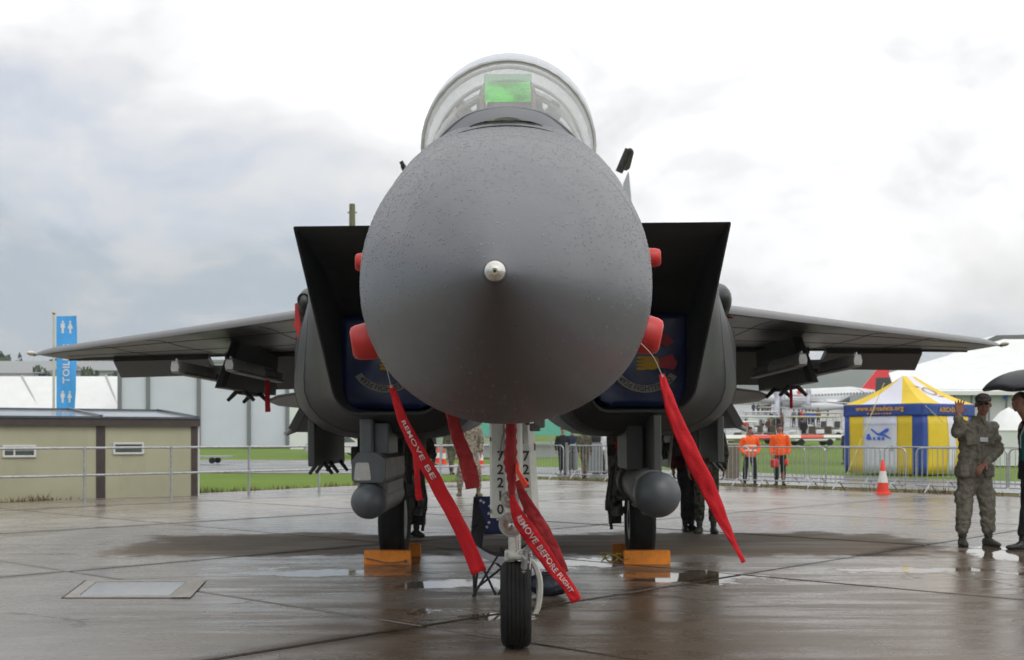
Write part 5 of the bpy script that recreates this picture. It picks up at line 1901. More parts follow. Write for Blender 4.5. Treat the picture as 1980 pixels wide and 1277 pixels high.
for vy in (633, 768):
    for off in (-.13, .10):
        v0 = (P(0, vy, 38).z - FZ0) / (FZ1 - FZ0)
        mb = MB()
        def fp(a, b):
            p = flagpt(.52 + (off + a) / (FX1 - FX0), v0 + b / (FZ1 - FZ0))
            p.y -= .012
            return p
        cpts = [fp(.035 * math.cos(2 * PI * k / 10), .17 + .035 * math.sin(2 * PI * k / 10)) for k in range(10)]
        mb.add(cpts, [tuple(range(10))])
        body_ = ((-.03, .125), (.03, .125), (.085, -.03), (.03, -.03), (.03, -.19), (-.03, -.19), (-.03, -.03), (-.085, -.03)) if off > 0 else ((-.06, .125), (.06, .125), (.07, .0), (.035, -.03), (.035, -.19), (-.035, -.19), (-.035, -.03), (-.07, .0))
        mb.add([fp(a, b) for a, b in body_], [tuple(range(8))])
        part(mb, 'pictogram', M_FLAGP, flag, smooth=0)

# ---- marquee and sheds on the left
mq = thing('marquee', (-70, 163, 0), 'long low white marquee roof beyond the beige building', 'marquee')
xm0, xm1 = -110, P(300, 0, 163).x
zt, zb_ = P(0, 728, 163).z, P(0, 800, 156).z
part(MB().loft([[(xm0, 156, zb_ - .6), (xm0, 163, zt), (xm0, 170, zb_ - .6)], [(xm1, 156, zb_ - .6), (xm1, 163, zt), (xm1, 170, zb_ - .6)]]), 'roof', M_TENTW, mq, smooth=0)
part(MB().box(((xm0 + xm1) / 2, 163, (zb_ - .6) / 2), (xm1 - xm0 - .2, 13.6, zb_ - .6)), 'wall', M_TENTW, mq, smooth=0)
for a, b in ((42, 84), (205, 236), (-60, -20)):
    p0, p1 = P(a, 728, 163), P(b, 797, 156.6)
    p0.z = zt + .06
    p1.z = zb_ - .40
    part(MB().tube([p0, p1], .16, 6), 'roof_seam', mat('grey_seam', (.42, .43, .43), .6, var=.05), mq)

def shed(name, px0, px1, D, py_e, py_r, depth, label, mr, mw, bays):
    x0, x1 = P(px0, 0, D).x, P(px1, 0, D).x
    ze, zr = P(0, py_e, D).z, P(0, py_r, D).z * (1 + depth * .5 / D)
    g = hgt((x0 + x1) / 2, D)
    r_ = thing(name, ((x0 + x1) / 2, D, g), label, 'shed' if 'shed' in name else 'hangar')
    part(MB().box(((x0 + x1) / 2, D + depth / 2, (ze + g - 1) / 2), (x1 - x0, depth - .1, ze - g + 1)), 'wall', mw, r_, smooth=0)
    if zr > ze:
        part(MB().loft([[(x0 - .4, D - .4, ze), (x0 - .4, D + depth / 2, zr), (x0 - .4, D + depth + .4, ze)], [(x1 + .4, D - .4, ze), (x1 + .4, D + depth / 2, zr), (x1 + .4, D + depth + .4, ze)]]), 'roof', mr, r_, smooth=0)
    for k in range(bays + 1):
        xx = x0 + (x1 - x0) * k / bays
        part(MB().box((xx, D - .12, ze / 2), (.5, .22, ze)), 'column', M_COLM, r_, smooth=0)
    return r_
shed('far_shed', -260, 232, 190, 717, 700, 40, 'long grey shed roof on the skyline at far left', M_ROOFG, M_WALLG, 5)
shed('far_shed', -700, 70, 176, 722, 707, 30, 'lower grey shed in front of the longer one at the left edge', M_ROOFG, M_WALLG, 4)
HD = 150
hx = [232, 287, 385, 482, 556]
hg = thing('hangar', (P(394, 0, HD).x, HD, 0), 'large pale blue-grey panelled hangar behind the left wing', 'hangar')
zt = P(0, 702, HD).z
for i in range(4):
    x0, x1 = P(hx[i], 0, HD).x, P(hx[i + 1], 0, HD).x
    part(MB().box(((x0 + x1) / 2, HD + .3, zt / 2), (x1 - x0 - .02, .5, zt)), 'wall_panel', M_PANEL, hg, smooth=0)
x0, x1 = P(hx[0], 0, HD).x, P(hx[4], 0, HD).x
part(MB().box(((x0 + x1) / 2, HD + 15, zt / 2), (x1 - x0 - .1, 28.8, zt - .1)), 'wall', M_PANEL, hg, smooth=0)
for q in hx:
    xx = P(q, 0, HD).x
    part(MB().box((xx, HD - .1, zt / 2), (.42, .5, zt + .05)), 'column', M_COLM, hg, smooth=0)
part(MB().box(((x0 + x1) / 2, HD + 14.8, zt + .2), (x1 - x0 + .6, 30, .35)), 'roof', M_ROOFG, hg, smooth=0)
wt = thing('white_unit', (P(575, 0, 140).x, 140, 0), 'narrow white cabin standing at the right end of the hangar', 'cabin')
part(MB().box((P(577, 0, 140).x, 142, 1.9), (1.9, 4, 6.2)), 'wall', M_TENTW, wt, smooth=0)
part(MB().box((P(602, 0, 141).x, 143, 1.3), (2.0, 3, 3.4)), 'door', M_WALLG, wt, smooth=0)

# trees on the left skyline
def crown_mesh(kind, seed):
    rnd = random.Random(seed)
    mb = MB()
    for q in range(520 if kind != 'bush' else 300):
        if kind == 'conifer':
            z = rnd.random() ** 1.3
            r_ = (1 - z) * .32 * math.sqrt(rnd.random()) * (1 + .3 * math.sin(z * 30))
            a = rnd.uniform(0, 2 * PI)
            c = Vector((r_ * math.cos(a), r_ * math.sin(a), .08 + z * .92))
            s_ = .05 * (1.2 - z)
        else:
            while True:
                c = Vector((rnd.uniform(-1, 1), rnd.uniform(-1, 1), rnd.uniform(-1, 1)))
                if c.length < 1 and noise.noise(c * 1.9 + Vector((seed, 0, 0))) > -.22 and c.length > .35:
                    break
            c = Vector((c.x * .42, c.y * .42, .62 + c.z * .38))
            s_ = .055
        n_ = Vector((rnd.gauss(0, 1), rnd.gauss(0, 1), rnd.gauss(0, 1))).normalized()
        u = n_.orthogonal().normalized() * s_ * rnd.uniform(.6, 1.4)
        v_ = n_.cross(u).normalized() * s_ * rnd.uniform(.6, 1.4)
        mb.add([c - u, c - v_, c + u * 1.1, c + v_], [(0, 1, 2, 3)])
    me = mb.mesh('crown')
    me.materials.append(M_LEAF)
    return me
CR = {k: [crown_mesh(k, i + 1) for i in range(2)] for k in ('conifer', 'broad')}
def tree(px, D, py_top, kind, name, label, group=None, wd=1.0):
    x = P(px, 0, D).x
    g = hgt(x, D)
    h_ = P(0, py_top, D).z - g
    r_ = thing(name, (x, D, g), label, 'tree', group)
    c = bpy.data.objects.new('crown', random.choice(CR['conifer' if kind == 'conifer' else 'broad']))
    COL.objects.link(c)
    c.parent = r_
    c.scale = (h_ * wd, h_ * wd, h_)
    c.rotation_euler = (0, 0, random.uniform(0, 6))
    mb = MB().tube([(0, 0, -.2), (0, 0, h_ * .35), (h_ * .02, 0, h_ * .75)], [h_ * .03, h_ * .022, h_ * .006], 7)
    for q in range(3):
        a = q * 2.1
        mb.tube([(0, 0, h_ * (.3 + .1 * q)), (math.cos(a) * h_ * .16, math.sin(a) * h_ * .16, h_ * (.5 + .1 * q))], [h_ * .012, h_ * .004], 5)
    mb.build('trunk', M_BARK, r_)
    return r_
for q, (a, D, t_, k_, w_) in enumerate(((2, 260, 678, 'conifer', 1.2), (18, 262, 684, 'conifer', 1.0), (38, 265, 681, 'conifer', 1.0), (-20, 262, 684, 'broad', 1.2))):
    tree(a, D, t_, k_, 'pine_tree' if k_ == 'conifer' else 'oak_tree', ['dark conifer at the very left edge of the skyline', 'second dark conifer from the left, just above the sheds', 'dark conifer by the left wingtip, above the sheds', 'round tree outside the left edge above the sheds'][q], 'trees on the left skyline', w_)
for a, t_ in ((150, 686), (164, 682), (178, 681), (192, 683), (205, 687), (217, 692)):
    tree(a, 300, t_, 'broad', 'distant_tree', {150: 'leftmost dark rounded tree above the long shed, touching the banner', 164: 'second dark rounded tree right of the banner, above the long shed', 178: 'tallest dark rounded tree above the long shed', 192: 'dark rounded tree just right of the tallest one above the long shed', 205: 'second dark rounded tree from the right above the long shed', 217: 'rightmost and lowest dark rounded tree, by the aileron tip'}[a], 'rounded trees above the long shed', 1.2)
for a, t_, lb in ((77, 709, 'thin green birch in front of the far sheds, left of the banner'), (173, 710, 'thin green birch in front of the far sheds, right of the banner'), (220, 722, 'low green shrub at the right end of the far sheds')):
    tree(a, 178, t_, 'broad', 'birch_tree', lb, None, .42)

# tall mast above the left intake
ms = P(681, 395, 120)
mast = thing('floodlight_mast', (ms.x, 120, 0), 'olive wooden mast rising above the left intake', 'mast')
M_OLV = mat('olive_mast', (0.13, 0.125, 0.055), .8, var=.15)
part(MB().tube([(ms.x, 120, 0), (ms.x, 120, ms.z)], [.42, .30], 10), 'pole', M_OLV, mast)
part(MB().box((ms.x, 120, ms.z - .85), (.95, .25, .10)), 'crossbar', M_MIDM, mast, smooth=0)

# ---- parked vehicles seen below the jet at left
def car(name, x, d, rz, paint, label, sc=1.0, group=None):
    r_ = empty(name, (x, d, hgt(x, d)), (0, 0, rz), label, 'car', group)
    body = MB()
    prof = [(-2.1, .28), (-2.15, .62), (-1.95, .86), (-1.25, .95), (-.65, 1.42), (.75, 1.45), (1.45, 1.0), (2.0, .88), (2.12, .6), (2.08, .28)]
    body.loft([[Vector((x_ * (1 if abs(y_) < .8 else .97), y_, z_ if z_ < 1.0 or abs(y_) < .7 else z_ * .99)) for x_, z_ in prof] for y_ in (-.86, -.78, .78, .86)])
    body.build('body', paint, r_, smooth=30)
    for yy in (-.865, .865):
        MB().poly([(-1.05, yy, .97), (-.58, yy * .99, 1.36), (.68, yy * .99, 1.38), (1.2, yy, 1.0)], .01, (0, 1, 0)).build('side_window', M_PANE, r_, smooth=0)
        for xx in (-1.35, 1.35):
            w_ = MB().lathe([(-.1, .2), (-.1, .31), (.1, .31), (.1, .2)], (xx, yy * .93, .31), (0, 1, 0), 16).build('wheel', M_RUB, r_)
            MB().lathe([(-.105, .01), (-.108, .19), (.108, .19), (.105, .01)], (xx, yy * .93, .31), (0, 1, 0), 12).build('rim', M_GALV, w_)
    MB().box((-2.14, -.55, .68), (.05, .3, .14)).build('headlight', M_LGREY, r_, smooth=0)
    MB().box((-2.14, .55, .68), (.05, .3, .14)).build('headlight', M_LGREY, r_, smooth=0)
    MB().poly([(-1.3, -.7, .97), (-1.3, .7, .97), (-.68, .62, 1.42), (-.68, -.62, 1.42)], .01, (-.6, 0, .8)).build('windscreen', M_PANE, r_, smooth=0)
    return r_
M_CARW = mat('white_car_paint', (.7, .7, .7), .2, var=.03, coat=.5)
M_CARD = mat('dark_car_paint', (.02, .022, .03), .2, var=.1, coat=.5)
M_CARS = mat('silver_car_paint', (.4, .42, .44), .25, .3, var=.05, coat=.5)
a = P(655, 0, 84); car('parked_car', a.x, 84, .15, M_CARW, 'white car beyond the grass, between the left tank pylon and the pod')
a = P(628, 0, 86); car('parked_car', a.x, 90, .1, M_CARS, 'silver car beside the white one beyond the grass')
a = P(447, 0, 165); car('parked_car', a.x, 165, .1, M_CARD, 'dark car on the far grass left of the left tank pylon')
a = P(418, 0, 172); car('parked_car', a.x, 172, .1, M_CARS, 'grey car on the far grass just right of the beige building')
tr = P(440, 0, 66)
tl = thing('tow_trailer', (tr.x, 62, 0), 'low galvanised trailer frame on the grass right of the beige building', 'trailer')
part(MB().box((tr.x, 62, .35), (2.2, 1.2, .08)), 'frame', M_GALV, tl, smooth=0)
part(MB().tube([(tr.x - 1.1, 62, .36), (tr.x - 1.5, 61.7, .40), (tr.x - 1.6, 61.6, .2)], .04, 6), 'drawbar', M_GALV, tl)
for q in (-.6, .6):
    part(MB().lathe([(-.05, .16), (.05, .16)], (tr.x + .3, 62 + q, .16), (0, 1, 0), 14), 'wheel', M_RUB, tl)

# ---- crowd barriers
BL = 2.3
def make_barrier(label):
    r_ = empty('crowd_barrier', (0, 0, 0), (0, 0, 0), label, 'barrier', 'steel crowd barriers')
    rr = .16
    pts = [(rr * 0 + .0, 0, .17)]
    pts = [(BL / 2, 0, .17), (.02, 0, .17), (.0, 0, .19), (0, 0, .95)]
    for k in range(1, 6):
        a = PI - k * PI / 12
        pts.append((.15 + .15 * math.cos(a), 0, .95 + .15 * math.sin(a)))
    pts += [(.15, 0, 1.10), (BL - .15, 0, 1.10)]
    for k in range(1, 6):
        a = PI / 2 - k * PI / 12
        pts.append((BL - .15 + .15 * math.cos(a), 0, .95 + .15 * math.sin(a)))
    pts += [(BL, 0, .95), (BL, 0, .19), (BL - .02, 0, .17), (BL / 2, 0, .17)]
    MB().tube(pts, .019, 7).build('frame', M_GALV, r_)
    bar = None
    for k in range(15):
        x = .15 + (BL - .3) * k / 14
        if bar is None:
            bar = MB().tube([(0, 0, .17), (0, 0, 1.10)], .0075, 5).build('bar', M_GALV, r_)
            bar.location = (x, 0, 0)
        else:
            c = bar.copy()
            COL.objects.link(c)
            c.location = (x, 0, 0)
    for x in (.38, BL - .38):
        m_ = MB().tube([(x, -.30, .0), (x, -.03, .20), (x, .03, .20), (x, .30, .0)], .018, 6)
        m_.build('foot', M_GALV, r_)
    return r_
proto = None
rd3 = Vector((rdir.x, rdir.y, 0))
ang = math.atan2(rd3.y, rd3.x)
b_labels = ['crowd barrier behind the nose gear door, farthest of the row', 'crowd barrier with dark-clothed onlookers behind, right of the nose gear', 'crowd barrier directly left of the right main gear', 'crowd barrier behind the right sensor pod',
            'crowd barrier left of the two stewards in orange', 'crowd barrier in front of the two stewards in orange', 'crowd barrier between the stewards and the striped tent', 'crowd barrier left of the traffic cone at the striped tent',
            'crowd barrier right of the traffic cone at the striped tent', 'crowd barrier behind the man in green with a raised hand', 'crowd barrier behind the man under the umbrella', 'crowd barrier beyond the right edge beside the umbrella']
start = Vector((A_TOP.x - .7, A_TOP.y + 1.6, 0))
for k in range(12):
    q = start + rd3 * (BL + .12) * k + Vector((.05 * math.sin(k * 2.3), .10 * math.sin(k * 1.7), 0))
    if proto is None:
        proto = make_barrier(b_labels[0])
        proto.location = q
        proto.rotation_euler[2] = ang
    else:
        copy_tree(proto, q, ang + random.uniform(-.03, .03), b_labels[k])
start2 = start + Vector((1.9, 1.75, 0))
for k in range(11):
    q = start2 + rd3 * (BL + .15) * k + Vector((0, .12 * math.sin(k * 1.3), 0))
    copy_tree(proto, q, ang + random.uniform(-.04, .04), 'barrier in the second row, ' + ['behind the onlookers right of the nose gear', 'seen between the nose gear door and the right wheel', 'seen right behind the right main wheel strut', 'behind the pair standing beside the right pod', 'seen just left of the left-hand steward', 'behind the left-hand steward', 'behind the right-hand steward', 'between the stewards and the tent', 'crossing the yellow and white front of the tent', 'in front of the yellow side of the tent', 'behind the man in green at the right'][k], 'steel crowd barriers, second row')
# dark boards stacked on the far barriers
bq = P(1150, 905, 43)
for k, (a, wd_) in enumerate(((1150, .55), (1115, .12), (1096, .10))):
    c = P(a, 0, 43.2)
    tag(MB().box((0, 0, .62), (wd_, .06, 1.1), bev=.01).build('grey_board', M_COLM, None), ['wide grey board leaning on the far barrier', 'narrow grey board beside the wide one', 'narrowest grey board on the far barrier'][k], 'board').location = (c.x, 43.4, 0)

c = P(1416, 0, 36.6)
tag(MB().box((0, 0, .60), (.42, .05, 1.1), bev=.01).build('brown_board', mat('brown_board', (.17, .14, .11), .7), None), 'brown board standing behind the barrier left of the stewards', 'board').location = (c.x, 36.6, 0)

# ---- traffic cones
M_CONE = mat('cone_orange', (0.75, 0.04, 0.012), .45, var=.08)
M_CONEW = mat('cone_sleeve', (0.66, 0.66, 0.62), .4, var=.05, dirt=.2)
def make_cone(label):
    r_ = empty('traffic_cone', (0, 0, 0), (0, 0, 0), label, 'traffic cone', 'orange and white traffic cones')
    MB().box((0, 0, .02), (.34, .34, .04), bev=.015).build('base', M_CONE, r_, smooth=0)
    MB().lathe([(.04, .145), (.25, .115)], (0, 0, 0), (0, 0, 1), 20, cap=False).build('lower_cone', M_CONE, r_, smooth=60)
    MB().lathe([(.25, .117), (.50, .070)], (0, 0, 0), (0, 0, 1), 20, cap=False).build('white_sleeve', M_CONEW, r_, smooth=60)
    MB().lathe([(.50, .068), (.74, .028), (.75, .015), (.75, .001)], (0, 0, 0), (0, 0, 1), 20, cap=False).build('cone_tip', M_CONE, r_, smooth=60)
    return r_
cone = make_cone('traffic cone at the barriers in front of the striped tent')
q = G(1707, 955)
cone.location = (q.x, q.y, -.01)
cone.scale = (1.05, 1.05, 1.12)
for px_, D_, lb in ((847, 62, 'cone farthest left of the pair seen under the left intake'), (858, 60, 'cone on the right of the pair seen under the left intake'), (930, 56, 'cone just left of the nose gear door')):
    c = copy_tree(cone, (P(px_, 0, D_).x, D_, 0), 0, lb)

# ---- striped gazebo
M_TY = mat('tent_yellow', (0.72, 0.50, 0.01), .55, var=.06, nscale=1.5)
M_TW = mat('tent_white', (0.66, 0.66, 0.74), .55, var=.04, nscale=1.5)
M_TB = mat('tent_blue', (0.018, 0.06, 0.30), .55, var=.1, nscale=1.5)
M_TGOLD = mat('tent_gold_print', (0.62, 0.30, 0.03), .6, var=.05)
TN, TL, TR = Vector((14.95, 43.5, 0)), Vector((12.86, 46.2, 0)), Vector((17.6, 45.55, 0))
TBk = TL + TR - TN
tent = thing('striped_gazebo', (TN + TL + TR + TBk) / 4, 'yellow, white and blue striped gazebo tent with a plane emblem and web address', 'tent')
ZE, ZV = 2.60, 2.16
def face_pt(A, B, f, z):
    p = A.lerp(B, f)
    return Vector((p.x, p.y, z))
def tent_panel(A, B, f0, f1, z0, z1, m_, nm, out=.0, bulge=.0, nseg=6):
    nrm = Vector(((B - A).y, -(B - A).x, 0)).normalized()
    if nrm.y > 0: nrm = -nrm
    rows = []
    for j in range(7):
        fz = j / 6
        rows.append([face_pt(A, B, f0 + (f1 - f0) * i / nseg, z0 + (z1 - z0) * fz) + nrm * (out + bulge * math.sin((f0 + (f1 - f0) * i / nseg) * PI) * math.sin(fz * PI) + .012 * noise.noise(Vector((i * 1.1 + f0 * 30, fz * 3, 7)))) for i in range(nseg + 1)])
    o = part(MB().loft(rows, closed=False), nm, m_, tent, smooth=180, fix=False)
    o.modifiers.new('t', 'SOLIDIFY').thickness = .006
    return o
for f0, f1, m_ in ((0, .065, M_TB), (.065, .25, M_TY), (.25, .68, M_TW), (.68, .87, M_TY), (.87, 1.0, M_TB)):
    tent_panel(TL, TN, f0, f1, 0.0, ZV + .04, m_, 'wall_panel')
for f0, f1, m_ in ((0, .09, M_TB), (.09, .46, M_TY), (.46, .60, M_TW), (.60, .88, M_TY), (.88, 1.0, M_TB)):
    tent_panel(TN, TR, f0, f1, 0.0, ZV + .04, m_, 'wall_panel', bulge=.10)
for A, B in ((TR, TBk), (TBk, TL)):
    tent_panel(A, B, 0, 1, 0, ZV, M_TW, 'wall_panel')
tent_panel(TL, TN, -.01, 1.01, ZV, ZE, M_TB, 'valance', .03)
tent_panel(TN, TR, -.01, 1.01, ZV, ZE, M_TB, 'valance', .03)
for k_, q in enumerate((TN, TL, TR, TBk)):
    c = (TN + TL + TR + TBk) / 4
    q2 = q + (c - q) * .02
    part(MB().tube([(q2.x, q2.y, 0), (q2.x, q2.y, ZE)], .025, 6), 'tent_pole', M_GALV, tent)
c0 = (TN + TL + TR + TBk) / 4
rx = (TR - TN).normalized() * .42
ap0, ap1 = Vector((c0.x, c0.y, 3.70)) - rx, Vector((c0.x, c0.y, 3.70)) + rx
def roof_strip(A, B, P0, P1, f0, f1, m_):
    a, b = face_pt(A, B, f0, ZE + .01), face_pt(A, B, f1, ZE + .01)
    c_, d_ = P0.lerp(P1, f1), P0.lerp(P1, f0)
    sag = lambda p, q_, t_: p.lerp(q_, t_) + Vector((0, 0, -.10 * math.sin(t_ * PI)))
    rows = []
    for j in range(7):
        t_ = j / 6
        rows.append([sag(a, d_, t_), sag(b, c_, t_)])
    o = part(MB().loft(rows, closed=False), 'roof_panel', m_, tent, smooth=0, fix=False)
    o.modifiers.new('t', 'SOLIDIFY').thickness = .006
for f0, f1, m_ in ((0, .22, M_TY), (.22, .74, M_TW), (.74, 1, M_TY)):
    roof_strip(TL, TN, ap0, ap0 + Vector((.001, 0, 0)), f0, f1, m_)
for f0, f1, m_ in ((0, .33, M_TY), (.33, .72, M_TW), (.72, 1, M_TY)):
    roof_strip(TN, TR, ap0, ap1, f0, f1, m_)
roof_strip(TR, TBk, ap1, ap1 + Vector((.001, 0, 0)), 0, 1, M_TW)
roof_strip(TBk, TL, ap1, ap0, 0, 1, M_TW)
fd = (TN - TL).normalized()
fnr = Vector((fd.y, -fd.x, 0))
to = Vector(tent.location)
def tface(cf, cz, out=.06):
    c = face_pt(TL, TN, cf, cz)
    return lambda u, v_: c + fd * u + Vector((0, 0, v_)) + fnr * out - to
text_on('www.aircadets.org', .245, tface(.47, 2.44, .065), M_TGOLD, tent, spacing=1.12, bold=.012)
for k in range(9):
    part(MB().box(face_pt(TL, TN, .32 + k * .036, 2.25) + fnr * .055, (.075 if k not in (1, 5) else .03, .012, .055), Matrix.Rotation(math.atan2(fd.y, fd.x), 3, 'Z')), 'small_print', M_TGOLD, tent, smooth=0)
sd = (TR - TN).normalized()
snr = Vector((sd.y, -sd.x, 0))
cS = face_pt(TN, TR, .50, 2.38)
text_on('AIRCADETS', .24, lambda u, v_: cS + sd * u + Vector((0, 0, v_)) + snr * .065 - to, M_TGOLD, tent, spacing=1.15, bold=.01)
M_PALEB = mat('pale_blue_print', (.36, .38, .66), .6, var=.05)
M_EMB = mat('emblem_blue', (.03, .12, .62), .6, var=.1)
text_on('www.aircadets.org', .15, tface(.47, 1.86, .03), M_PALEB, tent, spacing=1.2, bold=.0)
# plane emblem on the white wall panel
ef = tface(.47, 1.50, .03)
emb = MB()
for poly in (((-.42, .16), (-.36, .19), (-.10, .02), (.22, -.02), (.50, -.18), (.44, -.19), (.16, -.09), (-.12, -.06)), ((-.05, .0), (.28, .20), (.40, .19), (.36, .08), (.12, -.02)), ((-.62, -.2), (-.56, -.02), (-.46, .0), (-.40, -.14), (-.34, -.22), (-.5, -.24)), ((-.3, -.13), (-.22, -.12), (-.18, -.24), (-.28, -.24)), ((-.12, -.13), (.0, -.12), (.04, -.24), (-.1, -.25)), ((.08, -.13), (.18, -.12), (.2, -.24), (.1, -.25))):
    emb.add([ef(a, b) for a, b in poly], [tuple(range(len(poly)))])
emb.build('plane_emblem', M_EMB, tent, smooth=0)
MB().add([ef(-.80 + .05 * math.cos(k * PI / 5), -.10 + .07 * math.sin(k * PI / 5)) for k in range(10)], [tuple(range(10))]).build('emblem_spot', M_TGOLD, tent, smooth=0)
MB().add([tface(.62, .95, .03)(a, b) for a, b in ((-.08, -.1), (.08, -.1), (.08, .1), (-.08, .1))], [(0, 1, 2, 3)]).build('wall_notice', M_WALLG, tent, smooth=0)
# ring badge on the roof
rn = MB()
ra, rb = face_pt(TN, TR, .55, ZE), ap0.lerp(ap1, .55)
rc = ra.lerp(rb, .52)
ru, rv = sd, (rb - ra).normalized()
rnn = ru.cross(rv)
if rnn.y > 0: rnn = -rnn
for k in range(24):
    a0, a1 = 2 * PI * k / 24, 2 * PI * (k + 1) / 24
    rn.add([rc + ru * r_ * 1.25 * math.cos(a) + rv * r_ * math.sin(a) + rnn * .02 - Vector((0, 0, .075)) + Vector((0, 0, 0)) for a, r_ in ((a0, .22), (a0, .28), (a1, .28), (a1, .22))], [(0, 1, 2, 3)])
rn.add([rc + ru * a + rv * b + rnn * .02 - Vector((0, 0, .075)) for a, b in ((-.55, .40), (-.30, .33), (-.25, .22), (-.42, .30))], [(0, 1, 2, 3)])
rn.add([rc + ru * a + rv * b + rnn * .02 - Vector((0, 0, .075)) for a, b in ((.1, -.32), (.5, -.35), (.42, -.40), (.1, -.38))], [(0, 1, 2, 3)])
part(rn, 'ring_badge', mat('badge_olive', (.35, .22, .06), .6, var=.1), tent, smooth=0)
for A_, B_ in ((face_pt(TL, TN, .52, 3.4), face_pt(TL, TN, .38, .0) + fnr * 1.6), (face_pt(TN, TR, 0, 2.6), face_pt(TN, TR, .3, 1.9) + snr * .2)):
    part(MB().tube([A_, B_], .014, 5), 'guy_strap', mat('strap_yellow', (.6, .55, .12), .6, var=.05), tent)

# ---- big marquee at right
mq = thing('large_marquee', (48, 96, hgt(48, 96)), 'large white pagoda marquee rising behind the striped tent at right', 'marquee')
MD = 92
pa, pb_ = P(1742, 733, MD), P(1958, 657, MD + 14)
eL, eR = P(1815, 757, MD), P(2120, 752, MD)
ze = eL.z
g = 0
part(MB().loft([[(eL.x - 3.2, MD + .5, ze), (eL.x - 1.0, MD + 9, ze + 1.9), (pb_.x, MD + 16, pb_.z + .2), (pb_.x + 8, MD + 16, pb_.z + .2), (eR.x, MD + .5, ze)],
                [(eL.x - 3.2, MD + .45, ze - .1), (eL.x - 1.0, MD + 9, ze + 1.8), (pb_.x, MD + 16, pb_.z), (pb_.x + 8, MD + 16, pb_.z), (eR.x, MD + .45, ze - .1)]]), 'front_roof', M_TENTW, mq, smooth=0)
part(MB().loft([[(P(1728, 0, MD + 28).x, MD + 28, P(0, 742, MD + 28).z), (pb_.x + 1, MD + 20, pb_.z + .9), (pb_.x + 30, MD + 20, pb_.z + 1.4), (eR.x + 14, MD + 28, P(0, 757, MD + 28).z)],
                [(P(1750, 0, MD + 48).x, MD + 48, P(0, 742, MD + 28).z), (pb_.x + 1, MD + 24, pb_.z + .9), (pb_.x + 30, MD + 24, pb_.z + 1.4), (eR.x + 14, MD + 48, P(0, 757, MD + 28).z)]]), 'rear_roof', M_TENTW, mq, smooth=0)
part(MB().box(((eL.x - 2.6 + eR.x) / 2, MD + 8, ze / 2 + .2), (eR.x - eL.x + 2.6, 14, ze)), 'wall', mat('marquee_wall', (.50, .52, .50), .6, var=.04), mq, smooth=0)
for k in range(14):
    xx = eL.x - 2.5 + k * 1.35
    part(MB().box((xx, MD + .92, ze / 2 + .2), (.09, .10, ze - .1)), 'wall_seam', M_COLM, mq, smooth=0)
part(MB().box(((eL.x - 3 + eR.x) / 2, MD + .4, ze - .12), (eR.x - eL.x + 3, .12, .3)), 'gutter', M_TENTW, mq, smooth=0)
part(MB().add([(P(1944 + 5 * math.cos(k * PI / 6), 0, MD + .9).x, MD + .85, P(0, 767 + 6 * math.sin(k * PI / 6), MD + .9).z) for k in range(12)], [tuple(range(12))]), 'round_sign', M_EMB, mq, smooth=0)
sp2 = P(1950, 790, 58)
pg = thing('pagoda_tent', (sp2.x, 58, 0), 'small white pagoda tent between the man in green and the umbrella', 'tent')
h0 = P(0, 833, 58).z
part(MB().lathe([(h0, 1.25), (h0 + .25, 1.0), (sp2.z - .2, .45), (sp2.z + .05, .02)], (sp2.x, 58, 0), (0, 0, 1), 8), 'roof', M_TENTW, pg, smooth=60)
part(MB().lathe([(0, 1.15), (h0, 1.2)], (sp2.x, 58, 0), (0, 0, 1), 8), 'wall', M_TENTW, pg, smooth=0)
gt = thing('green_tent', (P(1000, 0, 78).x, 78, 0), 'long green tarpaulin tent glimpsed below the belly of the jet', 'tent')
x0, x1 = P(760, 0, 78).x, P(1110, 0, 78).x
M_GREEN = mat('green_tarp', (0.005, 0.19, 0.115), .55, var=.12)
part(MB().loft([[(x0, 78, P(0, 842, 78).z), (x0, 80.5, P(0, 812, 78).z), (x0, 83, 1.5)], [(x1, 78, P(0, 842, 78).z), (x1, 80.5, P(0, 812, 78).z), (x1, 83, 1.5)]]), 'roof', M_GREEN, gt, smooth=0)
for k in range(9):
    part(MB().tube([(x0 + (x1 - x0) * k / 8, 78.02, 0), (x0 + (x1 - x0) * k / 8, 78.02, 1.5)], .05, 6), 'post', M_GALV, gt)
part(MB().box(((x0 + x1) / 2, 79.6, .45), (x1 - x0, 1.6, .9)), 'counter', M_WALLG, gt, smooth=0)
part(MB().box(((x0 + x1) / 2, 78.7, .98), (x1 - x0, .4, .14)), 'shelf', M_TENTW, gt, smooth=0)

# ---- white and red glider beyond the grass
M_GW = mat('glider_white', (.62, .62, .56), .3, var=.03)
M_GR = mat('glider_red', (.66, .06, .035), .35, var=.05)
GD = 62
gy = lambda px: P(px, 0, GD).x
gl = thing('glider', (gy(1300), GD, 0), 'white glider with red wing bands lying along the far side of the grass', 'glider')
zc_ = P(0, 848, GD).z
def wing_piece(a, b, m_, nm):
    def sec(px):
        f = (px - 1230) / 440
        th_ = .20 - .09 * f
        x = gy(px)
        z = zc_ - .04 + .12 * f
        return [(x, GD - .5 + .18 * f, z - .02), (x, GD - .25, z + th_ * .9), (x, GD + .2, z + th_), (x, GD + .7, z + .03), (x, GD + .2, z - th_ * .55), (x, GD - .2, z - th_ * .6)]
    return part(MB().loft([sec(a), sec(b)]), nm, m_, gl, smooth=40)
wing_piece(1212, 1262, M_GR, 'wing_tip')
wing_piece(1262, 1440, M_GW, 'wing')
wing_piece(1440, 1500, M_GR, 'wing_band')
wing_piece(1500, 1546, M_GW, 'wing')
wing_piece(1546, 1590, M_GR, 'wing_band')
wing_piece(1590, 1690, M_GW, 'wing')
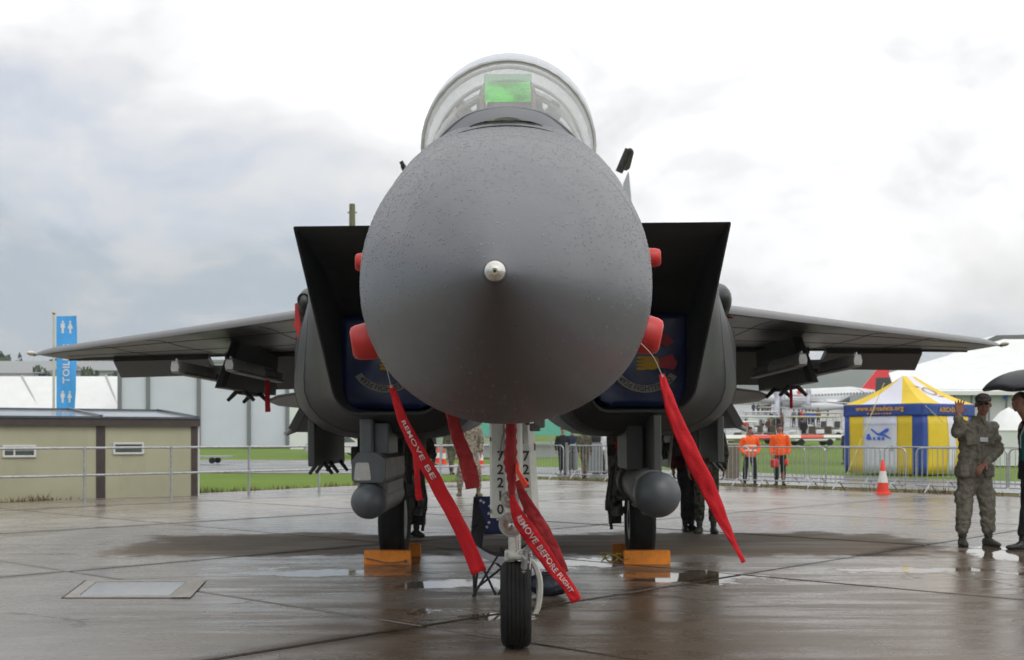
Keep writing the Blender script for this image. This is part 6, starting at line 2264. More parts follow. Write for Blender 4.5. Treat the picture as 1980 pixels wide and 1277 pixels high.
part(MB().lathe([(-3.2, .02), (-2.9, .22), (-2.0, .42), (-.8, .45), (.6, .28), (3.5, .12)], (gy(1345), GD + .6, .62), (.05, 1, .03), 20), 'fuselage', M_GW, gl, smooth=60)
part(MB().poly([(gy(1352), GD + 3.2, .7), (gy(1352), GD + 4.0, .7), (gy(1352), GD + 4.1, 1.9), (gy(1352), GD + 3.6, 1.9)], .06, (1, 0, 0)), 'tail_fin', M_GR, gl, smooth=0)
part(MB().box((gy(1640), GD, .55), (.12, .3, 1.1)), 'wing_stand', M_GALV, gl, smooth=0)

# ---- golf carts
M_CANV = mat('cream_canopy', (.55, .50, .36), .6, var=.06)
def cart(px, py_base, D, label, roof, wd_=1.0, rz=0.0):
    x = P(px, 0, D).x
    r_ = empty('golf_cart', (x, D, hgt(x, D)), (0, 0, rz), label, 'golf cart', 'golf carts on the slope')
    MB().box((0, 0, .45), (2.3 * wd_, 1.2, .32), bev=.06).build('body', M_CARW if wd_ > 1 else M_WALLG, r_, smooth=0)
    MB().box((-1.0 * wd_, 0, .78), (.35, 1.1, .5), bev=.08).build('dashboard', M_CARW, r_, smooth=0)
    for q in (-.2, .7):
        s1 = MB().box((q * wd_, 0, .75), (.5, 1.1, .14), bev=.03)
        s1.box((q * wd_ + .27, 0, 1.05), (.1, 1.1, .5), bev=.03)
        s1.build('seat', mat('cart_seat', (.14, .11, .08), .7), r_, smooth=0)
    for a in (-1, 1):
        for b in (-1, 1):
            MB().tube([(a * 1.05 * wd_, b * .55, .6), (a * 1.0 * wd_, b * .55, 1.9)], .025, 5).build('post', M_GALV, r_)
            MB().lathe([(-.09, .1), (-.09, .23), (.09, .23), (.09, .1)], (a * .8 * wd_, b * .55, .23), (0, 1, 0), 14).build('wheel', M_RUB, r_)
    MB().box((0, 0, 1.93), (2.5 * wd_, 1.35, .10), bev=.03).build('roof', roof, r_, smooth=0)
    return r_
cart(1468, 838, 84, 'white-roofed golf cart parked right above the left steward', M_TENTW, 1.0, .1)
cart(1470, 830, 98, 'second white-roofed golf cart just behind the first', M_TENTW, 1.1, -.1)
cart(1570, 838, 80, 'long cream-roofed golf cart right of the stewards', M_CANV, 1.25, .15)
cart(1592, 820, 92, 'cream-roofed golf cart farther back, right of the stewards', M_CANV, 1.2, .1)
cart(1492, 808, 120, 'small cream-roofed golf cart high on the slope', M_CANV, 1.0, .3)
cart(1424, 852, 72, 'white-roofed golf cart half hidden by the right nacelle', M_TENTW, .9, .2)

# ---- feather banners on the slope
for k, (px_, p0, p1, D_, lb) in enumerate(((1503, 752, 822, 110, 'white feather banner above the right-hand steward, nearer one'), (1564, 752, 800, 150, 'white feather banner to the right, against the airliner'), (1514, 748, 790, 160, 'white feather banner partly behind the nearer one'))):
    x = P(px_, 0, D_).x
    zt, zb2 = P(0, p0, D_).z, P(0, p1 - 15, D_).z
    r_ = thing('feather_banner', (x, D_, hgt(x, D_)), lb, 'banner', 'white feather banners')
    part(MB().tube([(x + .25, D_, hgt(x, D_)), (x + .25, D_, zt - .3), (x, D_, zt)], .04, 5), 'pole', M_GALV, r_)
    rows = [[(x - .30 - .12 * math.sin(j), D_ + .08 * math.sin(j * 1.4), zb2 + (zt - zb2) * j / 8), (x + .25 + .0 * j, D_, zb2 + (zt - zb2) * j / 8)] for j in range(9)]
    o = part(MB().loft(rows, closed=False), 'banner_cloth', mat('banner_white', (.66, .66, .76), .6, var=.05), r_, smooth=180, fix=False)
    o.modifiers.new('t', 'SOLIDIFY').thickness = .01

# ---- airliner with a red fin
M_AW = mat('airliner_white', (.66, .67, .68), .3, var=.03, nscale=.5)
AD = 235
al = thing('airliner', (P(1600, 0, AD).x, AD, hgt(60, AD)), 'white airliner with a red tail fin parked on the slope behind the striped tent', 'airliner')
ax0, ax1 = P(1535, 0, AD).x, P(1712, 0, AD).x
zc2, rf_ = P(0, 771, AD).z, P(0, 753, AD).z - P(0, 771, AD).z
ln = ax1 - ax0
prof = [(-4.5, .05), (-4.1, .8), (-2.6, rf_ * .85), (0, rf_), (ln * .62, rf_), (ln * .85, rf_ * .62), (ln * 1.05, rf_ * .15)]
fu = part(MB().lathe(prof, (ax0, AD, zc2), (1, 0, .045), 24), 'fuselage', M_AW, al, smooth=60)
for k in range(22):
    a = 2 + k * .62
    off = Vector(al.location)
    MB().box(Vector((ax0 + a, AD - rf_ - .0, zc2 + .42 + a * .045)) - off, (.26, .10, .34)).build('cabin_window', M_PANE, fu, smooth=0)
part(MB().loft([[(ax0 + 4, AD - 1.2, zc2 - .9), (ax0 + 9, AD - 1.2, zc2 - 1.0), (ax0 + 9, AD - 1.2, zc2 - .6)], [(ax0 + 11.0, AD - 15, zc2 - .3), (ax0 + 12.6, AD - 15, zc2 - .35), (ax0 + 12, AD - 15, zc2 - .2)]]), 'wing', M_AW, al, smooth=0)
part(MB().lathe([(-1.3, .6), (-1.1, .75), (1.0, .7), (1.8, .4)], (ax0 + 6, AD - 6, zc2 - 1.1), (1, 0, 0), 16), 'engine', M_AW, al)
part(MB().poly([P(1645, 778, AD), P(1700, 709, AD), P(1719, 709, AD), P(1718, 772, AD)], .5, (0, 1, 0)), 'tail_fin', mat('fin_red', (.80, .012, .015), .4, var=.05), al, smooth=0)
part(MB().loft([[P(1672, 762, AD - 1), P(1686, 766, AD - 1), P(1686, 768, AD - 1)], [P(1655, 750, AD - 7), P(1660, 752, AD - 7), P(1660, 753, AD - 7)]]), 'tailplane', M_AW, al, smooth=0)
part(MB().poly([P(1540, 757, AD - 2.4), P(1552, 752, AD - 2.4), P(1556, 758, AD - 2.4), P(1543, 765, AD - 2.4)], .05, (0, 1, 0)), 'nose_marking', M_GR, al, smooth=0)
for q in (.5, 9):
    part(MB().tube([(ax0 + q, AD, zc2 - 1.2), (ax0 + q, AD, hgt(ax0, AD) + .3)], .3, 8), 'landing_gear', M_DARKM, al)
bt = P(1712, 750, 210)
dk = thing('dark_tailplane', (bt.x, 210, hgt(bt.x, 210)), 'black tail fin of a second aircraft in front of the red fin', 'aircraft')
part(MB().poly([P(1692, 772, 210), P(1694, 731, 210), P(1722, 730, 210), P(1740, 740, 210), P(1735, 772, 210)], .4, (0, 1, 0)), 'tail_fin', mat('fin_black', (.02, .02, .024), .5, var=.1), dk, smooth=0)
part(MB().lathe([(-6, .1), (-4, 1.2), (2, 1.3), (5, .8)], (bt.x - 2, 210, P(0, 778, 210).z), (1, 0, 0), 14), 'fuselage', mat('fin_black', (.02, .02, .024), .5), dk)
for k, (px_, py_, D_, ln_) in enumerate(((1500, 760, 180, 9), (1590, 775, 170, 8))):
    c = P(px_, py_, D_)
    r_ = thing('light_aircraft', (c.x, D_, hgt(c.x, D_)), ['white high-wing light aircraft left of the airliner', 'white light aircraft with its wing in front of the airliner'][k], 'light aircraft', 'light aircraft on the slope')
    part(MB().lathe([(-ln_ * .4, .1), (-ln_ * .3, .7), (0, .8), (ln_ * .5, .15)], c - Vector((0, 0, .8)), (1, .2, 0), 14), 'fuselage', M_AW, r_, smooth=60)
    part(MB().loft([[c + Vector(v_) for v_ in ((-ln_ * .6, -2, .05), (-ln_ * .6, -1, .15), (-ln_ * .6, -.6, .0))], [c + Vector(v_) for v_ in ((ln_ * .7, -2 + 3, -.4), (ln_ * .7, 2, -.3), (ln_ * .7, 2.6, -.45))]]), 'wing', M_AW, r_, smooth=0)
    for q in (-.8, .8):
        part(MB().tube([c + Vector((q, 0, -1.2)), Vector((c.x + q, D_, hgt(c.x, D_)))], .12, 6), 'landing_leg', M_DARKM, r_)
# ------------------------------------------------------------------ people
def cloth_mat(name, a, b_, sc=6.0, camo=None, rough=.85):
    if name in MATS:
        return MATS[name]
    m_ = bpy.data.materials.new(name)
    m_.use_nodes = True
    t = NT(m_.node_tree)
    b = m_.node_tree.nodes['Principled BSDF']
    tcn = t.n.new('ShaderNodeTexCoord').outputs['Object']
    n1 = t.noise(tcn, sc, 5, .6)
    c = t.mix(t.ramp(n1, .38, .62), a, b_)
    if camo:
        vo = t.n.new('ShaderNodeTexVoronoi')
        vo.inputs['Scale'].default_value = 26
        vv = t.n.new('ShaderNodeVectorMath')
        vv.operation = 'MULTIPLY_ADD'
        t.l.new(t.noise(tcn, 14, 3, out=1), vv.inputs[0])
        vv.inputs[1].default_value = (.12, .12, .12)
        t.l.new(tcn, vv.inputs[2])
        t.l.new(vv.outputs[0], vo.inputs['Vector'])
        sp = t.n.new('ShaderNodeSeparateColor')
        t.l.new(vo.outputs['Color'], sp.inputs[0])
        c = t.mix(t.m('GREATER_THAN', sp.outputs[0], .62), c, camo[0])
        c = t.mix(t.m('GREATER_THAN', sp.outputs[1], .70), c, camo[1])
    t.l.new(c, b.inputs['Base Color'])
    b.inputs['Roughness'].default_value = rough
    b.inputs['Specular IOR Level'].default_value = .25
    t.l.new(t.bump(t.noise(tcn, 30, 4, .6), .5, .012, t.bump(t.noise(tcn, 400, 2), .3, .001)), b.inputs['Normal'])
    MATS[name] = m_
    return m_


M_SKIN = mat('skin', (0.40, 0.21, 0.15), .55, var=.08, nscale=20, spec=.35)
M_SKIN2 = mat('skin_ruddy', (0.36, 0.17, 0.12), .55, var=.1, nscale=20, spec=.35)
M_SAGE = cloth_mat('sage_green_cloth', (.190, .176, .138), (.228, .212, .168), 4, ((.172, .160, .124), (.240, .224, .180)))
M_DESERT = cloth_mat('desert_camouflage', (.19, .165, .12), (.25, .22, .165), 6, ((.11, .085, .06), (.28, .25, .2)))
M_OLIVE = cloth_mat('olive_camouflage', (.06, .06, .04), (.10, .095, .065), 6, ((.03, .03, .022), (.12, .11, .08)))
M_SUIT = cloth_mat('black_suit', (.012, .012, .015), (.018, .018, .022), 4)
M_HIVIS = cloth_mat('orange_jacket', (.85, .10, .012), (.95, .14, .02), 3, rough=.6)
M_TROU = cloth_mat('black_trousers', (.014, .014, .016), (.026, .026, .03), 4)
M_BOOT = mat('olive_boot', (.045, .048, .032), .7, var=.2)
M_BOOTS = mat('suede_boot', (.11, .09, .055), .8, var=.2)
M_SHOE = mat('black_shoe', (.01, .01, .01), .3, var=.2)
M_TEAL = cloth_mat('teal_shirt', (.01, .09, .08), (.015, .12, .10), 5)
M_HAIR = mat('dark_hair', (.018, .012, .009), .6, var=.3, nscale=60, bump=.6, bscale=120)
M_TAPE = mat('reflective_tape', (.75, .75, .72), .3, var=.03)


def limb(mb, pts, rs, n=12, sq=None):
    """chain of tapered links with round joints (merged by the voxel remesh)"""
    pts = [Vector(p) for p in pts]
    mb.tube(pts, rs, n)
    for p, r_ in zip(pts, rs):
        mb.ball(p, r_, 10, 8)


def oval_loft(mb, rows, n=20):
    """rows: (x, y, z, rx, ry)"""
    rws = crom(rows, 4)
    mb.loft([[Vector((r_[0] + r_[3] * math.cos(2 * PI * k / n), r_[1] + r_[4] * math.sin(2 * PI * k / n), r_[2])) for k in range(n)] for r_ in rws])


def hand(mb, wrist, direction, palm_n, size=1.0, curl=.25, spread=.12):
    """palm, four fingers and a thumb; direction = towards the fingertips, palm_n = out of the palm"""
    d = Vector(direction).normalized()
    nrm = Vector(palm_n)
    nrm = (nrm - d * nrm.dot(d)).normalized()
    s_ = d.cross(nrm)
    W = Vector(wrist)
    k = size
    for q in (-1, -.33, .33, 1):
        mb.tube([W, W + d * .045 * k + s_ * q * .022 * k, W + d * .095 * k + s_ * q * .032 * k], [.020 * k, .017 * k, .0125 * k], 8)
    for i, (q, L_) in enumerate(((-1, .066), (-.33, .078), (.33, .083), (1, .074))):
        b0 = W + d * .088 * k + s_ * q * .030 * k
        a = curl
        d1 = (d + s_ * q * spread + nrm * a).normalized()
        d2 = (d + s_ * q * spread + nrm * a * 2.6).normalized()
        p1 = b0 + d1 * L_ * .5 * k
        p2 = p1 + d2 * L_ * .5 * k
        mb.tube([b0 - d1 * .012, p1, p2], [.0115 * k, .0100 * k, .0075 * k], 8)
        mb.ball(p2, .0078 * k, 8, 6)
    t0 = W + d * .028 * k + s_ * .024 * k
    td = (d * .65 + s_ * .85 + nrm * .25).normalized()
    mb.tube([t0, t0 + td * .042 * k, t0 + td * .042 * k + (d * .85 + s_ * .4 + nrm * .3).normalized() * .034 * k], [.017 * k, .0125 * k, .009 * k], 8)


def head_geo(mb, c, look, up=(0, 0, 1), s_=1.0):
    """skull, jaw, nose, ears, brow, lips around the head centre c; look = facing direction"""
    f = Vector(look).normalized()
    u = Vector(up)
    u = (u - f * u.dot(f)).normalized()
    r_ = f.cross(u)
    M = Matrix((r_, f, u)).transposed()
    def at(x, y, z):
        return Vector(c) + M @ Vector((x * s_, y * s_, z * s_))
    mb.ball(at(0, -.012, .025), (.076 * s_, .096 * s_, .090 * s_), 20, 14, M)
    mb.ball(at(0, .018, -.035), (.060 * s_, .070 * s_, .075 * s_), 18, 12, M)
    mb.ball(at(0, .055, -.088), (.027 * s_, .022 * s_, .020 * s_), 10, 8, M)
    mb.tube([at(0, .082, .020), at(0, .100, -.018), at(0, .092, -.030)], [.010 * s_, .014 * s_, .012 * s_], 8)
    mb.ball(at(0, .083, -.055), (.026 * s_, .012 * s_, .010 * s_), 10, 6, M)
    mb.ball(at(0, .070, .030), (.052 * s_, .022 * s_, .012 * s_), 12, 6, M)
    for q in (-1, 1):
        mb.ball(at(q * .076, -.008, -.005), (.010 * s_, .020 * s_, .032 * s_), 8, 8, M)
        mb.ball(at(q * .036, .058, -.022), (.022 * s_, .018 * s_, .018 * s_), 8, 6, M)
    return at, M


def leg_geo(tr, bt, hip, knee, ankle, toe_dir, r=(.098, .072, .060), boot_top=.26, bulk=1.0, boot_s=1.0):
    limb(tr, [hip, Vector(hip).lerp(Vector(knee), .5), knee, Vector(knee).lerp(Vector(ankle), .45), Vector(ankle) + Vector((0, 0, .10))],
         [r[0] * bulk, r[0] * .90 * bulk, r[1] * bulk, r[1] * .98 * bulk, r[2] * bulk])
    A = Vector(ankle)
    t_ = Vector(toe_dir).normalized()
    bt.tube([A + Vector((0, 0, .22)), A + Vector((0, 0, .08)), A + Vector((0, 0, .0))], [.050 * boot_s, .046 * boot_s, .048 * boot_s], 12)
    a2 = Vector((A.x, A.y, 0))
    for f, w_, h_ in ((-.055, .042, .085), (0, .046, .11), (.06, .047, .080), (.12, .050, .062), (.17, .046, .052), (.20, .034, .042)):
        p = a2 + t_ * f * boot_s
        bt.ball((p.x, p.y, h_ * .5), (w_ * boot_s, w_ * 1.1 * boot_s, h_ * .55), 12, 8)
    for f in (-.04, .0, .04, .08, .12, .16):
        p = a2 + t_ * f
        bt.box((p.x, p.y, .012), (.082 * boot_s, .082 * boot_s, .026), bev=.006)


def split_lr(me):
    import bmesh
    out = []
    for sg in (-1, 1):
        bm = bmesh.new()
        bm.from_mesh(me)
        cx_ = sum(v_.co.x for v_ in bm.verts) / max(1, len(bm.verts))
        seen, isl = set(), []
        for v_ in bm.verts:
            if v_.index in seen:
                continue
            st_, grp = [v_], []
            seen.add(v_.index)
            while st_:
                a = st_.pop()
                grp.append(a)
                for e in a.link_edges:
                    b_ = e.other_vert(a)
                    if b_.index not in seen:
                        seen.add(b_.index)
                        st_.append(b_)
            isl.append(grp)
        kill = [v_ for g_ in isl for v_ in g_ if (sum(q.co.x for q in g_) / len(g_) - cx_) * sg < 0]
        bmesh.ops.delete(bm, geom=kill, context='VERTS')
        if bm.verts:
            m2 = bpy.data.meshes.new('boot')
            bm.to_mesh(m2)
            out.append(m2)
        bm.free()
    return out


def finish(root_name, loc, rz, label, parts, body, group=None, sc=1.0, cat='person'):
    """body mesh is the top-level object, clothing its children"""
    o = mesh_obj(root_name, body[0], body[1])
    o.location = loc
    o.rotation_euler = (0, 0, rz)
    o.scale = (sc, sc, sc)
    tag(o, label, cat, group)
    for nm, me, m_, sm in parts:
        if nm in ('boots', 'shoes'):
            for m2 in split_lr(me):
                mesh_obj(nm[:-1], m2, m_, o, sm)
        else:
            mesh_obj(nm, me, m_, o, sm)
    return o


def simple_body(sh=1.44):
    b = MB()
    oval_loft(b, [(0, 0, .86, .14, .09), (0, 0, 1.0, .15, .10), (0, 0, 1.2, .14, .09), (0, 0, 1.36, .16, .10), (0, 0, 1.44, .15, .08), (0, 0, 1.50, .055, .055)])
    return b


# ---- the airman in sage green, left of the umbrella, one hand raised
def airman():
    D = 15.25
    x = P(1884, 0, D).x
    hc = Vector((.095, -.03, 1.70))
    b = simple_body()
    limb(b, [(-.08, 0, .9), (-.13, 0, .5), (-.14, 0, .12)], [.08, .05, .04])
    limb(b, [(.10, 0, .9), (.15, 0, .5), (.17, 0, .12)], [.08, .05, .04])
    limb(b, [(.03, 0, 1.46), (.07, -.01, 1.54), (.10, -.02, 1.62)], [.060, .055, .052])
    # arms: raised right arm (viewer's left), lowered left arm across the belly
    shR, elR, wrR = Vector((-.165, -.02, 1.44)), Vector((-.265, -.17, 1.365)), Vector((-.285, -.26, 1.565))
    shL, elL, wrL = Vector((.215, 0, 1.42)), Vector((.275, -.04, 1.16)), Vector((.045, -.23, .985))
    limb(b, [shR, elR, wrR], [.05, .04, .03])
    limb(b, [shL, elL, wrL], [.05, .04, .03])
    at, M = head_geo(b, hc, (-.35, -1, -.06), s_=1.14)
    hand(b, wrR, (.0, -.12, 1), (-.1, -1, -.1), 1.12, .12, .22)
    hand(b, wrL, (-.75, -.35, -.45), (.1, .3, -1), 1.05, .55, .05)
    body = (remesh(b, .0075, smooth_it=2), M_SKIN2)
    j = MB()
    oval_loft(j, [(-.02, 0, .82, .200, .140), (-.02, 0, .90, .215, .150), (0, 0, 1.05, .192, .140), (.01, 0, 1.22, .200, .145), (.02, 0, 1.36, .215, .140), (.03, 0, 1.45, .185, .115), (.05, 0, 1.51, .10, .085), (.06, -.005, 1.56, .085, .080)])
    limb(j, [shR + Vector((.05, 0, -.02)), shR, elR, elR.lerp(wrR, .80)], [.085, .086, .078, .058])
    limb(j, [shL + Vector((-.05, 0, -.01)), shL, elL, elL.lerp(wrL, .88)], [.085, .084, .076, .055])
    for q in (-1, 1):                                   # skirt pockets
        j.box((-.02 + q * .15, -.13, .90), (.13, .06, .16), Matrix.Rotation(q * .25, 3, 'Z'), bev=.02)
        j.box((.015 + q * .11, -.145, 1.27), (.12, .04, .13), Matrix.Rotation(q * .2, 3, 'Z'), bev=.015)
    j.box((.0, -.158, 1.12), (.045, .02, .62), bev=.008)
    jac = remesh(j, .012, .020, 7.0, 2, 1.0)
    tr, bt = MB(), MB()
    tr.ball((-.01, 0, .86), (.175, .125, .13), 16, 10)
    leg_geo(tr, bt, (-.085, 0, .84), (-.125, -.02, .50), (-.145, 0, .10), (-.25, -1, 0), (.112, .090, .078), bulk=1.04, boot_s=1.08)
    leg_geo(tr, bt, (.085, 0, .84), (.145, -.02, .50), (.17, 0, .10), (.15, -1, 0), (.112, .090, .078), bulk=1.04, boot_s=1.08)
    for q, kx in ((-1, -.205), (1, .215)):
        tr.box((kx, 0, .58), (.05, .13, .16), bev=.02)
    trm = remesh(tr, .012, .020, 8.0, 2, 4.0)
    btm = remesh(bt, .010, .003, 20, 1)
    cp = MB()
    cp.ball(at(0, -.01, .055), (.096, .115, .074), 18, 10, M)
    cp.loft([[at(-.07, .06, .062), at(0, .085, .070), at(.07, .06, .062)], [at(-.06, .12, .045), at(0, .160, .040), at(.06, .12, .045)], [at(-.06, .12, .037), at(0, .158, .032), at(.06, .12, .037)], [at(-.07, .06, .050), at(0, .085, .058), at(.07, .06, .050)]])
    cap = remesh(cp, .0065, smooth_it=1)
    gl = MB()
    for q in (-1, 1):
        gl.ball(at(q * .034, .088, .010), (.030, .010, .019), 12, 8, M)
        gl.tube([at(q * .055, .088, .014), at(q * .080, .02, .010), at(q * .080, -.01, .008)], .0035, 5)
    gl.tube([at(-.01, .094, .014), at(.01, .094, .014)], .003, 5)
    o = finish('person', (x, D, 0), 0, 'man in a sage green uniform, black cap and sunglasses raising one hand, standing at right',
               [('jacket', jac, M_SAGE, True), ('trousers', trm, M_SAGE, True), ('boots', btm, M_BOOT, True), ('cap', cap, M_BLACKC, True)], body, sc=1.055)
    gl.build('sunglasses', M_SHOE, o)
    cpx = MB()
    for q, w_ in ((-.024, .012), (-.008, .012), (.008, .012), (.024, .012)):
        cpx.box(at(q, .098, .088), (w_, .004, .014), M)
    cpx.build('cap_print', mat('cap_red', (.4, .02, .03), .6), o, smooth=0)
    mo = MB().ball(at(0, .094, -.055), (.020, .004, .004), 8, 5, M)
    mo.build('mouth', mat('lips', (.22, .07, .06), .5), o)
    MB().box((.045, -.183, 1.275), (.095, .006, .055), Matrix.Rotation(.06, 3, 'Y'), bev=.002).build('name_badge', mat('badge_white', (.72, .74, .80), .3, var=.02), o, smooth=0)
    ts = MB().poly([(.035, -.11, 1.56), (.10, -.11, 1.56), (.07, -.145, 1.44)], .02, (0, 1, 0))
    ts.build('undershirt', mat('tan_shirt', (.26, .22, .15), .8), o, smooth=0)
    ph = MB().box((.045, -.30, .955), (.055, .025, .105), Matrix.Rotation(.5, 3, 'Y'), bev=.008)
    k = ph.build('camera', M_SHOE, None, smooth=0)
    k.location = o.location + Vector((-.03, .0, .01))
    tag(k, 'small dark camera held low by the man in green', 'camera')
    return o


airman()


# ---- man in a dark suit below a black umbrella, cut by the right edge
def suit_man():
    D = 14.8
    x = P(1998, 0, D).x
    look = (-1, -.35, -.05)
    hc = Vector((-.17, -.02, 1.69))
    b = simple_body()
    limb(b, [(-.07, -.06, .88), (-.10, -.06, .5), (-.143, -.06, .12)], [.07, .045, .035])
    limb(b, [(.05, .08, .88), (.07, .10, .5), (.088, .12, .12)], [.07, .045, .035])
    limb(b, [(-.05, 0, 1.45), (-.09, 0, 1.53), (-.14, 0, 1.61)], [.06, .055, .055])
    at, M = head_geo(b, hc, look)
    sh, el, wr = Vector((-.03, -.16, 1.42)), Vector((-.02, -.30, 1.20)), Vector((-.11, -.30, 1.37))
    limb(b, [sh, el, wr], [.05, .04, .03])
    hand(b, wr, (-.2, -.1, 1), (.9, .1, .1), 1.05, .9, .0)
    limb(b, [(.15, .1, 1.42), (.22, .12, 1.15), (.15, -.02, .95)], [.05, .04, .03])
    body = (remesh(b, .008, smooth_it=2), M_SKIN)
    j = MB()
    oval_loft(j, [(0, 0, .80, .165, .175), (0, 0, .95, .165, .17), (0, 0, 1.12, .155, .16), (0, 0, 1.30, .165, .19), (0, 0, 1.42, .15, .19), (-.02, 0, 1.50, .085, .10)])
    limb(j, [sh, el, el.lerp(wr, .8)], [.075, .065, .05])
    limb(j, [(.10, .12, 1.42), (.22, .12, 1.15), (.17, .0, .98)], [.075, .065, .05])
    jac = remesh(j, .012, .010, 7, 2, 2.0)
    tr, bt = MB(), MB()
    tr.ball((0, 0, .86), (.15, .15, .12), 16, 10)
    leg_geo(tr, bt, (-.07, -.06, .84), (-.10, -.06, .50), (-.145, -.06, .08), (-1, -.3, 0), (.095, .070, .062))
    leg_geo(tr, bt, (.05, .08, .84), (.07, .10, .50), (.09, .12, .08), (-1, -.1, 0), (.095, .070, .062))
    o = finish('person', (x, D, 0), 0, 'man in a black suit and teal shirt, in profile under the umbrella at right edge',
               [('suit_jacket', jac, M_SUIT, True), ('trousers', remesh(tr, .013, .008, 7, 2), M_SUIT, True), ('shoes', remesh(bt, .011, 0), M_SHOE, True)], body, sc=1.07)
    hr = MB()
    hr.ball(at(0, -.030, .045), (.082, .092, .078), 18, 12, M)
    hr.ball(at(0, -.060, -.01), (.072, .055, .070), 14, 10, M)
    mesh_obj('hair', remesh(hr, .009, .004, 40, 1), M_HAIR, o)
    MB().loft([[(-.135, -.10, 1.48), (-.105, -.05, 1.50), (-.075, -.12, 1.48)], [(-.175, -.09, 1.25), (-.17, .0, 1.25), (-.13, -.17, 1.25)], [(-.175, -.10, 1.02), (-.17, .0, 1.02), (-.13, -.17, 1.02)]]).build('shirt', M_TEAL, o, smooth=0)
    MB().tube([(-.10, -.10, 1.52), (-.19, -.10, 1.30), (-.19, -.10, 1.16)], .008, 5).build('lanyard', mat('lanyard_grey', (.4, .42, .42), .5), o)
    um = empty('umbrella', (x - .17, D - .34, 1.60), (0, 0, 0), 'black open umbrella over the suited man at the right edge', 'umbrella')
    n_, ribs = 48, 8
    rows = []
    R0 = .60
    for i in range(9):
        f = i / 8
        row = []
        for k in range(n_):
            a = 2 * PI * k / n_
            sc_ = 1 - .055 * f * (0.5 - 0.5 * math.cos(ribs * a))
            r_ = R0 * math.sin(f * R(66)) / math.sin(R(66)) * sc_
            z = .60 - .255 * (1 - math.cos(f * R(66))) / (1 - math.cos(R(66))) + .02 * f * f * (0.5 - 0.5 * math.cos(ribs * a))
            row.append(Vector((r_ * math.cos(a) + .02, r_ * math.sin(a), z)))
        rows.append(row)
    cn = MB().loft(rows, cap=False).build('canopy_cloth', mat('umbrella_cloth', (.020, .021, .024), .5, var=.15), um, smooth=60, fix=False)
    cn.modifiers.new('t', 'SOLIDIFY').thickness = .003
    MB().tube([(0, 0, -.02), (.02, 0, .60), (.02, 0, .66)], .007, 7).build('shaft', M_GALV, um)
    MB().tube([(0, 0, -.20), (0, 0, .0)], .014, 8).build('handle', M_SHOE, um)
    for k in range(ribs):
        a = 2 * PI * (k + .0) / ribs
        MB().tube([(.02 + R0 * .98 * math.cos(a), R0 * .98 * math.sin(a), .345), (.02 + R0 * .55 * math.cos(a), R0 * .55 * math.sin(a), .50), (.02, 0, .585)], .003, 4).build('rib', M_GALV, um)


suit_man()


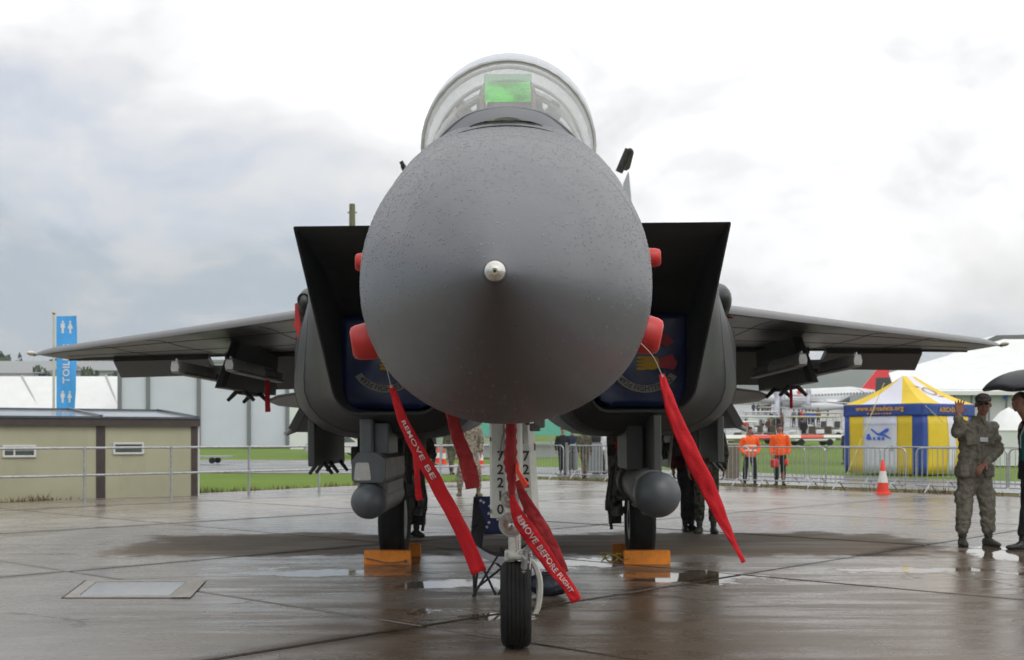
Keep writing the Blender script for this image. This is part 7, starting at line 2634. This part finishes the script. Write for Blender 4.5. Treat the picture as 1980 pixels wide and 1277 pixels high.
# ---- general standing figure for the middle distance
def standing(px, D, rz, label, trou, boot, top, skin=M_SKIN2, hair=M_HAIR, vox=.02, arms='down', h_=1.78, group=None, spread=.12, name='person', stride=0.0, hat=None, tape=False, g=None):
    x = P(px, 0, D).x
    sc = h_ / 1.80
    b = simple_body()
    limb(b, [(0, 0, 1.44), (0, 0, 1.60)], [.06, .055])
    at, M = head_geo(b, Vector((0, -.01, 1.69)), (.1, -1, 0))
    limb(b, [(-.08, 0, .9), (-spread, 0, .12)], [.07, .04])
    limb(b, [(.08, 0, .9), (spread, 0, .12)], [.07, .04])
    j = MB()
    oval_loft(j, [(0, 0, .88, .18, .13), (0, 0, 1.0, .185, .135), (0, 0, 1.2, .185, .135), (0, 0, 1.36, .205, .13), (0, 0, 1.45, .16, .10), (0, 0, 1.52, .075, .075)], 16)
    for q in (-1, 1):
        sh = Vector((q * .20, 0, 1.42))
        if arms == 'down':
            el, wr = Vector((q * .26, .02, 1.15)), Vector((q * .25, -.06, .92))
            hd = (0, -.1, -1)
        elif arms == 'pockets':
            el, wr = Vector((q * .31, .04, 1.16)), Vector((q * .19, -.10, .98))
            hd = (-q * .5, -.2, -.8)
        elif arms == 'front':
            el, wr = Vector((q * .29, .0, 1.15)), Vector((q * .06, -.22, 1.08))
            hd = (-q, -.2, 0)
        else:
            el, wr = Vector((q * .27, .06, 1.16)), Vector((q * .10, .16, 1.0))
            hd = (-q, .2, -.3)
        limb(b, [sh, el, wr], [.045, .038, .03], 8)
        hand(b, wr, hd, (0, .2 if arms != 'back' else -.2, -.1) if arms == 'front' else (-q, 0, 0), 1.0, .4, .03)
        limb(j, [sh, el, el.lerp(wr, .85)], [.075, .066, .052], 10)
    tr, bt = MB(), MB()
    tr.ball((0, 0, .88), (.165, .12, .13), 14, 10)
    leg_geo(tr, bt, (-.085, 0, .86), (-spread * .95, -.02 - stride * .4, .50), (-spread, -stride * .5, .10), (-.25, -1, 0), (.10, .078, .068))
    leg_geo(tr, bt, (.085, 0, .86), (spread * .95, -.02 + stride * .1, .50), (spread, stride * .5, .10), (.25, -1, 0), (.10, .078, .068))
    z0 = hgt(x, D) if g is None else g
    o = finish(name, (x, D, z0), rz, label,
               [('jacket', remesh(j, vox, .014, 7, 2, px * .1), top, True), ('trousers', remesh(tr, vox, .014, 7, 2, px * .2), trou, True), ('boots', remesh(bt, vox * .8, 0), boot, True)],
               (remesh(b, min(vox, .014), smooth_it=1), skin), group, sc)
    hr = MB()
    hr.ball(at(0, -.012, .050), (.086, .104, .078), 12, 8, M)
    hr.ball(at(0, -.05, .0), (.075, .06, .07), 10, 8, M)
    if hat:
        hr.loft([[at(-.07, .06, .062), at(0, .085, .070), at(.07, .06, .062)], [at(-.06, .12, .050), at(0, .155, .045), at(.06, .12, .050)], [at(-.07, .06, .045), at(0, .085, .050), at(.07, .06, .045)]])
    mesh_obj('cap' if hat else 'hair', remesh(hr, .013, .0), hat or hair, o)
    if tape:
        for zz in (1.06, 1.20):
            MB().loft([[Vector((.200 * math.cos(2 * PI * k / 20), .149 * math.sin(2 * PI * k / 20), z_)) for k in range(20)] for z_ in (zz, zz + .05)], cap=False).build('reflective_band', M_TAPE, o, fix=False)
    return o


standing(907, 28.0, .1, 'person in desert camouflage standing behind the jet, left of the nose gear door', M_DESERT, M_BOOTS, M_DESERT, vox=.016, h_=1.98, spread=.20)
standing(797, 16.6, .3, 'person in olive camouflage mostly hidden behind the left main wheel', M_OLIVE, M_BOOT, M_OLIVE, vox=.016, spread=.06, arms='front')
standing(1331, 17.6, .15, 'person in black trousers and a dark red top behind the right sensor pod', M_TROU, M_SHOE, cloth_mat('maroon_top', (.05, .005, .01), (.08, .008, .014)), vox=.016, spread=.05)
standing(1366, 17.2, -.2, 'person in olive camouflage beside the one in black, behind the right streamer', M_OLIVE, M_BOOT, M_OLIVE, vox=.016, spread=.10)
standing(1450, 34.8, .1, 'steward in an orange jacket with hands in pockets, left of the pair', M_TROU, M_SHOE, M_HIVIS, vox=.016, arms='pockets', spread=.16, h_=1.72, tape=True, g=-.05)
standing(1508, 35.4, -.25, 'taller steward in an orange jacket carrying red gear, right of the pair', M_TROU, M_SHOE, M_HIVIS, vox=.016, arms='down', spread=.10, h_=1.80, stride=.2, g=-.05)
# what the right-hand steward carries
c = P(1497, 895, 35.1)
rb = MB().box((c.x, 35.05, c.z - .02), (.22, .18, .26), bev=.04)
rb.tube([(c.x - .07, 35.05, c.z + .1), (c.x - .05, 35.05, c.z + .22), (c.x + .05, 35.05, c.z + .22), (c.x + .07, 35.05, c.z + .1)], .012, 6)
own(rb, 'red_bag', M_RED, (c.x, 35.05, c.z), 'red bag carried low by the right-hand steward', 'bag', smooth=0)
c = P(1521, 893, 35.1)
own(MB().box((c.x, 35.1, c.z - .02), (.11, .14, .20), bev=.04), 'orange_bag', M_CONE, (c.x, 35.1, c.z), 'small orange bag in the right-hand steward\'s other hand', 'bag', smooth=0)
standing(873, 44, .2, 'person in olive trousers far behind, left of the desert camouflage one', M_OLIVE, M_SHOE, M_OLIVE, vox=.03, spread=.04, h_=1.85, stride=.3)
standing(1130, 39.5, .6, 'person in olive clothes at the barriers right of the nose gear', M_OLIVE, M_SHOE, M_OLIVE, vox=.025, spread=.05, h_=1.8, stride=.2, g=-.05)
dk_ = (M_SUIT, M_TROU)
for k, (px_, D_, lb) in enumerate(((1088, 45, 'onlooker in dark trousers nearest the gear door behind the barriers'), (1106, 46, 'onlooker in black just left of the one in olive'), (1150, 45.5, 'onlooker in black right of the one in olive'), (825, 58, 'person in black by the two cones, far behind'), (838, 60, 'person in dark blue beside the cones, far behind'), (1168, 46, 'onlooker in dark clothes next to the right main gear'))):
    standing(px_, D_, .3 * k, lb, dk_[k % 2], M_SHOE, (M_SUIT, cloth_mat('navy_top', (.02, .03, .06), (.03, .04, .08)))[k % 2], vox=.035, spread=.08, h_=1.78, g=-.05)
c = P(1190, 0, 44)
standing(1176, 44.5, .3, 'onlooker in white seen left of the right main gear', cloth_mat('white_trousers', (.5, .5, .5), (.6, .6, .6)), M_SHOE, cloth_mat('white_top', (.55, .55, .55), (.65, .65, .65)), vox=.035, spread=.06, g=-.05)

# visitors on the slope: small, so one build and copies that differ in colour
cols = {'navy': (.02, .03, .08), 'black': (.015, .015, .017), 'blue': (.02, .09, .45), 'red': (.5, .03, .03), 'grey': (.2, .2, .21), 'white': (.6, .6, .6), 'brown': (.10, .05, .035)}
base = standing(1457, 175, 0, 'visitor in navy on the slope, leftmost beside the stabilator tip', M_TROU, M_SHOE, cloth_mat('visitor_navy', (.02, .03, .08), (.03, .04, .1)), vox=.05, group='visitors on the slope')
pool = {}
def visitor(px, D, colr, label):
    r_ = copy_tree(base, (P(px, 0, D).x, D, hgt(P(px, 0, D).x, D)), random.uniform(-1, 1), label)
    for c_ in r_.children:
        if c_.name.startswith('jacket'):
            if colr not in pool:
                me = c_.data.copy()
                me.materials.clear()
                q = cols[colr]
                me.materials.append(cloth_mat('visitor_' + colr, q, tuple(min(1, v_ * 1.3) for v_ in q)))
                pool[colr] = me
            c_.data = pool[colr]
for q in ((1466, 172, 'black', 'visitor in black second from the stabilator tip'), (1474, 178, 'grey', 'visitor in grey third from the stabilator tip'), (1480, 170, 'navy', 'visitor in navy fourth from the stabilator tip'), (1485, 176, 'black', 'visitor in black at the right of the group by the stabilator tip'),
          (1535, 120, 'grey', 'visitor in grey left of the red and blue group'), (1545, 118, 'navy', 'visitor in navy leftmost in the red and blue group'), (1551, 122, 'red', 'visitor in red in the group by the right feather banner'), (1558, 116, 'blue', 'visitor in bright blue left of the other two in blue'), (1565, 119, 'blue', 'visitor in bright blue between two others'), (1572, 116, 'blue', 'visitor in bright blue rightmost of three'),
          (1582, 125, 'brown', 'visitor in brown right of those in blue'), (1512, 100, 'brown', 'visitor in brown behind the right-hand steward'), (1502, 94, 'black', 'visitor in black between the golf carts'), (1554, 84, 'black', 'visitor in black beside the long golf cart'), (1636, 60, 'navy', 'visitor in navy half hidden by the left tent post'), (1442, 86, 'red', 'visitor in red left of the white-roofed golf cart'), (1488, 90, 'brown', 'visitor in brown right of the white-roofed golf cart')):
    visitor(*q)
